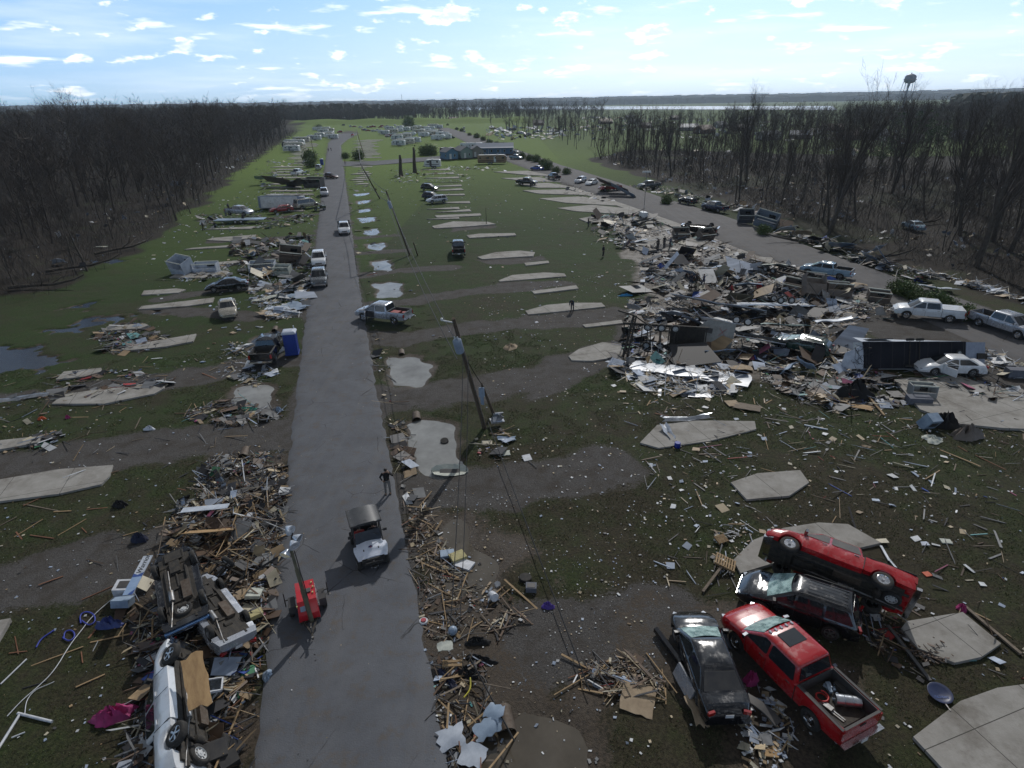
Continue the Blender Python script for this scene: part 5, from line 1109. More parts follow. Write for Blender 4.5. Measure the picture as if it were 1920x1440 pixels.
spots = [(548,272,0),(560,272,0),(566,266,0),(590,262,0),(600,257,0),(612,256,0),(618,253,0),(606,249,0),(616,247,0),(612,244,0),(596,244,0),(552,278,0),(622,260,0),
 (720,252,0),(735,249,0),(748,247,0),(760,245,0),(772,243,0),(783,241,0),(745,262,0),(757,259,0),(768,256,0),(748,273,0),(760,270,0),(775,267,0),(795,256,0),(806,253,0),(812,250,0),(798,248,0),(785,250,0),(822,262,0),(836,260,0),(818,254,0),(830,256,0),(806,244,0),(795,243,0),(750,242,0),(730,243,0),(812,238,0),(823,240,0)]
first = {}
for i, (px, py, _) in enumerate(spots):
    src = [ct1, ct2, ct3][(i*7) % 3 if py > 255 else (i*5+1) % 3]
    if src.name not in first: first[src.name] = 1; o = src
    else: o = copy_tree(src)
    x, y = G(px, py+1); o.location = (x, y, 0); o.rotation_euler = (0, 0, radians((176 if px < 640 else 172)+random.uniform(-10, 10)+(180 if random.random() < .3 else 0)))
o = camper(5.6, 'small white travel trailer alone on the grass by the dark snapped posts', st=dark_m, slide=False, ht=2.9); put_c(o, (812, 315), 176)
o = camper(11.5, 'longest white fifth wheel camper angled behind the gabled cottages', fifth=True); put_c(o, (885, 281), -18)
o = camper(8.0, 'white travel trailer with ladder end left of the park road, nearest row', fifth=False); put_c(o, (548, 285), 176)
o = camper(8.5, 'grey low camper behind the nearest white trailer on the left', fifth=False, body=GRY); put_c(o, (545, 277), 176)
# motorhome with brown stripes
mh = camper(10.8, 'brown and cream striped motorhome parked beside the cottages', fifth=False, body=mat('motorhome_tan', (.24, .16, .09), (.16, .10, .055), rough=.3, stretch=(.15, 1, 1.4), scale=1.2, lo=.45, hi=.5), st=mat('dark_brown', (.06, .03, .015)), name='motorhome', cat='motorhome', slide=False)
MB().box((5.45, 0, 2.1), (.12, 2.2, .95)).build('windscreen', glass, mh); put_c(mh, (923, 307), -2)
# dark torn vehicle by cottages
o = camper(7.0, 'black burnt looking camper box behind the blue cottage', body=dark_m, slide=False); put_c(o, (840, 291), 4)
# grey camper on its side with torn roof panel, left of the road
o = camper(10.0, 'grey capsized camper with a torn white roof panel, left of the road', body=mat('camper_grey', (.24, .28, .36), (.18, .21, .28), rough=.45), name='camper_trailer', slide=False); x, y = G(528, 392); o.matrix_world = Matrix.Translation((x, y+1.2, 1.35)) @ frame((1, -.08, 0), (.0, -.99, .1)) @ Matrix.Translation((0, 0, -1.7))
MB().box((-1.9, 1.52, 1.0), (3.4, .06, 1.6)).build('roof_hatch', rvw, o)
# the big camper lying on its side at right -------------------------------------------
bc = empty('capsized_camper', 'huge fifth wheel camper lying on its side, black underbelly and spare wheel showing', 'camper')
belly = mat('belly_sheet', (.008, .009, .014), (.016, .017, .024), scale=.7, rough=.7, spec=.15, bump=.5, bscale=2.5)
def bcp(pts, z0, z1, nm, m_): 
    mb = MB(); mb.prism([(x, y, z0) for x, y in pts], (0, 0, z1-z0)); return mb.build(nm, m_, bc, smooth=25)
# local: x along its length, y = away from camera(up side of belly), z up. Belly faces -y
def quadbox(x0, x1, y0, y1, z0, z1, nm, m_): return MB().box(((x0+x1)/2, (y0+y1)/2, (z0+z1)/2), (x1-x0, y1-y0, z1-z0)).build(nm, m_, bc, smooth=20)
quadbox(-5.6, 4.9, .12, 2.0, .05, 2.45, 'body', rvw)
bl = MB().box((-.35, .0, 1.28), (10.4, .22, 2.36)); bl.mt(1)
for x in np.linspace(-5, 4.6, 9): bl.box((x, -.125, 1.28), (.03, .02, 2.3))
bl.build('underbelly', [belly, black_pl], bc)
fm = MB(); fm.loft([[Vector((x, y, z)) for x, y in ((4.87, .1), (7.0, .9), (7.9, 1.4), (8.0, 1.8), (7.3, 2.0), (4.87, 2.0))] for z in (.08, 1.2, 2.42)]); fm.build('nose_cap', mat('nose_grey', (.20, .23, .30), (.15, .17, .23), rough=.4), bc, smooth=20)
MB().box((7.2, .95, 1.2), (1.3, .3, .5), rotm(0, 0, .3)).tube([(7.6, .8, 1.2), (8.3, .3, 1.2)], .07, 8).build('pin_box', under_m, bc)
for z in (.35, 2.2):
    for x in (-.9, .1): add_wheel(bc, x, -.22, z+(.45 if z > 1 else 0), .38, .23, 'steel', 'wheel', Matrix.Rotation(pi/2, 4, 'X') @ Matrix.Rotation(0 if z > 1 else pi, 4, 'X'))
add_wheel(bc, 4.1, -.24, 1.45, .30, .18, 'steel', 'spare_wheel', Matrix.Rotation(0, 4, 'Z') @ Matrix.Rotation(pi, 4, 'Z'))
MB().tube([(-.9, -.2, .3), (-.9, -.2, 2.5)], .05, 8).tube([(.1, -.2, .3), (.1, -.2, 2.5)], .05, 8).build('axle', under_m, bc)
sd_ = MB(); sd_.loft([[Vector((x, y, z)) for y, z in ((.1, 2.44), (.1, 2.50), (1.9, 2.56+zz), (1.9, 2.5+zz))] for x, zz in ((-5.7, .35), (-3.0, .2), (0, .1), (4.5, 0))]); sd_.build('upper_side', siding, bc)
MB().box((-3.6, 1.0, 2.72), (2.6, 1.3, .08), rotm(.05, -.03, 0)).build('roof_hatch', glass, bc)
tw = MB(); tw.loft([[Vector((x, y, z)) for x, y, z in ((-5.6-dx, -.2+.1*dx, .1), (-5.6-dx, -.1+.1*dx, .1), (-5.5-dx*.8, .1, 2.2-.3*dx), (-5.5-dx*.8, 0, 2.2-.3*dx))] for dx in (0, .5, 1.0, 1.7, 2.3)]); tw.build('torn_wall', siding, bc)
tg_ = MB()
for k in range(26):
    a = Vector((random.uniform(-6.6, -5.2), random.uniform(-.5, .1), random.uniform(.2, 2.1))); tg_.tube([a, a+Vector((random.uniform(-.5, .5), random.uniform(-.3, .1), random.uniform(-.6, .6))), a+Vector((random.uniform(-.9, .9), random.uniform(-.3, .1), random.uniform(-.8, .8)))], .018, 4)
tg_.build('torn_wiring', black_wire, bc)
a = Vector(G(1608, 694)); b = Vector(G(1858, 694)); d = (b-a).normalized(); c_ = (a+b)/2
bc.matrix_world = Matrix.Translation((c_.x-d.x*.6, c_.y, .03)) @ frame((d.x, d.y, 0), (0, .42, 1)) @ Matrix.Scale(1.02*(b-a).length/13.9, 4) @ Matrix.Scale(1.2, 4, (0, 0, 1))
# ================================================================ PEOPLE, POLES, BUILDINGS
ppl = [((1131,480),'man in dark clothes alone on the grass left of the rubble', (.02,.02,.03), 'stand'), ((1073,582),'person sorting belongings on the curved pad', (.02,.04,.07), 'bend'),
 ((1233,467),'person standing left of the talking group in the rubble', (.03,.03,.03), 'stand'), ((1245,462),'person in black at the middle of the group in the rubble', (.015,.015,.015), 'stand'), ((1256,464),'person in a blue coat right in the group in the rubble', (.05,.08,.16), 'stand'),
 ((1295,536),'leftmost of three people before the white torn camper wall', (.02,.025,.04), 'stand'), ((1305,536),'middle of three people before the white torn camper wall', (.03,.02,.02), 'walk'), ((1318,538),'person in blue, right of three before the torn camper wall', (.04,.06,.12), 'walk'),
 ((1370,557),'person in a red jacket walking through the rubble', (.30,.02,.03), 'walk'), ((1103,425),'person at the left corner of the rubble field', (.02,.02,.03), 'stand'),
 ((616,284),'person walking up the road, left of a pair', (.02,.02,.02), 'walk'), ((621,283),'person walking up the road, right of a pair', (.03,.03,.05), 'walk'),
 ((382,432),'person walking on the wet grass near the left wood', (.03,.03,.03), 'walk'), ((424,405),'person in black by the silver pickup on the trailer', (.015,.015,.015), 'stand'), ((429,394),'person in grey by the silver pickup on the trailer', (.08,.09,.12), 'stand'),
 ((581,458),'person beside the pool of rain left of the road', (.02,.03,.03), 'stand'), ((457,416),'person standing on the flat trailer', (.02,.02,.02), 'stand'), ((601,360),'person in dark clothes left of the silver pickup on the road', (.02,.02,.02), 'stand'), ((609,357),'person right behind the silver pickup on the road', (.05,.03,.03), 'stand'), ((592,393),'person by the parked utility cart at the road edge', (.02,.02,.02), 'stand'),
 ((487,488),'person working in the burnt wreckage left of the road', (.02,.02,.02), 'bend'), ((647,308),'person in a red coat beside the far cross road', (.25,.04,.04), 'stand'), ((995,352),'person beside the black pickup near the gravel road', (.02,.02,.04), 'stand')]
for i, (px, lb, c, ps) in enumerate(ppl): person(lb, px=px, face=random.uniform(0, 6.28), shirt=c, trousers=(.03, .04, .07) if i % 2 else (.05, .045, .04), pose_=ps, h=1.62)
# small utility cart with its driver at the road edge
ct = empty('utility_cart', 'olive utility cart parked at the road edge beside the pale camper van', 'utility vehicle')
MB().loft([[Vector((x, s_*.65, z)) for s_, z in ((-1, .4), (1, .4), (1, z1), (-1, z1))] for x, z1 in ((-1.3, .95), (-.3, .95), (-.2, .6), (.4, .6), (.5, 1.0), (1.3, .8))]).build('body', mat('olive_paint', (.06, .07, .03), rough=.4), ct)
MB().tube([(.5, -.6, 1), (.1, -.6, 1.8), (-1.0, -.6, 1.8), (-1.1, -.6, .9)], .03, 6).build('roll_bar', black_pl, ct); MB().tube([(.5, .6, 1), (.1, .6, 1.8), (-1.0, .6, 1.8), (-1.1, .6, .9)], .03, 6).build('roll_bar', black_pl, ct)
MB().box((-.3, 0, .85), (.5, 1.1, .5)).build('seat', black_pl, ct)
for x in (.9, -.9):
    for s_ in (-1, 1): add_wheel(ct, x, s_*.62, .3, .3, .22)
put_c(ct, (600, 394), 200)
tr = empty('flat_trailer', 'long flat car trailer carrying the silver pickup left of the road', 'trailer')
MB().box((0, 0, .62), (9.5, 2.4, .12)).build('deck', siding_b, tr); MB().bar((4.7, .8, .6), (6.4, 0, .6), .1).bar((4.7, -.8, .6), (6.4, 0, .6), .1).build('tow_frame', under_m, tr)
for x in (-.6, .5):
    for s_ in (-1, 1): add_wheel(tr, x, s_*1.3, .36, .36, .22, 'steel')
put_c(tr, (452, 417), 4)
# portable toilets ----------------------------------------------------------------
def toilet(label, px, deg, s_=1.0):
    r = empty('portable_toilet', label, 'portable toilet'); bm_ = mat('toilet_blue', (.010, .035, .26), (.015, .045, .22), scale=3, rough=.45)
    b = MB().box((0, 0, 1.05), (1.1, 1.1, 1.9)); b.box((0, 0, .06), (1.2, 1.2, .12))
    for a in (-1, 1):
        for k in range(4): b.box((-.42+k*.28, a*.553, 1.05), (.05, .02, 1.8)); b.box((a*.553, -.42+k*.28, 1.05), (.02, .05, 1.8))
    b.build('body', bm_, r); MB().loft([[Vector((x, y, z)) for x, y in ((-k, -k), (k, -k), (k, k), (-k, k))] for k, z in ((.60, 2.0), (.62, 2.08), (.5, 2.22), (.3, 2.28))]).build('roof', mat('toilet_roof', (.5, .54, .62), (.42, .46, .54), rough=.5), r)
    MB().box((0, -.575, 1.02), (.72, .03, 1.75)).build('door', bm_, r); MB().tube([(.4, .4, 2.1), (.4, .4, 2.5)], .05, 8).build('vent_pipe', rvw, r); put_c(r, px, deg); return r
toilet('blue portable toilet with a pale roof at the left road edge', (549, 662), 12); toilet('distant dark blue portable toilet beside the road shrub', (604, 309), 5)
# white tower lamp trailer and mast in the middle of the rubble
lt2 = empty('light_tower', 'white towable light tower with a tall raised mast by the gravel road', 'light tower')
MB().box((0, 0, .9), (1.8, 1.0, .9)).build('cabinet', rvw, lt2, smooth=20); MB().bar((.9, 0, .5), (1.9, 0, .5), .08).build('tow_bar', under_m, lt2); MB().tube([(0, 0, 1.3), (0, 0, 8.5)], .06, 8).build('mast', steel, lt2)
for q in (-.5, -.17, .17, .5): MB().box((0, q*1.3, 8.6), (.2, .3, .3)).build('lamp_head', rvw, lt2)
for s_ in (-1, 1): add_wheel(lt2, 0, s_*.6, .33, .33, .2)
put_c(lt2, (1206, 411), 100)
lt3 = empty('light_tower', 'distant light tower with four white lamps above the gravel road hedge', 'light tower'); MB().box((0, 0, .9), (1.8, 1.0, .9)).build('cabinet', rvw, lt3); MB().tube([(0, 0, 1.3), (0, 0, 8.0)], .08, 8).build('mast', steel, lt3)
for q in (-.5, .5):
    for zz in (7.6, 8.3): MB().box((0, q*1.3, zz), (.2, .6, .45)).build('lamp_head', rvw, lt3)
for s_ in (-1, 1): add_wheel(lt3, 0, s_*.6, .33, .33, .2)
put_c(lt3, (916, 275), 80)
# utility poles & wires ---------------------------------------------------------------
def pole(label, base, top_px, top_h, r=.16, transformer=False, cross=False, name='utility_pole', cat='utility pole'):
    b = Vector((*G(*base), 0)); t = Vector((*G(top_px[0], top_px[1], top_h), top_h)); p = empty(name, label, cat, (b.x, b.y, 0))
    t = t-b; pts = [t*k for k in (-.02, .25, .5, .75, 1)]
    MB().tube(pts, [r, r*.94, r*.88, r*.8, r*.7], 10).build('post', pole_wood, p, smooth=50)
    if transformer:
        c = t*.80; ax = t.normalized(); sd2 = Vector((-.1, -.38, 0)); tm_ = MB().lathe([(.001, .55), (.20, .52), (.27, .42), (.27, -.45), (.22, -.5), (.001, -.5)], n=18)
        o_ = tm_.build('transformer', mat('transformer_grey', (.26, .32, .40), (.2, .25, .32), rough=.4), p, smooth=40); o_.matrix_local = Matrix.Translation(c+sd2) @ ax.to_track_quat('Z', 'Y').to_matrix().to_4x4()
        for q in (-.1, .1): MB().lathe([(.001, .8), (.03, .78), (.05, .7), (.03, .66), (.05, .62), (.03, .52)], c=(q, 0, 0), n=8).build('insulator', rvw, o_)
        MB().tube([t*.8+Vector((.08, -.16, 0)), t*.5+Vector((.12, -.16, 0)), t*.04+Vector((.12, -.16, 0))], .035, 6).tube([t*.98+Vector((0, -.14, 0)), t*.9+Vector((-.3, -.2, 0)), t*.82+Vector((-.1, -.4, 0))], .012, 4).build('conduit', steel, p)
        MB().bar(t*.97+Vector((-.1, 0, 0)), t*.98+Vector((-.75, -.1, .1)), .06).lathe([(.001, .12), (.07, .1), (.09, 0), (.001, -.02)], c=t*.98+Vector((-.7, -.1, .12)), n=8).build('fuse_arm', rvw, p)
    if cross: MB().bar(t*.93+Vector((-1, 0, 0)), t*.93+Vector((1, 0, 0)), .1).build('cross_arm', pole_wood, p)
    return p, b+t
P1_, T1 = pole('tall leaning utility pole with a grey transformer and conduit above the rain pools', (908, 800), (850, 597), 9.3, transformer=True)
P2_, T2 = pole('leaning utility pole farther up with a transformer can at half height', (768, 478), (724, 358), 9.5, transformer=True, r=.15)
P3_, T3 = pole('thin tilted utility pole near the far cross road', (712, 372), (676, 307), 9.5)
P4_, T4 = pole('most distant utility pole beside the bend of the road', (682, 288), (668, 243), 10, r=.2)
P5_, T5 = pole('short broken pole stub beside the transformer pole', (925, 775), (903, 720), 3.2, r=.12, name='pole_stub', cat='post')
P7_, T7 = pole('slim leaning post beside the second utility pole', (783, 478), (775, 455), 2.5, r=.1, name='wood_post', cat='post')
P8_, T8 = pole('thin dark post beside the far road shrub', (591, 300), (583, 262), 9, r=.12)
cl_ = MB(); 
for k in range(3): cl_.loft([[Vector((x, y, z)) for x, y in ((-.22+k*.1, -.05), (.12, -.08), (.18-k*.1, .06), (-.12, .08))] for z in (2.9-k*.35, 2.5-k*.35, 2.2-k*.3)])
o = cl_.build('hanging_cloth', siding_b, smooth=50); o.location = (T5.x, T5.y-.05, .05); tag(o, 'pale cloth snagged on the short broken pole stub', 'cloth')
def wire(label, a, b, sag, r=.014, n=14):
    r = r*1.5
    a = Vector(a); b = Vector(b); pts = []
    for i in range(n+1):
        t = i/n; p = a.lerp(b, t); p.z = max(.05, p.z-sag*4*t*(1-t)); pts.append(p-a)
    o = MB().tube(pts, r, 4).build('power_line', black_wire); o.location = a; tag(o, label, 'power line')
Tt1 = P1_.location+(T1-P1_.location)*.72
wire('upper wire strung between the two transformer poles', Tt1+Vector((-.2, 0, .3)), T2+Vector((.1, 0, -.6)), .8, .02); wire('lower wire strung between the two transformer poles', Tt1+Vector((-.4, 0, -.4)), T2+Vector((0, 0, -1.6)), 1.1, .02)
wire('wire between the second and third utility poles', T2, T3, .8, .03); wire('lower wire to the third utility pole', T2+Vector((0, 0, -1.4)), T3+Vector((.0, 0, -.8)), 1.2, .03); wire('wire up to the most distant pole', T3, T4, 1.5, .05)
wire('slack wire falling from the transformer pole towards the bottom of the photo', (*G(915, 800), .4), (*G(1105, 1300), .15), 0, .018, 20); wire('thin wire hanging from the transformer to the verge debris', Tt1, (*G(845, 1180), .25), 1.0, .014, 20)
wire('second thin wire hanging beside the first into the debris', Tt1+Vector((.3, 0, -.2)), (*G(862, 1185), .25), 1.3, .012, 20); wire('guy wire from the leaning transformer pole to its stub', Tt1, T5, .1, .02)
wire('fallen wire looping over the mud at the bottom', (*G(880, 1240), .3), (*G(965, 1400), .3), 0, .02)
mtb = MB().box((0, 0, .28), (.95, .75, .1)).box((.05, .1, .6), (.7, .08, .7), rotm(.5, .2, .3)).box((-.15, .0, .5), (.3, .6, .05), rotm(.8, .4, 0)).box((.2, -.1, .45), (.3, .15, .5), rotm(.2, .7, .3)); o = mtb.build('meter_box', metal_sh); put_c(o, (932, 795), 15); tag(o, 'torn silver meter box at the foot of the transformer pole', 'meter box')
# cottages -------------------------------------------------------------------------
def cottage(label, px, deg, L, W, H, wall, roofm, porch=False, s=1.0):
    r = empty('cottage', label, 'cottage'); W2 = W/2; L2 = L/2
    wl_ = MB(); wl_.prism([(L2, -W2, .4), (L2, W2, .4), (L2, W2, H), (L2, 0, H+W*.28), (L2, -W2, H)], (-L, 0, 0)); wo = wl_.build('wall', wall, r); MB().box((0, 0, .2), (L-.1, W-.1, .4)).build('footing', dark_m, r)
    rf = MB(); 
    for s_ in (-1, 1): rf.prism([(-L2-.3, s_*(W2+.35), H-.12), (L2+.3, s_*(W2+.35), H-.12), (L2+.3, 0, H+W*.28+.08), (-L2-.3, 0, H+W*.28+.08)], (0, 0, .12))
    rf.build('roof', roofm, r); tr_ = mat('white_trim', (.6, .6, .6), (.5, .5, .5))
    def win(x, y, z, w_, h_, ax):
        f = MB().box((x, y, z), (w_, .06, h_) if ax else (.06, w_, h_)).build('window', tr_, r); MB().box((x+(0 if ax else .02*(1 if x > 0 else -1)), y-(.02 if ax else 0), z), (w_-.14, .06, h_-.14) if ax else (.06, w_-.14, h_-.14)).build('pane', glass, f)
    for x in np.linspace(-L2+.9, L2-.9, max(2, int(L/2.4))): win(x, -W2-.02, 1.7, .8, 1.1, True)
    win(L2+.02, W*.22, 1.7, .7, 1.1, False); win(-L2-.02, W*.22, 1.7, .7, 1.1, False)
    d_ = MB().box((L2+.02, -W*.15, 1.4), (.06, .85, 1.95)).build('door', tr_, r); MB().box((-L2-.02, -W*.15, 1.4), (.06, .85, 1.95)).build('door', tr_, r)
    if porch:
        for x in (-L2, -L2/3, L2/3, L2): MB().box((x, -W2-1.6, 1.3), (.12, .12, 2.5)).build('porch_post', tr_, r)
        MB().prism([(-L2-.3, -W2, H+.0), (L2+.3, -W2, H), (L2+.3, -W2-1.8, H-.35), (-L2-.3, -W2-1.8, H-.35)], (0, 0, .1)).build('porch_roof', roofm, r)
        MB().box((0, -W2-.9, .35), (L, 1.8, .12)).build('porch_floor', wood_gr, r)
    put_c(r, px, deg); r.scale = (s,)*3; return r
bl_ = mat('blue_wall', (.10, .20, .30), (.08, .16, .25), stretch=(1, 1, 8)); gn_ = mat('green_wall', (.20, .26, .24), (.16, .21, .19), stretch=(1, 1, 8)); tn_ = mat('tan_wall', (.24, .22, .20), (.18, .17, .155), stretch=(1, 1, 8)); shg = mat('shingles', (.14, .15, .165), (.10, .105, .12), scale=8, rough=.8); mrf = mat('metal_roof', (.26, .29, .34), (.20, .23, .28), stretch=(8, 1, 1), rough=.4)
cottage('blue gabled cottage, leftmost of the row beside the motorhome', (842, 299), -62, 7.0, 5.0, 3.0, bl_, shg); cottage('pale green gabled cottage right of the blue one', (868, 297), -62, 8.0, 5.2, 3.2, gn_, shg)
cottage('beige cottage with a brown porch between the green cottage and long roof', (893, 295), -80, 7, 5.5, 3.0, tn_, shg); cottage('long low cottage with a metal roof and porch behind the motorhome', (928, 290), 0, 16, 5, 3.3, bl_, mrf, True)
# ruined houses beyond the wood -------------------------------------------------------
hs = [(1135,232),(1190,232),(1210,240),(1290,245),(1320,250),(1350,240),(1390,245),(1500,260),(1590,262),(1640,262),(1700,268),(1800,262),(1560,245),(1440,262),(1010,235),(965,228),(850,226),(1180,222),(1265,225),(1405,228)]
names = ['torn brown roof', 'bare grey roof', 'dark broken roof', 'pale tin roof']
for i, (px, py) in enumerate(hs):
    rmm = [mat('brown_roof', (.15, .10, .075), (.11, .075, .055)), shg, mat('dark_roof', (.05, .048, .05)), mrf][i % 4]
    cottage('distant damaged house with a %s beyond the bare trees' % names[i % 4], (px, py), random.uniform(-30, 30), random.uniform(8, 14), random.uniform(6, 9), random.uniform(2.0, 2.9), tn_ if i % 2 else mat('brick_wall', (.20, .11, .08), (.15, .085, .06)), rmm, s=1.0)['group'] = 'damaged houses with a %s' % names[i % 4]
# shed and long white sheds left of the wood
cottage('grey shed with a blue roof left beyond the wood', (92, 262), 20, 22, 14, 4, mat('shed_wall', (.2, .22, .25)), mat('shed_roof', (.20, .24, .30), (.16, .2, .26)))
cottage('long low barn with a bright roof at the left edge', (20, 285), 5, 30, 10, 3.5, mat('shed_wall2', (.25, .25, .27)), mat('tin_roof', (.6, .62, .66), (.4, .42, .45), rough=.3, stretch=(6, 1, 1)))
# water tower --------------------------------------------------------------------------
wt = empty('water_tower', 'pale water tower on thin legs above the right hand trees', 'water tower'); x, y = G(1689, 216); k = 1.0
tk = MB().lathe([(.001, 52.2), (3, 51.8), (6.5, 50.3), (8, 48), (8.1, 46), (8.1, 42), (7.6, 40.5), (5, 39.2), (1.9, 38.6), (1.8, 34)], n=28); tk.build('tank', mat('tank_paint', (.20, .24, .30), (.16, .19, .24), scale=.2, rough=.5), wt, smooth=60)
MB().lathe([(8.2, 43.4), (9.2, 43.4), (9.2, 44.4), (9.1, 44.4), (9.1, 43.5), (8.2, 43.5)], n=28).build('walkway', steel, wt); MB().tube([(0, 0, 52), (0, 0, 53.6)], .8, 8).build('vent', steel, wt)
MB().tube([(0, 0, 0), (0, 0, 35)], 1.3, 12).build('riser', _mats['tank_paint'], wt)
for i in range(5):
    a = 2*pi*i/5+.35; MB().tube([(cos(a)*11.5, sin(a)*11.5, 0), (cos(a)*8.2, sin(a)*8.2, 41)], .42, 8).build('leg', _mats['tank_paint'], wt)
wt.location = (x*1.33, y*1.33, 0); wt.rotation_euler = (0, .03, 0)
mast = empty('radio_mast', 'thin distant radio mast left of the far wood', 'mast'); MB().tube([(0, 0, 0), (0, 0, 62)], .9, 4).build('lattice', steel, mast); x, y = G(755, 205); mast.location = (x*.8, y*.8, 0)
# distant pine etc handled with the trees
# ================================================================ TREES
def tree_segs(seed, H=16, spread=.45, forks=3, twigs=5, lean=(0, 0), broken=0.0, lowest=.25, levels=3, r0=None, crook=.12):
    rg = random.Random(seed); tr = []; br = []; tw = []
    def grow(p, d, L, r, lv, out):
        n = 4 if lv == 0 else 3; q = p.copy(); pts = [q.copy()]; rs = [r]; dd = d.copy()
        for i in range(n):
            dd = (dd+Vector((rg.uniform(-1, 1), rg.uniform(-1, 1), rg.uniform(-.3, .8)))*crook*(1+lv*.6)).normalized(); q = q+dd*(L/n); pts.append(q.copy()); rs.append(r*(1-(i+1)/n*(.55 if lv == 0 else .75)))
        (tr if lv == 0 else br).append((pts, rs, 6 if lv == 0 else 4 if lv == 1 else 3))
        if lv < levels:
            nb = forks+rg.randint(0, 2)+(3 if lv == 0 else 0)
            for j in range(nb):
                t = rg.uniform(lowest if lv == 0 else .2, 1.0)
                if rg.random() < broken: continue
                f = t*n; i = min(int(f), n-1); b = pts[i].lerp(pts[i+1], f-i); rr = rs[i]*.55
                a = rg.uniform(0, 2*pi); ax = dd.orthogonal().normalized(); ax = Matrix.Rotation(a, 3, dd) @ ax
                nd_ = (dd*(1-spread)+ax*spread*rg.uniform(.7, 1.3)+Vector((0, 0, .25))).normalized()
                grow(b, nd_, L*rg.uniform(.38, .68)*(1 if lv else .85), max(rr, .014), lv+1, br)
        else:
            pass
        if lv >= levels-1:
            for j in range(twigs):
                t = rg.uniform(.15, 1); f = t*n; i = min(int(f), n-1); b = pts[i].lerp(pts[i+1], f-i)
                nd_ = (dd*.6+Vector((rg.uniform(-1, 1), rg.uniform(-1, 1), rg.uniform(-.4, 1)))*.8).normalized(); L2 = rg.uniform(.5, 1.6)*min(1.2, H/14)
                e = b+nd_*L2*.55; e2 = e+(nd_+Vector((rg.uniform(-.5, .5), rg.uniform(-.5, .5), rg.uniform(-.2, .5)))).normalized()*L2*.6
                tw.append((b, e, e2)); 
                if rg.random() < .6: tw.append((e, e+Vector((rg.uniform(-.5, .5), rg.uniform(-.5, .5), rg.uniform(0, .6))), None))
    grow(Vector((0, 0, -.2)), Vector((lean[0], lean[1], 1)).normalized(), H*.62, r0 or H*.013, 0, tr)
    return tr, br, tw
def segs_quads(tr, br, tw, tww=.022):
    Q = []
    for pts, rs, n in tr+br:
        rings = []
        for i, p in enumerate(pts):
            d = (pts[min(i+1, len(pts)-1)]-pts[max(i-1, 0)]).normalized(); a = d.orthogonal().normalized(); c = d.cross(a)
            rings.append([p+(a*cos(2*pi*j/n)+c*sin(2*pi*j/n))*rs[i] for j in range(n)])
        for i in range(len(pts)-1):
            for j in range(n): Q.append((rings[i][j], rings[i][(j+1)%n], rings[i+1][(j+1)%n], rings[i+1][j]))
    for b, e, e2 in tw:
        d = (e-b); w_ = d.cross(Vector((random.uniform(-1, 1), random.uniform(-1, 1), random.uniform(-1, 1)))).normalized()*tww
        Q.append((b-w_*.5, b+w_*.5, e+w_*.4, e-w_*.4))
        if e2 is not None: Q.append((e-w_*.4, e+w_*.4, e2+w_*.2, e2-w_*.2))
    return np.array([[tuple(v) for v in q] for q in Q])
TREES = []
def tree_kind(nm, **k):
    tr, br, tw = tree_segs(**k); tm = tri_mesh('trunk', segs_quads(tr, [], []), bark, 4); cm = tri_mesh('crown', segs_quads([], br, tw), twig, 4); return (nm, tm, cm, k.get('H', 16))
KL = [tree_kind('oak', seed=s_, H=h_, spread=.50, forks=3, twigs=5, lowest=.22, r0=.17) for s_, h_ in ((1, 17), (2, 15), (3, 18), (4, 13.5), (5, 16))]
KT = [tree_kind('young', seed=s_, H=h_, spread=.40, forks=2, twigs=6, lowest=.15, r0=.09) for s_, h_ in ((11, 10), (12, 9), (13, 11))]
KR = [tree_kind('torn', seed=s_, H=h_, spread=.34, forks=2, twigs=3, lowest=.45, broken=.30, r0=.21, lean=(l_, 0), crook=.10) for s_, h_, l_ in ((21, 17, .2), (22, 20, .12), (23, 15, .35), (24, 18, -.05), (25, 12, .28))]
KS = [tree_kind('snag', seed=s_, H=h_, spread=.35, forks=1, twigs=1, lowest=.5, broken=.55, levels=2, r0=.17, lean=(l_, .05)) for s_, h_, l_ in ((31, 12, .1), (32, 9, .3), (33, 7, -.15), (34, 11, .2))]
KB = [tree_kind('tall', seed=s_, H=h_, spread=.33, forks=4, twigs=4, lowest=.25, r0=.34, lean=(l_, 0), crook=.08) for s_, h_, l_ in ((41, 27, .12), (42, 24, .2))]
def plant(kind, label, x, y, rz, s_, group, cat='tree', name='bare_tree', z=0.0):
    e = empty(name, label, cat, (x, y, z), rz, group); e.scale = (s_,)*3
    a = link('trunk', kind[1], e); b = link('crown', kind[2], e); return e
def wood(n, poly, kinds, label, group, dmin, sc=(.8, 1.15), dens=None, name='bare_tree', hk=.0):
    P = scatter_poly(poly, n*14); keep = []
    for x, y in P:
        if dens is not None and random.random() > dens(x, y): continue
        if all((x-a)**2+(y-b)**2 > (dmin*(1+y/260.))**2 for a, b in keep): keep.append((x, y))
        if len(keep) >= n: break
    for x, y in keep: plant(random.choice(kinds), label, x, y, random.uniform(0, 6.28), random.uniform(*sc)*(1+hk*min(1, max(0, y-90)/160)), group, name=name)
    return keep
def inset(poly, cx, cy, k): return [((x-cx)*k+cx, (y-cy)*k+cy) for x, y in poly]
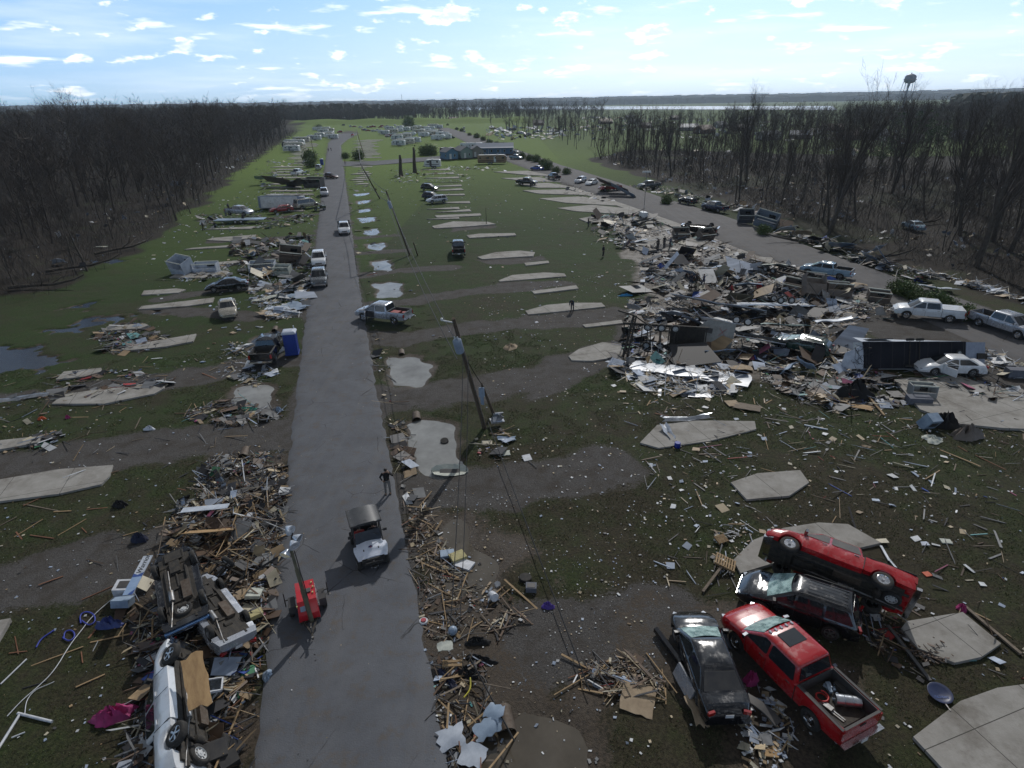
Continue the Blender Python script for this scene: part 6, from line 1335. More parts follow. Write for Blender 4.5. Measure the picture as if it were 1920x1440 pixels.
# left wood: front rank along its edge, then the depth
EDGE_L = GP([(-200,650),(0,572),(120,545),(225,492),(285,452),(340,412),(395,372),(445,330),(497,292),(533,270),(558,250)])
FRONT_L = EDGE_L+[(x-26-.10*y, y+8) for x, y in EDGE_L[::-1]]
DEEP_L = [(x-20, y+4) for x, y in EDGE_L[:8]]+[(x-75-.12*y, y+30) for x, y in EDGE_L[:8][::-1]]
wood(85, FRONT_L, KL+KT, 'bare brown tree along the edge of the dense left wood', 'bare trees along the edge of the left wood', 2.6, (.6, 1.25), dens=lambda x, y: min(1, 60/max(y, 30)+.12), hk=.4)
wood(55, DEEP_L, KL, 'bare brown tree deep inside the dense left wood', 'bare trees deep inside the left wood', 3.6, (.65, 1.3), dens=lambda x, y: min(1, 70/max(y, 30)+.15), hk=.45)
# right wood: torn and snapped trunks
FRONT_R = [(x+3, y+3) for x, y in EDGE_R[2:]]+[(135, 60), (150, 90), (130, 170), (95, 260), (60, 300)]
wood(66, FRONT_R, KR+KL[:2], 'torn bare tree leaning in the thinned wood right of the gravel road', 'torn trees in the right hand wood', 4.2, (.7, 1.05), dens=lambda x, y: min(1, 70/max(y, 30)+.1))
wood(52, FRONT_R, KL+[KB[0], KB[1]], 'full crowned bare tree in the denser part of the right hand wood', 'full crowned trees in the right hand wood', 4.5, (.9, 1.2), dens=lambda x, y: (x > y*.36)*1.+.12)
wood(40, FRONT_R, KS, 'snapped trunk standing in the thinned wood right of the gravel road', 'snapped trunks in the right hand wood', 3.5, (.6, 1.2))
for lb, px, k, s_, rz in (('tallest spreading bare tree at the right edge of the photo', (1895, 470), 0, 1.0, .3), ('second tall bare tree left of the tallest one on the right', (1800, 440), 1, .95, 2.2), ('tall forked bare tree standing above the river line', (1258, 330), 1, .8, 4.0), ('large bare tree with a broken limb right of the forked one', (1560, 430), 0, .75, 1.2)):
    x, y = G(*px); plant(KB[k], lb, x, y, rz, s_, None)
for px, lb, h_ in (((752, 330), 'thick dark snapped trunk beside the red vehicle heap', 4.2), ((778, 323), 'slim dark snapped trunk right of the thick one', 5.2)):
    x, y = G(*px); o = MB().tube([(0, 0, -.1), (0, 0, h_*.4), (.15, 0, h_*.8), (.1, 0, h_)], [.5, .36, .30, .2], 9).build('snapped_trunk', bark, smooth=60); o.location = (x, y, 0); o.scale = (1.5,)*3; tag(o, lb, 'tree trunk')
x, y = G(912, 420); plant(KS[0], 'small splintered tree standing on the grass by a pad', x, y, 0, .4, None)
x, y = G(770, 412); 
for i, (px, rz) in enumerate((((1180,470),.3),((1660,485),.2),((1500,455),2.9),((1740,420),.4),((1350,392),.2),((150,505),.5),((80,540),.1),((230,470),.9))):
    x, y = G(*px); o = MB().tube([(-4, 0, .25), (-1.5, .2, .35), (1.5, -.1, .45), (4, .1, .9), (5.2, .5, 1.4)], [.22, .2, .17, .12, .05], 8).tube([(1, 0, .4), (2.2, .8, 1.1), (3, 1.4, 1.3)], [.1, .06, .02], 6).tube([(0, 0, .4), (.8, -.9, 1.2), (1.1, -1.6, 2.2)], [.1, .06, .02], 6).build('fallen_trunk', bark, smooth=60)
    if px[0] == 1180: bpy.data.objects.remove(o); continue
    o.location = (x, y, 0); o.rotation_euler = (0, 0, rz); tag(o, 'fallen bare trunk lying on the brown floor of the %s wood' % ('left' if px[0] < 900 else 'right hand'), 'tree trunk', 'fallen trunks in the %s wood' % ('left' if px[0] < 900 else 'right'))
# masses of trees too far or too many to count
def mass(name, poly, n, kinds_q, sc, zf=None, material=twig, dens=None, sz=None):
    P = scatter_poly(poly, n); out = []
    for x, y in P:
        if dens is not None and random.random() > dens(x, y): continue
        q = random.choice(kinds_q); a = random.uniform(0, 6.28); c, s_ = cos(a), sin(a); k = random.uniform(*sc)*(.55+.45*min(1, y/330.) if name == 'distant_wood' else 1); t = q*k; r = t.copy(); r[..., 0] = t[..., 0]*c-t[..., 1]*s_+x; r[..., 1] = t[..., 0]*s_+t[..., 1]*c+y
        if zf: r[..., 2] += zf(x, y)
        out.append(r)
    return tag(link(name, tri_mesh(name, np.concatenate(out), material, 4)), kind='stuff')
QL = [segs_quads(*tree_segs(seed=100+i, H=17, spread=.5, forks=3, twigs=4, levels=2, lowest=.15, r0=.2), tww=.11) for i in range(5)]
QS = [segs_quads(*tree_segs(seed=120+i, H=15, spread=.4, forks=2, twigs=3, levels=2, lowest=.35, r0=.2, broken=.2), tww=.10) for i in range(4)]
REST_L = [(x-3, y) for x, y in EDGE_L[4:]]+[(-420, 900), (-520, 800), (-330, 330), (-190, 160), (-150, 90)]
mass('distant_wood', REST_L, 900, QL, (.85, 1.75))
mass('distant_wood', [(-330, 860), (120, 850), (140, 900), (100, 960), (-330, 1010)], 520, QL, (1.0, 1.75))
mass('distant_wood', [(95, 150), (260, 90), (520, 300), (600, 700), (330, 640), (200, 380)], 900, QL+QS, (.9, 1.35), dens=lambda x, y: .25+.75*(x > y*.42))
mass('distant_wood', [(60, 300), (150, 240), (262, 215), (470, 430), (420, 640), (120, 620), (40, 420)], 760, QL+QS, (.75, 1.2), dens=lambda x, y: .28+.72*(x > y*.33))
mass('distant_wood', [(10, 560), (70, 330), (150, 330), (330, 640), (500, 900), (100, 900)], 210, QS, (.6, 1.1))
mass('standing_wood', FRONT_R, 300, [segs_quads(*tree_segs(seed=140+i, H=13, spread=.45, forks=2, twigs=4, levels=3, lowest=.2, r0=.09, broken=.15), tww=.03) for i in range(5)], (.45, 1.1), dens=lambda x, y: .35+.65*(x > y*.33))
STRIP_R = [(x+6, y) for x, y in EDGE_R[:4]]+[(x+75, y+25) for x, y in EDGE_R[:4][::-1]]
mass('standing_wood', STRIP_R, 230, [segs_quads(*tree_segs(seed=160+i, H=15, spread=.42, forks=2, twigs=3, levels=2, lowest=.3, r0=.16, broken=.15), tww=.06) for i in range(4)], (.7, 1.35))
# undergrowth of the two woods
def brush(name, poly, n, h, w_, material, lean=.45, dens=None):
    P = scatter_poly(poly, n)
    if dens is not None: k = RNG.random(len(P)) < dens(P[:, 0], P[:, 1]); P = P[k]
    n = len(P); H = RNG.uniform(h[0], h[1], n)*(.6+.8*vnoise(P[:, 0], P[:, 1], 5, 31)); a = RNG.uniform(0, 6.28, n); ln = np.stack([RNG.normal(0, lean, n)*H, RNG.normal(0, lean, n)*H, H], 1); b = np.stack([P[:, 0], P[:, 1], RNG.uniform(-.15, .8, n)*0-.15], 1)
    b[:, 2] += RNG.random(n)**2*h[1]*.5; b[:, :2] += RNG.normal(0, .25, (n, 2)); w2 = np.stack([np.cos(a), np.sin(a), a*0], 1)*w_*(1+P[:, 1:2]/160.)
    V_ = np.stack([b-w2, b+w2, b+ln+w2*.3, b+ln-w2*.3], 1); return tag(link(name, tri_mesh(name, V_, material, 4)), kind='stuff')
brush('undergrowth', [(x, y) for x, y in EDGE_L]+[(x-45-.18*y, y+15) for x, y in EDGE_L[::-1]], 95000, (.8, 4.5), .016, twig, dens=lambda x, y: np.clip(60/np.maximum(y, 40), .12, 1))
brush('undergrowth', FRONT_R, 110000, (.4, 3.2), .015, twig, .7, dens=lambda x, y: np.clip(vnoise(x, y, 7, 44)*1.5-.2, .05, 1)*np.clip(90/np.maximum(y, 50), .25, 1))
# rough hedge shrubs along the gravel road and elsewhere
def leafball(seed, n, rx, rz_, leaf=.10):
    rg = np.random.default_rng(seed); d = rg.normal(size=(n, 3)); d /= np.linalg.norm(d, axis=1)[:, None]; lob = 1+.35*np.sin(d[:, 0]*5+seed)*np.cos(d[:, 1]*4+seed)+.2*rg.normal(size=n); r = rg.random(n)**.35*lob
    c = d*r[:, None]*np.array([rx, rx, rz_]); c[:, 2] = np.abs(c[:, 2]+rz_*.75); u = rg.normal(size=(n, 3)); u /= np.linalg.norm(u, axis=1)[:, None]; v = np.cross(u, rg.normal(size=(n, 3))); v /= np.linalg.norm(v, axis=1)[:, None]
    s_ = leaf*rg.uniform(.5, 1.4, n)[:, None]; return np.stack([c-u*s_, c+v*s_*.6, c+u*s_, c-v*s_*.6], 1)
leafm = mat('shrub_leaf', (.045, .085, .018), (.085, .12, .03), scale=1.5, rough=.7); leafd = mat('pine_leaf', (.022, .045, .016), (.045, .07, .022), scale=1, rough=.7)
SH = [tri_mesh('foliage', leafball(i, 2600, 1.2, 1.0), leafm, 4) for i in range(3)]
stem_me = MB().tube([(0, 0, -.1), (.1, 0, .6), (.2, .1, 1.2)], [.06, .05, .02], 5).tube([(0, 0, .1), (-.3, .2, .9)], [.04, .02], 5).mesh('stems', bark)
def shrub(label, px, s_, group=None, i=0, pine=False):
    x, y = G(*px); e = empty('shrub', label, 'shrub', (x, y, 0), random.uniform(0, 6), group); e.scale = (s_, s_, s_*random.uniform(.8, 1.1)); link('foliage', SH[i % 3], e); link('stems', stem_me, e); return e
for i, (px, s_) in enumerate([((1680+k*18, 548+k*7), (.75, 1.0, .8)[k % 3]) for k in range(8)]): shrub('low green hedge shrub at the right hand edge of the gravel road', px, s_, 'hedge shrubs by the lower gravel road', i)
for i in range(17):
    t = i/16; shrub('round green shrub in the far hedge along the gravel road', (842+t*198+random.uniform(-3, 3), 240+t*84+random.uniform(-5, 1)), 1.1+.7*random.random(), 'round shrubs in the far hedge', i)
for px, lb, s_ in (((1062, 327), 'green shrub at the bend by the bare trees', 1.1), ((1137, 358), 'green shrub behind the fallen camper frame', 1.2), ((1250, 382), 'green shrub among broken trunks', 1.0), ((1430, 440), 'green shrub behind the tipped trailer', .9), ((581, 303), 'large round shrub left of the road near the campers', 2.5), ((583, 313), 'low shrub in front of the round roadside shrub', 1.8), ((673, 299), 'round shrub right of the road at the leaning pole', 2.0), ((808, 291), 'green shrub left of the blue cottage', 2.2), ((797, 291), 'smaller shrub beside the one left of the cottage', 2.2), ((648, 297), 'low shrub by the cross road', 1.4), ((766, 238), 'dark conical shrub at the foot of the levee', 5), ((598, 243), 'dark hedge clump at the foot of the levee', 3)): shrub(lb, px, s_)
# evergreen trees with sparse green foliage at the right
pines = []
for i in range(2):
    tr_, br_, tw_ = tree_segs(seed=60+i, H=19, spread=.5, forks=3, twigs=2, lowest=.35, levels=2, r0=.2); rg = random.Random(i); L_ = []
    for pts, rs, n in br_:
        q = leafball(int(rg.random()*1e6), 60, .9, .5, .13); L_.append(q+np.array(tuple(pts[-1]))[None, None]*1.0)
    pines.append((tri_mesh('trunk', segs_quads(tr_, br_, []), bark, 4), tri_mesh('crown', np.concatenate(L_), leafd, 4)))
for i, (px, s_, lb) in enumerate((((1672, 330), 1.15, 'evergreen tree with thin green foliage below the water tower'), ((1720, 345), .95, 'second evergreen right of the one below the water tower'), ((1745, 330), 1.0, 'evergreen standing between tall bare trees on the right'), ((1290, 300), .5, 'small dark evergreen in the right hand wood'), ((1640, 350), .8, 'evergreen left of the water tower among bare trees'))):
    x, y = G(*px); e = empty('evergreen_tree', lb, 'tree', (x, y, 0), i*1.3); e.scale = (s_,)*3; link('trunk', pines[i % 2][0], e); link('crown', pines[i % 2][1], e)
# far tree lines on the horizon
n = 16000; ang = RNG.uniform(-.95, .95, n); near_ = RNG.random(n) < .6; R_ = np.where(near_, RNG.uniform(1000, 1900, n), RNG.uniform(4300, 8000, n)); P = np.stack([R_*np.sin(ang), R_*np.cos(ang), R_*0], 1)
k = ~(near_ & (ang > -.12) & (ang < .60)) & ~(near_ & (vnoise(P[:, 0], P[:, 1], 160, 5) > .55)); P = P[k]; n = len(P)
R_ = np.hypot(P[:, 0], P[:, 1]); fr_ = R_ > 3000
D_ = np.stack([np.where(fr_, RNG.uniform(40, 130, n), RNG.uniform(6, 15, n)), np.where(fr_, RNG.uniform(20, 50, n), RNG.uniform(6, 14, n)), np.where(fr_, RNG.uniform(26, 40, n)*(1+np.clip(R_-4300, 0, 4000)/2600), RNG.uniform(14, 30, n))], 1); P[:, 2] = D_[:, 2]*.3
tl = mat('far_tree_line', (.035, .040, .028), (.055, .055, .038), scale=.02, rough=1)
tag(link('distant_wood', pieces_mesh('distant_wood', P, D_, euler_mats(RNG.normal(0, .02, n), RNG.normal(0, .02, n)+(~fr_)*RNG.normal(0, .5, n), RNG.uniform(-.3, .3, n)), np.full((n, 3), .04), tl, .3)), kind='stuff')
# ================================================================ DEBRIS
PAL = {'tan': (.28,.195,.105), 'pale': (.40,.32,.20), 'white': (.56,.58,.60), 'cool': (.30,.36,.46), 'grey': (.16,.165,.17), 'dark': (.022,.022,.026), 'brown': (.10,.06,.035), 'red': (.30,.02,.02), 'blue': (.04,.09,.36), 'teal': (.08,.26,.27), 'pink': (.36,.10,.18), 'cream': (.42,.38,.28), 'green': (.05,.20,.10)}
MIX1 = dict(tan=2.4, pale=1.8, white=1.8, cool=2.2, grey=5, dark=12, brown=7, red=.35, blue=.5, teal=.2, pink=.2, cream=2, green=.1)
MIX2 = dict(tan=1.6, pale=1.2, white=2.4, cool=4.5, grey=5.5, dark=13, brown=6, red=.3, blue=.5, teal=.5, pink=.1, cream=1.5, green=.15)
MIX3 = dict(tan=4, pale=3, white=1, cool=.8, grey=4, dark=8, brown=8, red=.15, cream=2)
MIXW = dict(white=6, cool=5, cream=2, tan=2, grey=2, pale=2, dark=1)
debris_m = vcol_mat('debris', .6); vcol_mat('debris_gloss', .3)
def pick(n, mixd):
    ks = list(mixd); p = np.array([mixd[k] for k in ks], float); p /= p.sum(); i = RNG.choice(len(ks), n, p=p); c = np.array([PAL[k] for k in ks])[i]; return np.clip(c*RNG.uniform(.65, 1.2, (n, 1)), 0, 1)
def bits(P, kind, mixd, hmax=0., tilt=.2, smin=.05, smax=.25, hf=None):
    n = len(P); u = RNG.random(n)
    s_ = smin+(smax-smin)*u**2.2
    if kind == 'plank': D_ = np.stack([s_*RNG.uniform(.8, 1.2, n), RNG.choice([.02, .025, .03, .045, .06, .09], n)*RNG.uniform(.7, 1.1, n), RNG.choice([.015, .02, .035], n)], 1)
    elif kind == 'sheet': D_ = np.stack([s_, s_*RNG.uniform(.35, .95, n), RNG.uniform(.008, .03, n)], 1)
    else: D_ = np.stack([s_, s_*RNG.uniform(.4, 1, n), s_*RNG.uniform(.04, .28, n)], 1)
    h = np.zeros(n) if hf is None else hf(P[:, 0], P[:, 1]); zz_ = np.maximum(gz(P[:, 0], P[:, 1]), -.28)+.02+h*RNG.random(n)**.7
    t = tilt+(h > .15)*.16
    R_ = euler_mats(RNG.normal(0, 1, n)*t, RNG.normal(0, 1, n)*t, RNG.uniform(0, 6.28, n)); ext = np.abs(R_[:, 2, 0])*D_[:, 0]/2+np.abs(R_[:, 2, 1])*D_[:, 1]/2; zz_ = zz_+ext*.75
    return np.column_stack([P, zz_]), D_, R_, pick(n, mixd)
def rubble(name, parts, label=None, m_=None):
    P, D_, R_, C = [np.concatenate(q) for q in zip(*parts)]; o = link(name, pieces_mesh(name, P, D_, R_, C, m_ or debris_m, .28)); o['kind'] = 'stuff'; return o
def heapf(seed, hmax, s_=2.6): return lambda x, y: hmax*np.clip(vnoise(x, y, s_, seed)*1.5-.45, 0, 1)*(.5+.9*vnoise(x, y, s_*.35, seed+1))
ROADAV = lambda P: P[(sdf(P[:, 0], P[:, 1], ROAD_POLY) > .15) & (sdf(P[:, 0], P[:, 1], R2_POLY) > .3)]
def zone(name, polypx, n, mixd, hmax, seed, smax=(.5, 2.2, 1.2), clump=True, noroad=True):
    poly = GP(polypx); ps = []
    for frac, kd, sm, sx in ((.52, 'chip', .03, smax[0]*.5), (.32, 'plank', .12, smax[1]), (.20, 'sheet', .06, smax[2]*.85)):
        P = scatter_poly(poly, int(n*frac*(1.35 if n > 4000 else 1.1)))
        if clump: k = RNG.random(len(P)) < np.clip(vnoise(P[:, 0], P[:, 1], 1.7, seed)*1.7-.25, .12, 1)*np.clip(vnoise(P[:, 0], P[:, 1], 5, seed+4)*1.8-.1, .15, 1); P = P[k]
        if noroad: P = ROADAV(P)
        ps.append(bits(P, kd, mixd, smin=sm, smax=sx, hf=heapf(seed, hmax) if hmax else None, tilt=.10 if not hmax else .2))
    return rubble(name, ps)
NP = 0
# left strip and pile
zone('rubble', [(400,850),(530,848),(540,1000),(520,1140),(490,1250),(470,1440),(440,1560),(250,1560),(230,1440),(260,1250),(215,1160),(290,1060),(330,960)], 6600, MIX1, .35, 3, (.4, 1.9, .9))
zone('rubble', [(330,930),(510,905),(530,1060),(500,1130),(450,1110),(300,1040)], 3200, MIX3, .5, 13, (.3, 2.4, .9))
zone('rubble', [(250,1180),(300,1100),(420,1230),(480,1230),(430,1460),(260,1460)], 2600, MIX1, .45, 23, (.4, 2.0, .9))
# right strip beside the road
zone('rubble', [(752,940),(800,930),(830,1000),(880,1090),(990,1110),(985,1160),(930,1190),(850,1200),(800,1190),(775,1100)], 2000, MIX3, .08, 33, (.2, 1.3, .35))
zone('rubble', [(800,1225),(900,1220),(940,1290),(930,1350),(1000,1440),(980,1560),(850,1560),(810,1350)], 1700, MIX1, .18, 43, (.3, 1.6, .5))
zone('rubble', [(1085,1240),(1180,1230),(1240,1260),(1250,1310),(1130,1300)], 420, MIX3, .1, 53, (.3, 1.8, .6)); zone('rubble', [(1385,1290),(1440,1285),(1500,1370),(1460,1440),(1400,1440),(1370,1340)], 1100, MIXW, .15, 63, (.35, .9, .5))
zone('rubble', [(1345,985),(1400,975),(1420,1030),(1350,1090),(1330,1060)], 420, MIXW, .2, 64, (.3, 1.0, .4)); zone('rubble', [(1600,1130),(1700,1160),(1760,1270),(1720,1290),(1620,1190)], 500, MIX1, .12, 65, (.3, 1.5, .5)); zone('rubble', [(1660,1150),(1730,1175),(1790,1220),(1760,1245),(1700,1225)], 1500, dict(brown=6, dark=5, tan=1), .35, 66, (.12, .8, .15))
# the great rubble field at the right
for i, (pp, n, mx_, hm) in enumerate([
 ([(1100,408),(1200,400),(1290,430),(1400,470),(1380,500),(1230,480),(1120,455)], 5200, MIX2, 1.1),
 ([(1200,470),(1380,490),(1520,500),(1640,560),(1600,600),(1400,560),(1260,560),(1200,520)], 8200, MIX2, .85),
 ([(1180,560),(1400,560),(1600,600),(1620,690),(1480,680),(1300,690),(1160,680)], 9000, MIX2, .8),
 ([(1400,500),(1520,480),(1680,570),(1680,600),(1560,600),(1420,560)], 4200, MIX2, 1.0),
 ([(1150,670),(1300,660),(1390,700),(1380,740),(1230,740),(1150,700)], 2800, MIXW, .3),
 ([(1420,680),(1640,690),(1760,730),(1680,760),(1560,770),(1430,720)], 3200, MIX2, .4),
 ([(1700,690),(1900,700),(1960,760),(1780,740)], 1300, MIX2, .2), ([(1820,640),(1960,660),(1960,720),(1860,690)], 900, MIXW, .25),
 ([(1380,380),(1470,420),(1640,480),(1760,520),(1740,545),(1560,490),(1420,440)], 5200, MIX2, 1.2),
 ([(1180,350),(1300,378),(1400,402),(1380,385),(1250,350)], 2200, MIX2, .9), ([(1060,338),(1180,345),(1230,372),(1130,378),(1060,362)], 2600, MIX2, 1.3),
 ([(1700,505),(1900,560),(1960,590),(1960,570),(1760,510)], 1500, MIXW, .4)]): zone('rubble', pp, n, mx_, hm*.5, 80+i*3, (.6, 3.0, 1.7), noroad=i not in (9,))
for pp, n, mx_, sx in (([(1200,470),(1400,480),(1640,560),(1620,690),(1480,680),(1300,690),(1160,680),(1180,560)], 120, dict(cool=6, white=3, dark=7, grey=4, cream=1.5, tan=1.5, brown=3), 3.4), ([(1100,408),(1200,400),(1380,460),(1380,500),(1230,480)], 50, MIX2, 2.8), ([(1380,395),(1470,425),(1640,480),(1740,530),(1560,485)], 60, MIX2, 3.0), ([(440,450),(585,440),(590,500),(575,580),(470,545)], 70, MIX2, 2.6), ([(300,950),(520,900),(500,1120),(300,1120)], 34, MIX1, 1.3), ([(260,1180),(430,1230),(440,1440),(260,1440)], 26, MIX1, 1.2)):
    rubble('rubble', [bits(ROADAV(scatter_poly(GP(pp), n)), 'sheet', mx_, smin=sx*.35, smax=sx, tilt=.16, hf=lambda x, y: .35+0*x)])
# left side heaps up the park
for i, (pp, n, mx_, hm) in enumerate([
 ([(440,470),(575,465),(590,500),(580,545),(500,545),(450,520)], 4200, MIX2, .8), ([(460,540),(580,520),(575,590),(500,600),(480,570)], 3000, MIXW, .3), ([(320,505),(430,490),(430,520),(340,528)], 900, MIXW, .3),
 ([(430,450),(590,440),(590,480),(430,480)], 2600, MIX2, .6), ([(370,402),(590,398),(590,425),(380,430)], 3000, MIX2, .5), ([(480,318),(610,318),(615,385),(490,372)], 3600, MIX2, 1.0), ([(500,300),(560,300),(560,312),(500,312)], 900, MIXW, .8),
 ([(430,640),(500,640),(520,700),(480,720),(400,700)], 900, MIXW, .1), ([(340,770),(440,745),(520,760),(530,780),(430,800),(350,785)], 900, MIX1, .12), ([(100,700),(240,690),(320,720),(180,745),(90,750)], 2200, MIX1, .12), ([(180,620),(260,600),(330,640),(270,660),(190,665)], 1300, MIX1, .1),
 ([(0,740),(90,730),(80,800),(170,830),(0,850)], 800, MIX1, .12), ([(730,318),(790,315),(900,330),(880,342),(740,345)], 1500, MIXW, .6), ([(735,262),(800,262),(840,280),(760,290)], 700, MIXW, .5), ([(830,310),(940,312),(930,320),(840,322)], 900, MIXW, .4), ([(940,320),(1060,330),(1110,360),(1000,345)], 600, MIX2, .1),
 ([(650,345),(705,350),(720,470),(690,560),(668,560)], 420, MIX3, .03), ([(690,595),(730,650),(745,760),(720,760),(700,680)], 240, MIX3, .03), ([(730,780),(760,790),(790,920),(760,950),(740,850)], 300, MIX3, .04), ([(890,820),(950,800),(960,870),(900,870)], 160, MIX1, .1)]): zone('rubble', pp, n, mx_, hm*.6, 140+i*3, (.6, 2.4, 1.5))
# loose litter over the open grass, thinner to the left
def litter(polypx, n, mixd, smax=.22, kind='chip', seed=1, thin=.25):
    P = ROADAV(scatter_poly(GP(polypx), n)); k = RNG.random(len(P)) < np.clip(vnoise(P[:, 0], P[:, 1], 3.3, seed)*1.6-.2, thin, 1); P = P[k]; return bits(P, kind, mixd, smin=.02, smax=smax, tilt=.15)
rubble('litter', [litter([(900,560),(1200,480),(1960,760),(1960,1560),(1000,1560),(780,1200),(900,900)], 5600, MIXW, .16, seed=5, thin=.03), litter([(1150,720),(1960,760),(1960,1300),(1250,1100)], 1300, MIX1, 1.5, 'plank', 6, .04), litter([(1150,720),(1960,760),(1960,1300),(1250,1100)], 620, MIXW, .55, 'sheet', 7, .04),
 litter([(780,900),(1250,950),(1250,1560),(850,1560)], 1500, MIXW, .09, seed=8, thin=.1), litter([(660,290),(1100,380),(1200,560),(720,700)], 1500, MIXW, .35, seed=9, thin=.06), litter([(0,700),(540,640),(520,900),(260,1560),(-60,1560)], 1500, MIXW, .14, seed=10, thin=.06), litter([(0,700),(540,640),(440,900),(230,1440),(-60,1560)], 260, MIX3, 1.6, 'plank', 11, .1), litter([(250,440),(590,300),(580,640),(300,700)], 2000, MIXW, .5, seed=12, thin=.1)])
P = scatter_poly(FRONT_R, 5200); P = P[vnoise(P[:, 0], P[:, 1], 8, 77) > .45]; rubble('litter', [bits(P, 'sheet', MIXW, smin=.1, smax=.9, tilt=.4, hf=lambda x, y: .5+0*x)])
P = scatter_poly([(x-2, y) for x, y in EDGE_L[:9]]+[(x-22, y+8) for x, y in EDGE_L[:9][::-1]], 260); rubble('litter', [bits(P, 'sheet', MIXW, smin=.15, smax=1.0, tilt=.5, hf=lambda x, y: 1.6+0*x)])
P = scatter_poly(GP([(1000,262),(1500,300),(1700,290),(1700,248),(1400,225),(1100,218)]), 1600); P = P[vnoise(P[:, 0], P[:, 1], 30, 78) > .5]; rubble('litter', [bits(P, 'chip', MIXW, smin=.5, smax=4, tilt=.3)])
P = scatter_poly(GP([(910,262),(1000,262),(1060,262),(1050,240),(920,238)]), 300); rubble('litter', [bits(P, 'chip', MIXW, smin=.5, smax=4, tilt=.3)])
# asphalt crumbs and mud spilled on the road
P = scatter_poly(ROAD_POLY, 9000); P = P[(P[:, 1] < 70)]; b_ = list(bits(P, 'chip', dict(grey=5, pale=1, tan=2, dark=2, white=.5), smin=.015, smax=.06)); b_[0][:, 2] = .055+.0*b_[0][:, 2]; rubble('litter', [tuple(b_)])
# grass blades in tufts near the camera
def grass(polypx, n, h):
    P = scatter_poly(GP(polypx), n); X, Y = P[:, 0], P[:, 1]; _, g_, m2_, _, _, rd, pd = ground_fields(X, Y); k = (g_ < .35) & (m2_ < .45) & (rd > .2) & (pd > .5) & (vnoise(X, Y, .8, 91)*.6+vnoise(X, Y, 4, 92)*.6 > .52); P = P[k]
    for pw in PADW: P = P[~inpoly(P[:, 0], P[:, 1], pw)]
    n = len(P); H = RNG.uniform(.4, 1, n)*h; a = RNG.uniform(0, 6.28, n); w2 = np.stack([np.cos(a), np.sin(a), a*0], 1)*RNG.uniform(.008, .02, n)[:, None]*(1+P[:, 1:2]/40); b = np.column_stack([P, gz(P[:, 0], P[:, 1])-.01]); t = b+np.stack([RNG.normal(0, .5, n)*H, RNG.normal(0, .5, n)*H, H], 1); return np.stack([b-w2, b+w2, t], 1)
PADW = [GP(q) for q in PADS]
gm_ = mat('grass_blade', (.030, .058, .012), (.060, .085, .022), scale=.5, rough=.8, lo=.4, hi=.6); gm2 = mat('dry_grass', (.10, .085, .045), (.065, .055, .03), scale=.6, rough=.9)
tag(link('grass', tri_mesh('grass', grass([(770,560),(1250,700),(1960,760),(1960,1560),(800,1560)], 150000, .07), gm_, 3)), kind='stuff'); tag(link('grass', tri_mesh('grass', grass([(-60,700),(560,640),(540,900),(420,1560),(-60,1560)], 70000, .07), gm_, 3)), kind='stuff'); tag(link('dry_grass', tri_mesh('dry_grass', grass([(-60,700),(560,640),(700,560),(1250,700),(1960,760),(1960,1560),(-60,1560)], 90000, .06), gm2, 3)), kind='stuff')
# ================================================================ SINGLE PIECES OF WRECKAGE
def at(px, z=0.): x, y = G(*px); return Vector((x, y, max(z+float(gz(x, y)), -.27+z)))
def setm(o, px, deg, z=.03, rx=0., ry=0.): p = at(px, z); o.matrix_world = Matrix.Translation(p) @ Matrix.Rotation(radians(deg), 4, 'Z') @ Euler((rx, ry, 0)).to_matrix().to_4x4(); return o
def slab(L, W, th=.03, bend=.0, jag=.08, nx_=6, ny_=4, seed=0):
    rg = random.Random(seed); V = []; mb = MB(); E0 = {}
    for i in range(nx_+1):
        for j in range(ny_+1):
            x = L*(i/nx_-.5); y = W*(j/ny_-.5)
            if i in (0, nx_): x += rg.uniform(-jag, jag)*L*.5
            if j in (0, ny_): y += rg.uniform(-jag, jag)*W*.5
            V.append((x, y, bend*(sin(i*.9+seed)+cos(j*1.3+seed))*.5+rg.uniform(-.3, .3)*bend))
    n = len(V); V2 = V+[(x, y, z-th) for x, y, z in V]; F = []; r_ = ny_+1
    for i in range(nx_):
        for j in range(ny_): a = i*r_+j; F += [(a, a+r_, a+r_+1, a+1), (n+a, n+a+1, n+a+r_+1, n+a+r_)]
    ed = [i*r_ for i in range(nx_+1)]+[nx_*r_+j for j in range(1, ny_+1)]+[i*r_+ny_ for i in range(nx_-1, -1, -1)]+[j for j in range(ny_-1, 0, -1)]
    for k in range(len(ed)): a, b = ed[k], ed[(k+1) % len(ed)]; F.append((a, b, b+n, a+n))
    return mb.add(V2, F)
def sheet(label, px, L, W, deg, m_, z=.05, rx=0., ry=0., bend=.04, jag=.08, name='wall_panel', cat='panel', th=.03, seed=None, group=None):
    o = slab(L, W, th, bend, jag, seed=seed if seed is not None else int(px[0])).build(name, m_, smooth=25); setm(o, px, deg, z, rx, ry); return tag(o, label, cat, group)
def cloth(label, px, L, W, h, m_, name='cloth', cat='cloth', deg=0, z=.02):
    mb = MB(); rg = random.Random(int(px[0]*7+px[1])); rings = []; n = 26
    for k in range(8):
        t = k/7; rings.append([Vector((cos(a)*L/2*(1-t*.95)*(1+.16*sin(a*3+px[0])+.12*sin(a*7+k)+rg.uniform(-.07, .07)), sin(a)*W/2*(1-t*.95)*(1+.16*cos(a*2+px[1])+rg.uniform(-.07, .07)), h*1.25*(1-(1-t)**2.2)*(1+.38*sin(a*6+t*4+px[0]))*rg.uniform(.7, 1.2))) for a in [2*pi*j/n for j in range(n)]])
    mb.loft(rings); o = mb.build(name, m_, smooth=50); setm(o, px, deg, z); return tag(o, label, cat)
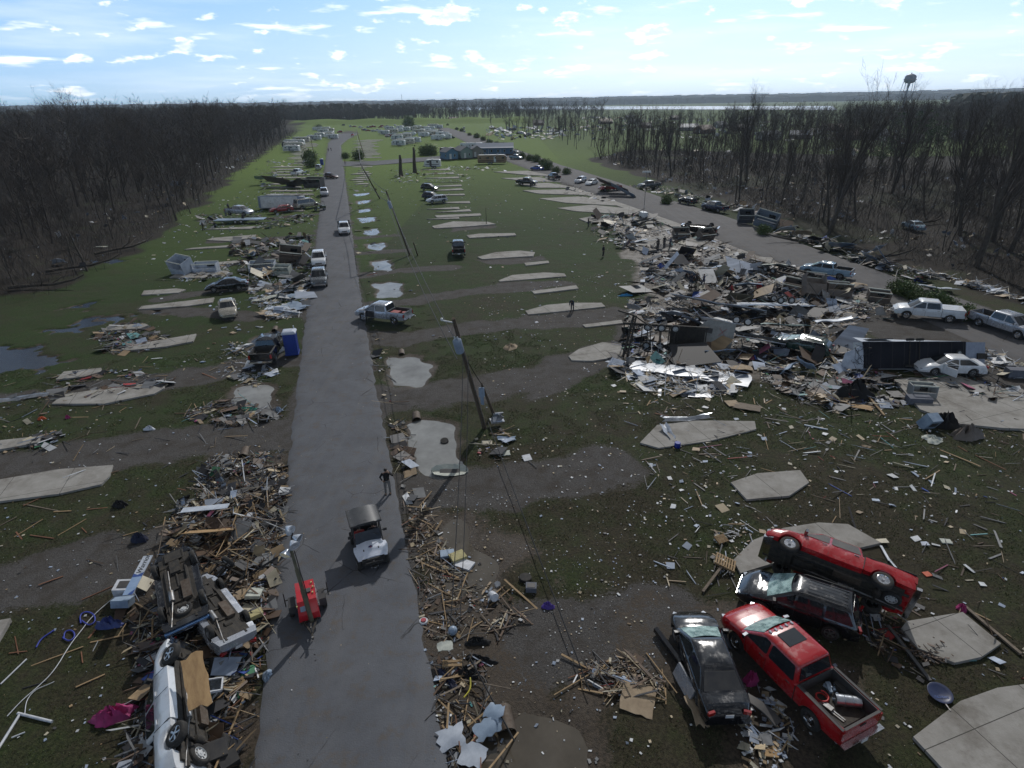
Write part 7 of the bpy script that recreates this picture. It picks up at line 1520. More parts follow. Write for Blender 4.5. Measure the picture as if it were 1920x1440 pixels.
mag = mat('magenta_cloth', (.40, .03, .16), (.22, .02, .10), rough=.7); tarp = mat('blue_tarp', (.02, .03, .14), (.03, .05, .2), rough=.45); navc = mat('navy_cloth', (.012, .018, .05), rough=.8); blkc = mat('black_cloth', (.012, .012, .013), rough=.9); pvc = mat('white_pvc', (.6, .62, .66), (.45, .47, .5), rough=.4); greyc = mat('grey_cloth', (.14, .15, .18), rough=.9); yelm = mat('yellow_foam', (.42, .38, .20), (.34, .3, .15), rough=.9); purple = mat('purple_cloth', (.09, .05, .30), rough=.8); green_p = mat('sea_green_sheet', (.05, .30, .22), (.03, .2, .15), rough=.5)
# -- left pile
sheet('wide splintered plywood board propped on the pile above the upside down suv', (397, 1012), 2.5, 1.1, 10, ply, .75, -.55, .05, .03, .06, 'plywood_board', 'board')
o = MB().box((0, 0, 0), (2.4, .5, .025)).build('white_strip_panel', siding); setm(o, (392, 978), 8, 1.05, -.1); tag(o, 'bright white strip panel lying along the top of the plywood board', 'panel')
for i, (dx, z_) in enumerate(((-45, .5), (42, .55), (0, .35))): o = MB().bar((0, 0, 0), (.1, .1, 1.0), .07).build('wooden_post', wood_gr); setm(o, (397+dx, 1035), 0, .0, .3); tag(o, '%s upright stud under the propped plywood board' % ('left', 'right', 'middle')[i], 'stud')
sheet('long plywood board lying across the underside of the white pickup', (392, 1345), 2.3, .75, -58, ply, 2.15, .12, .12, .03, .10, 'plywood_board', 'board')
o = MB(); o.box((0, 0, 0), (.75, .85, .03)); o.mt(1)
for a_ in (-1, 1): o.box((a_*.36, 0, .03), (.06, .9, .08)); o.box((0, a_*.42, .03), (.78, .06, .08))
w_ = o.build('skylight_hatch', [glass, pvc]); setm(w_, (405, 1312), 20, .9, -.3, .2); tag(w_, 'white framed skylight lying on the debris right of the white pickup', 'skylight')
cloth('magenta blanket crumpled on the grass left of the white pickup', (213, 1338), 1.5, .9, .32, mag, 'blanket', 'blanket', 20); cloth('dark blue tarpaulin bunched on the grass left of the upside down suv', (205, 1168), 1.2, .5, .28, tarp, 'tarpaulin', 'tarpaulin', 5)
cloth('black bag slumped by the gravel drive above the left pile', (262, 1010), .9, .5, .3, navc, 'bag', 'bag'); cloth('black sack left of the gravel strip beside the grass', (225, 945), .9, .5, .22, blkc, 'sack', 'sack'); cloth('grey bag caught on the edge of the upper left pile', (410, 895), .4, .7, .2, siding_b, 'bag', 'bag', 60)
cloth('blue plastic bag crushed on the road edge near the white pickup', (502, 1265), .45, .6, .1, siding_b, 'plastic_bag', 'bag'); cloth('purple rag on the gravel right of the road', (1027, 1133), .6, .4, .15, purple, 'rag', 'rag'); cloth('black netting heaped on the gravel right of the road', (895, 1200), 1.1, .5, .15, blkc, 'netting', 'netting'); cloth('longer black netting below the first heap', (900, 1232), 1.4, .4, .12, blkc, 'netting', 'netting', -15); cloth('dark green tarpaulin strip beside the verge debris', (840, 1270), 1.3, .4, .12, navc, 'tarpaulin', 'tarpaulin', -50); cloth('black coat lying on the debris by the yellow hose', (878, 1258), .9, .6, .2, blkc, 'coat', 'coat')
# appliance, foam blocks, tubs
def block(label, px, dims, deg, m_, name, cat, z=None, rx=0., ry=0., extra=None):
    mb = MB().box((0, 0, 0), dims, None, .04)
    if extra: mb.mt(1); extra(mb)
    o = mb.build(name, [m_, dark_m], smooth=20); setm(o, px, deg, dims[2]/2 if z is None else z, rx, ry); return tag(o, label, cat)
block('white washing machine on its back beside the upside down suv', (238, 1112), (.8, .65, .6), 8, pvc, 'washing_machine', 'appliance', .4, .1, .1, lambda m: m.box((0, 0, .31), (.5, .4, .02))); block('pale blue foam box left of the upside down suv', (233, 1135), (.8, .5, .35), 0, siding_b, 'foam_box', 'box', .35, -.3)
block('pale grey cushion among the splinters right of the trailer frame', (479, 1118), (.65, .7, .16), 5, foam, 'cushion', 'cushion', .35, -.2, .1); block('yellow foam slab below the pale grey cushion', (470, 1163), (1.1, .5, .18), 35, yelm, 'foam_slab', 'foam', .35, -.2); block('small white card beside the pale grey cushion', (496, 1082), (.45, .5, .03), 10, pvc, 'card', 'card', .3, .2); sheet('tan hardboard piece left of the pale grey cushion', (455, 1118), .8, .5, 30, ply_tan, .3, .2, .1, .02, .2, 'hardboard', 'board')
sheet('torn tan hardboard beside the road below the silver sedan', (478, 1198), 1.0, .6, 25, ply_tan, .1, .1, 0, .03, .25, 'hardboard', 'board'); block('black leather door panel at the top of the left pile', (465, 922), (1.3, .4, .2), 30, dark_m, 'door_panel', 'panel', .3, .1); block('dark metal case standing beside the black door panel', (502, 925), (.3, .35, .5), 0, steel, 'metal_case', 'case')
block('dark plastic bin at the bottom of the white pickup', (400, 1425), (1.1, .6, .5), 25, dark_m, 'plastic_bin', 'bin', .5, .3); block('second dark bin right of the first at the bottom edge', (432, 1432), (.6, .5, .4), 40, black_pl, 'plastic_bin', 'bin', .3, .2)
def cyl(label, px, r, h, deg, m_, name, cat, z=None, rx=0., ry=0.):
    o = MB().lathe([(.001, -h/2), (r*.95, -h/2), (r, -h/2+.02), (r, h/2-.03), (r*.9, h/2), (.001, h/2)], n=16).build(name, m_, smooth=40); setm(o, px, deg, h/2 if z is None else z, rx, ry); return tag(o, label, cat)
cyl('white plastic bucket at the top right of the left pile', (470, 975), .16, .42, 0, pvc, 'bucket', 'bucket', .35, .2, .2); cyl('white round tank lying in the right verge debris', (925, 1120), .2, .4, 20, pvc, 'tank', 'tank', .3, 1.2, .3); cyl('small silver can standing above the white round tank', (933, 1105), .15, .3, 0, metal_sh, 'can', 'can', .5, .4); cyl('red and white round tin at the road edge', (794, 1163), .2, .08, 0, pvc, 'tin', 'tin', .06); cyl('red lid on the round tin at the road edge', (794, 1163), .12, .03, 0, mat('red_plastic', (.4, .04, .06)), 'lid', 'lid', .13)
o = MB().lathe([(.001, .2), (.1, .18), (.18, .1), (.2, 0), (.18, -.1), (.1, -.18), (.001, -.2)], n=18).build('float_ball', siding_b, smooth=60); setm(o, (849, 1184), 0, .2); tag(o, 'pale blue ball beside the wire in the right verge debris', 'ball'); cyl('small dark tyre lying on the grass above the purple rag', (985, 1082), .3, .14, 0, rubber, 'tyre', 'tyre', .1)
block('small tv set lying face up on the grass', (996, 1102), (.5, .4, .28), -5, greyc, 'television', 'television', .15, 0, 0, lambda m: m.box((0, 0, .145), (.36, .28, .01))); block('yellow topped box in the muddy pool', (858, 1040), (.75, .6, .3), 30, yelm, 'box', 'box', .1); block('white mattress piece beside the yellow topped box', (870, 1052), (.9, .6, .14), -25, pvc, 'mattress', 'mattress', .05); block('pale blue cushion left of the yellow topped box', (838, 1034), (.7, .5, .18), 10, siding_b, 'cushion', 'cushion', .1)
# pvc pipes on the left grass
def pipes(label, pts, r, m_, name, cat, z=.06):
    P = [at(p, z) for p in pts]
    if len(P) > 2:
        for _ in range(2): P = [P[0]]+[q for i in range(len(P)-1) for q in (P[i].lerp(P[i+1], .25), P[i].lerp(P[i+1], .75))]+[P[-1]]
    b0 = P[0]; o = MB().tube([p-b0 for p in P], r, 8).build(name, m_, smooth=50); o.location = b0; return tag(o, label, cat)
pipes('white plastic pipe lying left to right near the bottom left corner', [(32, 1335), (96, 1350)], .055, pvc, 'plastic_pipe', 'pipe'); pipes('white plastic pipe running down to the bottom left corner', [(35, 1338), (-5, 1400)], .05, pvc, 'plastic_pipe', 'pipe'); pipes('thin white pipe slanting up from the left edge', [(0, 1280), (48, 1232)], .03, pvc, 'plastic_pipe', 'pipe'); pipes('short white pipe beside the corner pipe', [(20, 1380), (45, 1370)], .025, pvc, 'plastic_pipe', 'pipe')
pipes('white cord curling across the grass to the left pile', [(12, 1340), (40, 1310), (70, 1285), (100, 1255), (130, 1205), (150, 1180), (165, 1160), (185, 1140), (240, 1095)], .018, pvc, 'cord', 'cord'); pipes('second white cord looping near the corner pipes', [(45, 1335), (48, 1310), (65, 1290), (85, 1282), (100, 1275)], .015, pvc, 'cord', 'cord')
for i, pts in enumerate(([(150, 1165), (148, 1150), (160, 1143), (175, 1148), (178, 1162), (165, 1170), (152, 1160)], [(118, 1195), (120, 1180), (135, 1178), (140, 1190), (128, 1200), (116, 1192)], [(66, 1210), (75, 1195), (95, 1182), (100, 1178)])): pipes(('blue hose coil nearest the dark tarpaulin', 'small tangle of blue hose left of the coil', 'strip of blue webbing on the left grass')[i], pts, .03, mat('blue_hose', (.03, .05, .35)), 'hose', 'hose')
pipes('yellow hose in the debris at the bottom of the verge', [(882, 1275), (883, 1290), (880, 1300), (870, 1312)], .03, mat('yellow_hose', (.45, .4, .03)), 'hose', 'hose', .3); pipes('black hose looping through the bottom verge debris', [(885, 1270), (905, 1268), (915, 1290), (905, 1330), (890, 1360), (880, 1380)], .025, black_pl, 'hose', 'hose', .25)
# culverts
for i, (px, r_) in enumerate((((781, 782), .32), ((753, 661), .30), ((951, 1362), .32), ((455, 850), .3), ((514, 616), .28))):
    o = MB().lathe([(r_, -.1), (r_*1.02, .9), (r_*1.02, .92), (r_*.9, .92), (r_*.88, -.1)], axis='Y', n=18).build('culvert_pipe', [rusty], smooth=40); x, y = G(*px); o.location = (x, y, -.27); o.rotation_euler = (0, 0, .2); tag(o, 'corrugated culvert mouth %s' % ('above the large rain pool', 'above the round rain pool', 'at the bottom muddy pool', 'above the left grey puddle', 'above the puddle behind the black pickup')[i], 'culvert')
# boat like shell and grass items
o = MB().loft([[Vector((x, y*w_, z)) for y, z in ((-1, .28), (-.7, .05), (0, 0), (.7, .05), (1, .28), (.75, .24), (0, .10), (-.75, .24))] for x, w_ in ((-1.15, .05), (-.9, .38), (-.3, .5), (.4, .5), (.95, .36), (1.15, .1))]).build('torn_shell', foam, smooth=40); setm(o, (843, 880), -2, .02, .25); tag(o, 'cream moulded shell lying at the edge of the large rain pool', 'shell'); o2 = MB().box((0, 0, .14), (1.2, .55, .05)).build('lining', dark_m, o)
cyl('black tyre half sunk in the large rain pool', (833, 822), .28, .2, 0, rubber, 'tyre', 'tyre', .05, .3)
block('white square board with a stick on the grass', (988, 857), (.55, .5, .03), 20, pvc, 'board', 'board', .1, .3); pipes('dark stick leading from the white square board', [(991, 862), (1006, 875)], .025, dark_m, 'stick', 'stick'); sheet('empty white window frame on the grass right of the rain pool', (945, 848), .8, .5, 10, foam, .08, .05, 0, .01, .1, 'window_frame', 'frame'); sheet('grey torn sheet on the grass below the meter box', (950, 822), 1.1, .4, 0, siding_b, .12, .1, 0, .08, .2, 'metal_sheet', 'sheet')
cloth('patterned rug heap on the grass below the power lines', (957, 650), 1.6, 1.1, .2, ply_tan, 'rug', 'rug', 60)
# bottom verge sheets
for i, (px, L, W, dg, lb) in enumerate((((846, 1386), .95, .75, 15, 'torn white sheet nearest the road at the bottom of the verge'), ((886, 1418), .85, .7, -15, 'white sheet lying lowest in the bottom verge debris'), ((915, 1370), 1.0, .6, 25, 'pale blue sheet propped on boards in the verge debris'), ((927, 1345), .65, .6, -30, 'bluish triangular sheet above the propped sheet'), ((835, 1228), .6, .4, 10, 'small cream board beside the wooden crate'))): sheet(lb, px, L, W, dg, (siding, siding, siding_b, siding_b, foam)[i], .25+.1*i, .2, -.1, .04, .2, 'metal_sheet', 'sheet')
# -- pieces around the right pickups
sheet('large square tan board on the grass left of the black sedan', (1197, 1308), 1.25, 1.25, -20, ply_tan, .14, .08, .1, .03, .06, 'hardboard', 'board'); sheet('ragged tan board leaning on the rear of the black sedan', (1305, 1335), .5, 1.2, 10, ply_tan, .3, .1, .35, .06, .2, 'hardboard', 'board'); sheet('tan cupboard door on the grass behind the red crew cab pickup', (1443, 1400), .5, .62, -8, ply, .08, 0, 0, .0, .0, 'cupboard_door', 'door', .05)
o = MB().loft([[Vector((x, y, z)) for y, z in ((-.12, 0), (.05, -.05), (.15, .1), (.05, .22), (-.1, .18))] for x, in ((-.9,), (-.3,), (.3,), (.9,))]).build('bumper_cover', BLK, smooth=30); o.data.vertices.foreach_get; setm(o, (1252, 1213), -70, .15); tag(o, 'glossy black bumper cover torn off beside the black sedan', 'bumper')
o = MB().loft([[Vector((x, .25*sin(x*1.6)+y, .25+.2*cos(x*1.4)+z)) for y, z in ((-.2, 0), (.2, 0), (.18, .04), (-.18, .04))] for x in np.linspace(-1.1, 1.1, 9)]).build('bent_strip', dark_m, smooth=30); setm(o, (1403, 1325), -62, .1); tag(o, 'bent dark plastic strip between the sedan and the red pickup', 'strip')
cloth('magenta tub crushed beside the red crew cab pickup', (1408, 1275), .6, .5, .35, mag, 'tub', 'tub'); o = MB().box((0, 0, 0), (.08, 1.3, .6)).build('car_door', SIL); setm(o, (1281, 1290), 12, .5, .0, .35); tag(o, 'silver edged door hanging by the left side of the black sedan', 'car door'); cloth('grey coat caught between the black sedan and red pickup', (1352, 1195), .9, .5, .35, greyc, 'coat', 'coat', -60)
def pallet(label, px, deg, L=1.15, W=.9, m_=wood_lt, z=.1, rx=0., ry=0., n=8):
    mb = MB()
    for k in range(n): mb.box((0, -W/2+W*(k+.5)/n, .06), (L, W/n*.6, .025))
    for x in (-L/2+.04, 0, L/2-.04): mb.box((x, 0, 0), (.06, W, .09))
    o = mb.build('wooden_rack', m_); setm(o, px, deg, z, rx, ry); return tag(o, label, 'rack')
pallet('slatted wooden rack standing left of the tipped red pickup', (1359, 1058), 65, .9, 1.0, wood_lt, .25, .25, .1); pallet('small slatted rack on the debris above the wooden rack', (1352, 1012), 20, .6, .5, wood_lt, .15, .2); pallet('empty wooden drawer frame in the lower verge debris', (848, 1244), 2, .8, .35, wood_lt, .12, .1, 0, 2)
def beam(label, a, b, w_, m_, z0=.08, z1=.08, name='timber_beam', cat='beam'):
    A_, B_ = at(a, z0), at(b, z1); o = MB().bar((0, 0, 0), B_-A_, w_, w_*.6).build(name, m_); o.location = A_; return tag(o, label, cat)
beam('square timber leaning from the wooden rack to the grass', (1318, 1108), (1356, 1062), .12, wood_gr, .08, .3); beam('long weathered timber running right of the small concrete pad', (1808, 1135), (1915, 1225), .14, wood_gr); beam('dark timber across the mud by the overturned red pickup', (1665, 1170), (1745, 1275), .14, dark_m); beam('aluminium gutter on the grass right of the curved pad', (1652, 1022), (1668, 1050), .12, metal_sh); beam('second aluminium gutter below the first', (1668, 1048), (1690, 1075), .10, metal_sh); beam('pale pole lying on the grass above the tan board', (1085, 1253), (1165, 1262), .05, wood_lt); beam('white pole nearest the tall spar in the gravel', (1075, 1278), (1083, 1262), .05, pvc); beam('long spar lying from the capsized camper to the grass', (1618, 735), (1658, 778), .14, wood_lt, .25, .08); beam('blue grey pipe on the grass below the flattened camper roof', (1508, 797), (1552, 806), .10, siding_b); beam('long grey board left of the upper drain puddle', (418, 885), (530, 868), .14, wood_gr); beam('white stud standing on the debris by the upper puddle', (455, 868), (458, 900), .06, pvc, .5, .1); beam('white trim strip at the bottom of the white pickup', (372, 1405), (382, 1438), .08, pvc, .6, .6)
sd2 = empty('satellite_dish', 'dark blue satellite dish lying face up beside the concrete pads', 'satellite dish'); dm = MB().lathe([(.001, .0), (.18, .012), (.32, .045), (.42, .085), (.43, .08), (.32, .03), (.001, -.02)], n=32); dm.build('dish', mat('dish_navy', (.015, .028, .085), (.03, .04, .09), rough=.4), sd2, smooth=50)
lettering('DIRECTV', .13, mat('dish_letter', (.10, .17, .42)), sd2, Matrix.Translation((0, -.14, .045)) @ Matrix.Rotation(pi, 4, 'Z')); MB().bar((0, -.4, .05), (0, -.75, .15), .04).build('feed_arm', steel, sd2); setm(sd2, (1762, 1300), -8, .12, .12)
sd2.scale = (1.0,)*3
tub = cloth('bright pink hat on the grass above the small pad', (1804, 1140), .4, .4, .18, mag, 'hat', 'hat'); cyl('dark blue cooler lid on the small concrete pad', (1766, 1192), .25, .05, 0, navc, 'lid', 'lid', .08, .1); block('orange carton on the grass right of the curved pad', (1740, 1073), (.35, .3, .05), 10, mat('orange_card', (.5, .08, .02)), 'carton', 'carton'); block('white paper sack right of the curved pad', (1775, 1012), (.5, .35, .06), -10, foam, 'sack', 'sack')
sheet('white foil sheet draped over the long curved pad', (1290, 787), 3.6, .45, 8, metal_sh, .2, .1, 0, .14, .2, 'foil_sheet', 'sheet'); sheet('bunched foil at the left end of the long curved pad', (1252, 812), .5, 1.6, 10, siding, .2, .1, 0, .2, .3, 'foil_sheet', 'sheet'); cyl('blue bucket at the foot of the bunched foil', (1270, 836), .2, .35, 0, mat('blue_plastic', (.01, .03, .3)), 'bucket', 'bucket')
# -- the rubble field: large recognisable wrecks
def rib_wall(label, px, L, W, deg, m_, z=.4, rx=0., ry=0., name='torn_camper_wall', ribs=6):
    e = empty(name, label, 'camper wreck'); slab(L, W, .06, .10, .05, 10, 4, int(px[0])).build('skin', m_, e, smooth=25); r = MB()
    for k in range(ribs): r.box((L*(k/(ribs-1)-.5)*.96, 0, -.07), (.05, W*.96, .06))
    r.build('ribs', wood_lt, e); MB().box((L*.18, W*.1, .05), (L*.12, W*.3, .05)).build('window', glass, e); setm(e, px, deg, z, rx, ry); return e
rib_wall('long white torn camper wall with blue edges across the rubble field', (1345, 585), 9.5, 2.4, -30, siding, 1.1, -.35, .05); rib_wall('flattened white camper roof spread over the lower edge of the rubble', (1292, 700), 9.5, 2.6, -25, siding, .25, -.03, 0); rib_wall('pale torn wall leaning behind the flattened roof', (1340, 668), 3.2, 1.5, 20, siding_b, .5, -.6, .1); rib_wall('pale green torn wall lying above the crushed green suv', (1470, 620), 4.2, 1.8, -12, mat('pale_green_sheet', (.26, .36, .34), (.2, .28, .27)), .7, -.3)
for i, (px, L, W, dg, z, rx, lb) in enumerate((((1190,455),4.0,1.2,5,.4,-.2,'crumpled white roof sheet left of the talking group'), ((1335,510),3.2,1.6,15,.8,-.4,'blue white sheet behind the talking group'), ((1255,598),2.6,1.2,0,.8,-.5,'white sheet above the black ladder frame'), ((1400,545),3.0,1.3,-20,.9,-.3,'bluish sheet above the silver trailer'), ((1450,510),3.4,1.4,-10,1.1,-.3,'cream roof piece near the long dark girder'), ((1600,540),2.6,1.2,-10,.6,-.2,'brown sheet beside the open box room'), ((1470,440),3.4,1.6,10,1.1,-.5,'white sheet in the heap across the gravel road'), ((1500,448),3.0,1.5,-20,1.2,-.5,'tan sheet in the heap across the gravel road'), ((1575,470),3.6,1.8,-8,1.0,-.5,'blue grey roof sheet across the gravel road'), ((1640,478),2.6,1.6,30,1.0,-.7,'bluish torn wall right of the heap across the road'), ((1610,488),3.0,1.4,-14,.8,-.3,'cream wall piece right in the heap across the road'), ((1755,545),3.8,1.4,-8,.5,-.25,'white awning sheet at the road edge near the hedge'), ((1215,422),3.0,1.8,40,1.0,-.5,'grey sheet near the white light tower'), ((1475,700),1.8,1.0,40,.6,-.8,'blue awning scrap standing on the grass'), ((1510,695),1.6,1.0,-60,.7,-.9,'second blue awning scrap right of the first'), ((1560,625),3.4,1.3,0,1.5,-.3,'white sheet on the roof of the crushed green suv'))):
    sheet(lb, px, L, W, dg, (siding, siding_b, siding, siding_b, foam, ply_tan, siding, ply_tan, siding_b, siding_b, foam, siding, mat('grey_sheet', (.12, .125, .13)), siding_b, siding_b, siding)[i], z, rx, .1*(i % 3-1), .18, .15, 'wall_panel', 'panel', .05)
bx = empty('camper_wreck', 'beige camper shell with a red cross painted on it, floor frame exposed', 'camper wreck'); beige = mat('beige_skin', (.27, .27, .25), (.20, .2, .185), rough=.5)
MB().prism([(-3.6, -1.3, 0), (-.6, -1.3, 0), (-.6, -1.3, 2.2), (-3.0, -1.3, 2.2), (-3.9, -1.3, 1.2)], (0, .06, 0)).build('side_wall', beige, bx); slab(3.6, 2.5, .06, .1, .05).build('roof_skin', metal_sh, bx, smooth=25).location = (-2.0, 0, 2.25)
xm = MB().bar((-1.9, -1.335, .9), (-1.3, -1.335, 1.6), .07, .012).bar((-1.9, -1.345, 1.6), (-1.3, -1.345, .9), .07, .012); xm.build('red_cross_mark', mat('red_spray', (.55, .04, .03)), bx); MB().box((-2.9, -1.33, 1.2), (.9, .03, .45)).build('window_opening_shade', dark_m, bx)  # dark slab on the wall stands in for the shaded window hole
lf = MB()
for y in (-1.2, 1.2): lf.box((1.6, y, 1.5), (4.4, .1, .16))
for x in np.linspace(-.5, 3.7, 8): lf.box((x, 0, 1.46), (.08, 2.4, .12))
lf.box((1.6, .3, 1.5), (4.3, .07, .12)); lf.build('floor_frame', black_pl, bx); MB().box((1.6, 0, 1.25), (4.2, 2.3, .05)).build('floor_skin', metal_sh, bx)
for x in (0.2, -.8): add_wheel(bx, x, .6, 2.65, .38, .23, 'steel')
setm(bx, (1385, 655), -27, .0, -.38, .05)
tr3 = empty('silver_trailer', 'silver trailer floor on its back with four wheels in the air', 'trailer'); slab(8.0, 2.2, .1, .10, .03).build('floor', metal_sh, tr3, smooth=25)
for x in (-.5, .6):
    for y in (-1.0, 1.0): add_wheel(tr3, x+1.0, y, .5, .38, .22, 'steel')
    MB().tube([(x+1.0, -1, .45), (x+1.0, 1, .45)], .05, 8).build('axle', under_m, tr3)
setm(tr3, (1445, 583), -4, .9, -.2)
bf = empty('chassis_frame', 'burnt black ladder frame on its edge with three white rimmed wheels', 'camper wreck'); f_ = MB()
for z in (.2, 2.3): f_.box((0, 0, z), (7.5, .12, .22))
for x in np.linspace(-3.6, 3.6, 10): f_.box((x, 0, 1.25), (.09, .1, 2.1))
f_.box((2.0, .15, 1.2), (3.0, .08, 1.9)); f_.build('frame', under_m, bf)
for x in (-1.5, -.3, .9):
    add_wheel(bf, x, -.45, 2.3, .38, .23, 'steel', 'wheel', Matrix.Rotation(pi, 4, 'Z')); add_wheel(bf, x, -.45, .45, .38, .23, 'steel', 'wheel', Matrix.Rotation(pi, 4, 'Z')); MB().tube([(x, -.3, .4), (x, -.3, 2.3)], .05, 8).build('axle', under_m, bf)
setm(bf, (1243, 652), -14, .0, .12)
bv = empty('burnt_girder', 'tall black twisted girder standing at the left edge of the rubble field', 'girder'); g2 = MB().bar((0, 0, 0), (.9, .9, 3.6), .16).bar((.35, -.1, 0), (1.1, .8, 3.6), .12)
for t in np.linspace(.1, .9, 7): g2.bar((.9*t, .9*t, 3.6*t), (.35+.75*t, -.1+.9*t, 3.6*t), .07)
g2.bar((.9, .9, 3.6), (-.4, 1.4, 3.9), .14).bar((.9, .9, 3.6), (2.4, .6, 2.6), .1); g2.build('girder', under_m, bv); setm(bv, (1168, 668), 0, 0)
gd = empty('long_girder', 'long dark ladder frame lying on the rubble below the gravel road', 'trailer'); f_ = MB()
for y in (-.7, .7): f_.box((0, y, 0), (9, .12, .2))
for x in np.linspace(-4.3, 4.3, 14): f_.box((x, 0, 0), (.08, 1.4, .1))
f_.build('frame', under_m, gd); setm(gd, (1452, 512), -58, .8, .25)
for x in (-.6, .5): add_wheel(gd, x, -1.0, .2, .36, .36, 'steel')
def open_box(label, px, dims, deg, m_, z=0., rx=0., ry=0., hole=None):
    L, W, H = dims; e = empty('broken_room', label, 'camper wreck'); t = .07; b = MB(); b.box((0, 0, t/2), (L, W, t)); b.box((0, W/2-t/2, H/2+t), (L, t, H-t)); b.box((-L/2+t/2, -t/2, H/2+t), (t, W-t, H-t)); b.box((L/2-t/2, -t/2, H/2+t), (t, W-t, H-t)); b.box((0, -W/2+t/2, H*.25+t), (L-2*t, t, H*.5)); b.build('walls', m_, e)
    MB().box((L*.15, W/2-.06-t, H*.6), (L*.3, .05, H*.3)).build('window', glass, e); tr_ = MB()
    for y in (-1, 1): tr_.bar((-L/2, y*(W/2-.03), H+t), (L/2, y*(W/2-.03), H+t), .1)
    tr_.build('top_rail', foam, e); setm(e, px, deg, z, rx, ry); return e
wbr = mat('panel_brown', (.15, .125, .105), (.11, .09, .075), rough=.6)
open_box('brown open box room standing on end by the gravel road', (1525, 560), (2.2, 1.4, 2.6), -8, wbr, .4, -.7, .1); open_box('second open box room right of the standing one', (1568, 556), (2.6, 1.8, 1.4), -12, wbr, .3, -.1, .05); open_box('small open cabinet box at the road edge of the rubble', (1645, 563), (2.2, 1.2, 1.1), -20, wbr, .1, .1, .05); open_box('tan cabinet frame lying left of the standing box room', (1490, 545), (2.6, 1.4, .9), -30, wbr, .4, .5, .1)
open_box('white broken camper end with a square window left of the road', (346, 510), (2.6, 2.0, 2.2), -20, siding, .0, .35, .1); open_box('low white broken camper side beside the camper end', (388, 508), (3.2, 1.4, 1.2), 5, siding, .0, .1); open_box('white box bed in the wreckage left of the road', (494, 508), (3.4, 1.8, 1.1), 10, siding, .2, .1); open_box('smaller white box right of the white box bed', (532, 515), (2.2, 1.2, 1.1), -5, foam, .2, .2); open_box('dark broken room with a white window frame in the wreckage', (545, 492), (3, 1.8, 1.8), 20, wbr, .6, .5, .2)
open_box('grey camper box tipped at the wood edge of the gravel road', (1435, 425), (3.8, 2.0, 2.2), -35, mat('grey_box', (.2, .24, .29)), .5, .5, .2); open_box('grey box frame left of the tipped camper box', (1395, 418), (2.6, 1.6, 2.0), -10, mat('grey_box2', (.12, .13, .15)), .6, .7)
open_box('grey open bin standing on the corner of the wide pad', (1727, 742), (1.7, 1.0, 1.0), -12, mat('grey_bin', (.27, .28, .28)), .0, -.1); block('dark tub below the grey open bin', (1722, 752), (1.6, .8, .5), -8, greyc, 'tub', 'tub'); block('brown cardboard carton on the wide pad', (1725, 742+0), (.9, .5, .35), -10, ply_tan, 'carton', 'carton'); block('grey storage box on the grass at the right edge', (1905, 703), (1.5, .8, .7), -10, greyc, 'storage_box', 'box')
for i, (px, lb) in enumerate((((1275,445),'leftmost'),((1320,447),'rightmost'))): open_box('collapsed dark shed piece, %s behind the talking group' % lb, px, (2.6, 1.6, 1.2), 20*i, wbr, .3, .6)
for i, (px, L, W, dg, z, rx, ry) in enumerate((((522,350),7,3.6,10,1.6,-.55,.15), ((556,352),6.5,3.2,-16,1.5,-.5,-.22), ((575,346),4.5,2.6,24,1.2,-.7,-.1))): sheet(('left', 'middle', 'right')[i]+' slab of the collapsed dark roof in the heap left of the road', px, L, W, dg, (wbr, dark_m, wbr)[i], z, rx, ry, .35, .25, 'roof_slab', 'roof')
sheet('pale ribbed wall sheet on the collapsed dark roof', (500, 345), 6, 2.6, 25, siding_b, 2.0, -.4, .1, .2, .1)
open_box('dark open wreck right of the collapsed roof', (590, 350), (5, 3, 2.4), -10, dark_m, 0, .1); rib_wall('fallen black camper frame over the red wreck by the gravel road', (1150, 362), 9, 2.8, -40, dark_m, 1.8, -.5, .25); rib_wall('fallen white lined frame right of the black camper frame', (1168, 368), 8, 2.2, -48, siding_b, 1.4, -.6, .3)
for i, (px, dg) in enumerate((((1740,800),15),)):
    block('blue white cooker upright beside a black bin bag heap', px, (.9, .7, 1.1), dg, siding_b, 'cooker', 'appliance', .5, .5, .1, lambda m: m.box((0, -.36, .1), (.6, .02, .4))); cloth('black and brown blanket heap right of the cooker', (1812, 815), 2.2, 1.3, .5, wbr, 'blanket', 'blanket'); cloth('pale sheet on the grass below the cooker', (1748, 822), 1.2, 1.3, .15, foam, 'bed_sheet', 'sheet'); cloth('dark heap of clothes around the cooker', (1770, 795), 2.0, 1.2, .6, blkc, 'clothes_heap', 'clothes')
cloth('black charred heap on the grass below the rubble field', (1600, 742), 3.2, 1.4, .8, blkc, 'charred_heap', 'heap'); sheet('tan board left of the charred heap', (1560, 748), 2.2, 1.0, -40, ply_tan, .2, -.2, 0, .05, .1, 'hardboard', 'board'); sheet('second tan board below the charred heap', (1600, 760), 2.4, .8, -30, ply, .15, 0, 0, .03, .1, 'plywood_board', 'board'); sheet('tan board alone on the grass below the beige shell', (1387, 688), 1.8, 1.6, -10, ply_tan, .12, -.1, 0, .05, .1, 'hardboard', 'board'); sheet('square tan board at the left end of the flattened roof', (1156, 690), 1.2, 1.2, 5, ply_tan, .3, -.3, 0, .02, .05, 'hardboard', 'board')
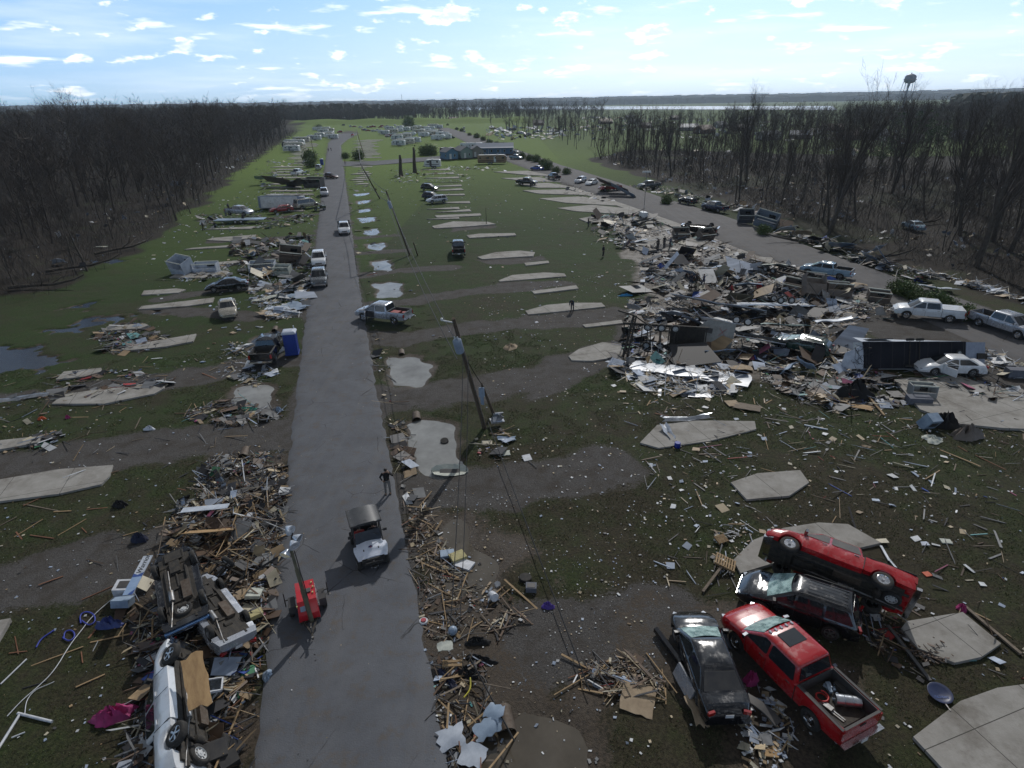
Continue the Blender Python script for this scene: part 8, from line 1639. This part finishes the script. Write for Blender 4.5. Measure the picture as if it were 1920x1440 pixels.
sheet('white poster with a faint green and pink splash on the grass', (1311, 738), 1.7, 1.3, -10, pvc, .1, 0, 0, .03, .1, 'poster', 'poster'); cloth('green plant scrap on the white poster', (1308, 737), .8, .4, .12, leafm, 'plant_scrap', 'plant'); block('tan square board below the white poster', (1373, 757), (.9, .9, .04), 5, ply_tan, 'hardboard', 'board', .1); sheet('ribbed tan panel right of the square board', (1400, 764), 1.8, 1.0, -25, wood_gr, .15, 0, 0, .03, .1, 'fence_panel', 'panel'); block('white l shaped trim piece left of the poster', (1237, 735), (.25, 1.2, .06), -15, pvc, 'trim', 'trim'); cloth('bright blue sled on the grass left of the rubble', (1174, 553), 1.7, .5, .15, mat('sky_blue', (.03, .25, .5)), 'sled', 'sled', 5); cloth('sea green sheet floating in the left rain pool', (462, 762), 2.0, .5, .1, green_p, 'sheet', 'sheet', 5); cloth('white sack on the left grass', (280, 803), .8, .35, .18, pvc, 'sack', 'sack'); cloth('orange cloth on the left grass', (77, 783), .6, .4, .12, mat('orange_cloth', (.5, .07, .01)), 'cloth', 'cloth'); cloth('pink bag beside the left field cord', (126, 781), .4, .3, .15, mag, 'bag', 'bag'); sheet('long silver foil strip at the left edge', (35, 745), 4.0, .7, 15, metal_sh, .12, .1, 0, .12, .1, 'foil_sheet', 'sheet'); cloth('blue bag on the verge below the left rain pool', (522, 768), .6, .5, .2, siding_b, 'bag', 'bag')
sheet('white sheet snagged in the trees at the left wood edge', (335, 356), 3.2, 1.8, 60, siding, 1.8, -.9, .2, .2, .2); sheet('white scrap against the trees at the near left wood', (112, 495), 1.8, 1.2, 20, siding, .6, -.6, 0, .2, .3); sheet('pale pink sheet on the grass at the left wood edge', (188, 462), 2.0, .8, 5, foam, .1, 0, 0, .05, .1); sheet('bright white sheet beside the pool left of the road', (560, 446), 3.4, 1.6, 5, siding, .3, -.25, 0, .1, .1)
for i, px in enumerate(((525,548),(560,540),(545,556),(500,560),(555,575),(520,580),(505,590),(540,585))): sheet('%s siding sheet in the scattered wreck left of the road' % ('first white', 'second white', 'bluish', 'cream', 'pale blue', 'long white', 'tan', 'torn white')[i], px, random.uniform(1.6, 3.2), random.uniform(.8, 1.6), random.uniform(-40, 40), (siding, siding, siding_b, foam, siding_b, siding, ply_tan, siding)[i], .25, random.uniform(-.3, .1), 0, .1, .2)
# planks one could count: the largest loose boards as things of their own ----------------
PK = []
for j in range(10):
    L = .7+.28*j; mb = slab(L, (.04, .07, .035, .05, .06, .04, .09, .06, .04, .07)[j], .03, .012, .0, 5, 1, j); me_ = {}
    for nm, mm in (('pale', wood_lt), ('grey', wood_gr), ('reddish', wood_rd)): me_[nm] = mb.mesh('loose_plank', mm)
    PK.append(me_)
def planks(polypx, n, where, group, zr=(.05, .15), tilt=.1, dmax=9, w_=(6, 3, 2)):
    P = ROADAV(scatter_poly(GP(polypx), n*2))[:n]
    for x, y in P:
        nm = random.choices(('pale', 'grey', 'reddish'), w_)[0]; j = min(dmax, int(abs(random.gauss(0, 3.0)))); size = ('short', 'long')[j > 3]
        o = link('loose_plank', PK[j][nm]); o.location = (x, y, max(float(gz(x, y)), -.27)+random.uniform(*zr)); o.rotation_euler = (0, random.gauss(0, tilt), random.uniform(0, 6.28)); tag(o, '%s %s plank %s' % (size, nm, where), 'plank', '%s %s planks %s' % (size, nm, group))
planks([(330,930),(520,890),(530,1060),(490,1140),(420,1110),(290,1040)], 60, 'in the splintered pile above the trailer frame', 'in the upper left pile', (.2, .75), .3)
planks([(250,1180),(300,1060),(430,1230),(500,1200),(450,1440),(250,1440)], 40, 'in the wreckage around the white pickup', 'around the white pickup', (.1, .5), .3)
planks([(755,940),(800,930),(880,1090),(985,1110),(930,1190),(850,1200),(800,1190)], 32, 'strewn along the right road verge', 'on the right road verge', (.04, .12), .08, 6)
planks([(810,1225),(900,1240),(1000,1440),(850,1440)], 22, 'in the verge debris at the bottom of the photo', 'in the bottom verge debris', (.1, .35), .25, 7)
planks([(1000,1235),(1240,1240),(1260,1310),(1130,1310)], 18, 'beside the large square tan board', 'beside the square tan board', (.05, .15), .1, 6)
planks([(1200,720),(1900,800),(1900,1150),(1300,950)], 30, 'scattered over the open grass right of centre', 'over the open right hand grass', (.03, .06), .03, 8)
planks([(0,900),(250,940),(240,1200),(60,1440),(0,1440)], 22, 'lying on the left grass', 'on the left grass', (.03, .06), .03, 7, (5, 1, 4))
planks([(240,700),(500,640),(520,800),(100,860)], 16, 'on the grass by the left pads', 'by the left pads', (.03, .06), .03, 6)
# ================================================================ HAZE
hz_ = bpy.data.materials.new('haze'); hz_.use_nodes = True; n = hz_.node_tree.nodes; n.remove(n['Principled BSDF']); pv = n.new('ShaderNodeVolumePrincipled'); pv.inputs['Color'].default_value = (.72, .86, 1, 1); pv.inputs['Density'].default_value = 9e-5; pv.inputs['Anisotropy'].default_value = .3; hz_.node_tree.links.new(pv.outputs[0], n['Material Output'].inputs['Volume'])
o = MB().box((0, 5000, 30), (22000, 22000, 64)).build('haze', hz_); o['kind'] = 'stuff'
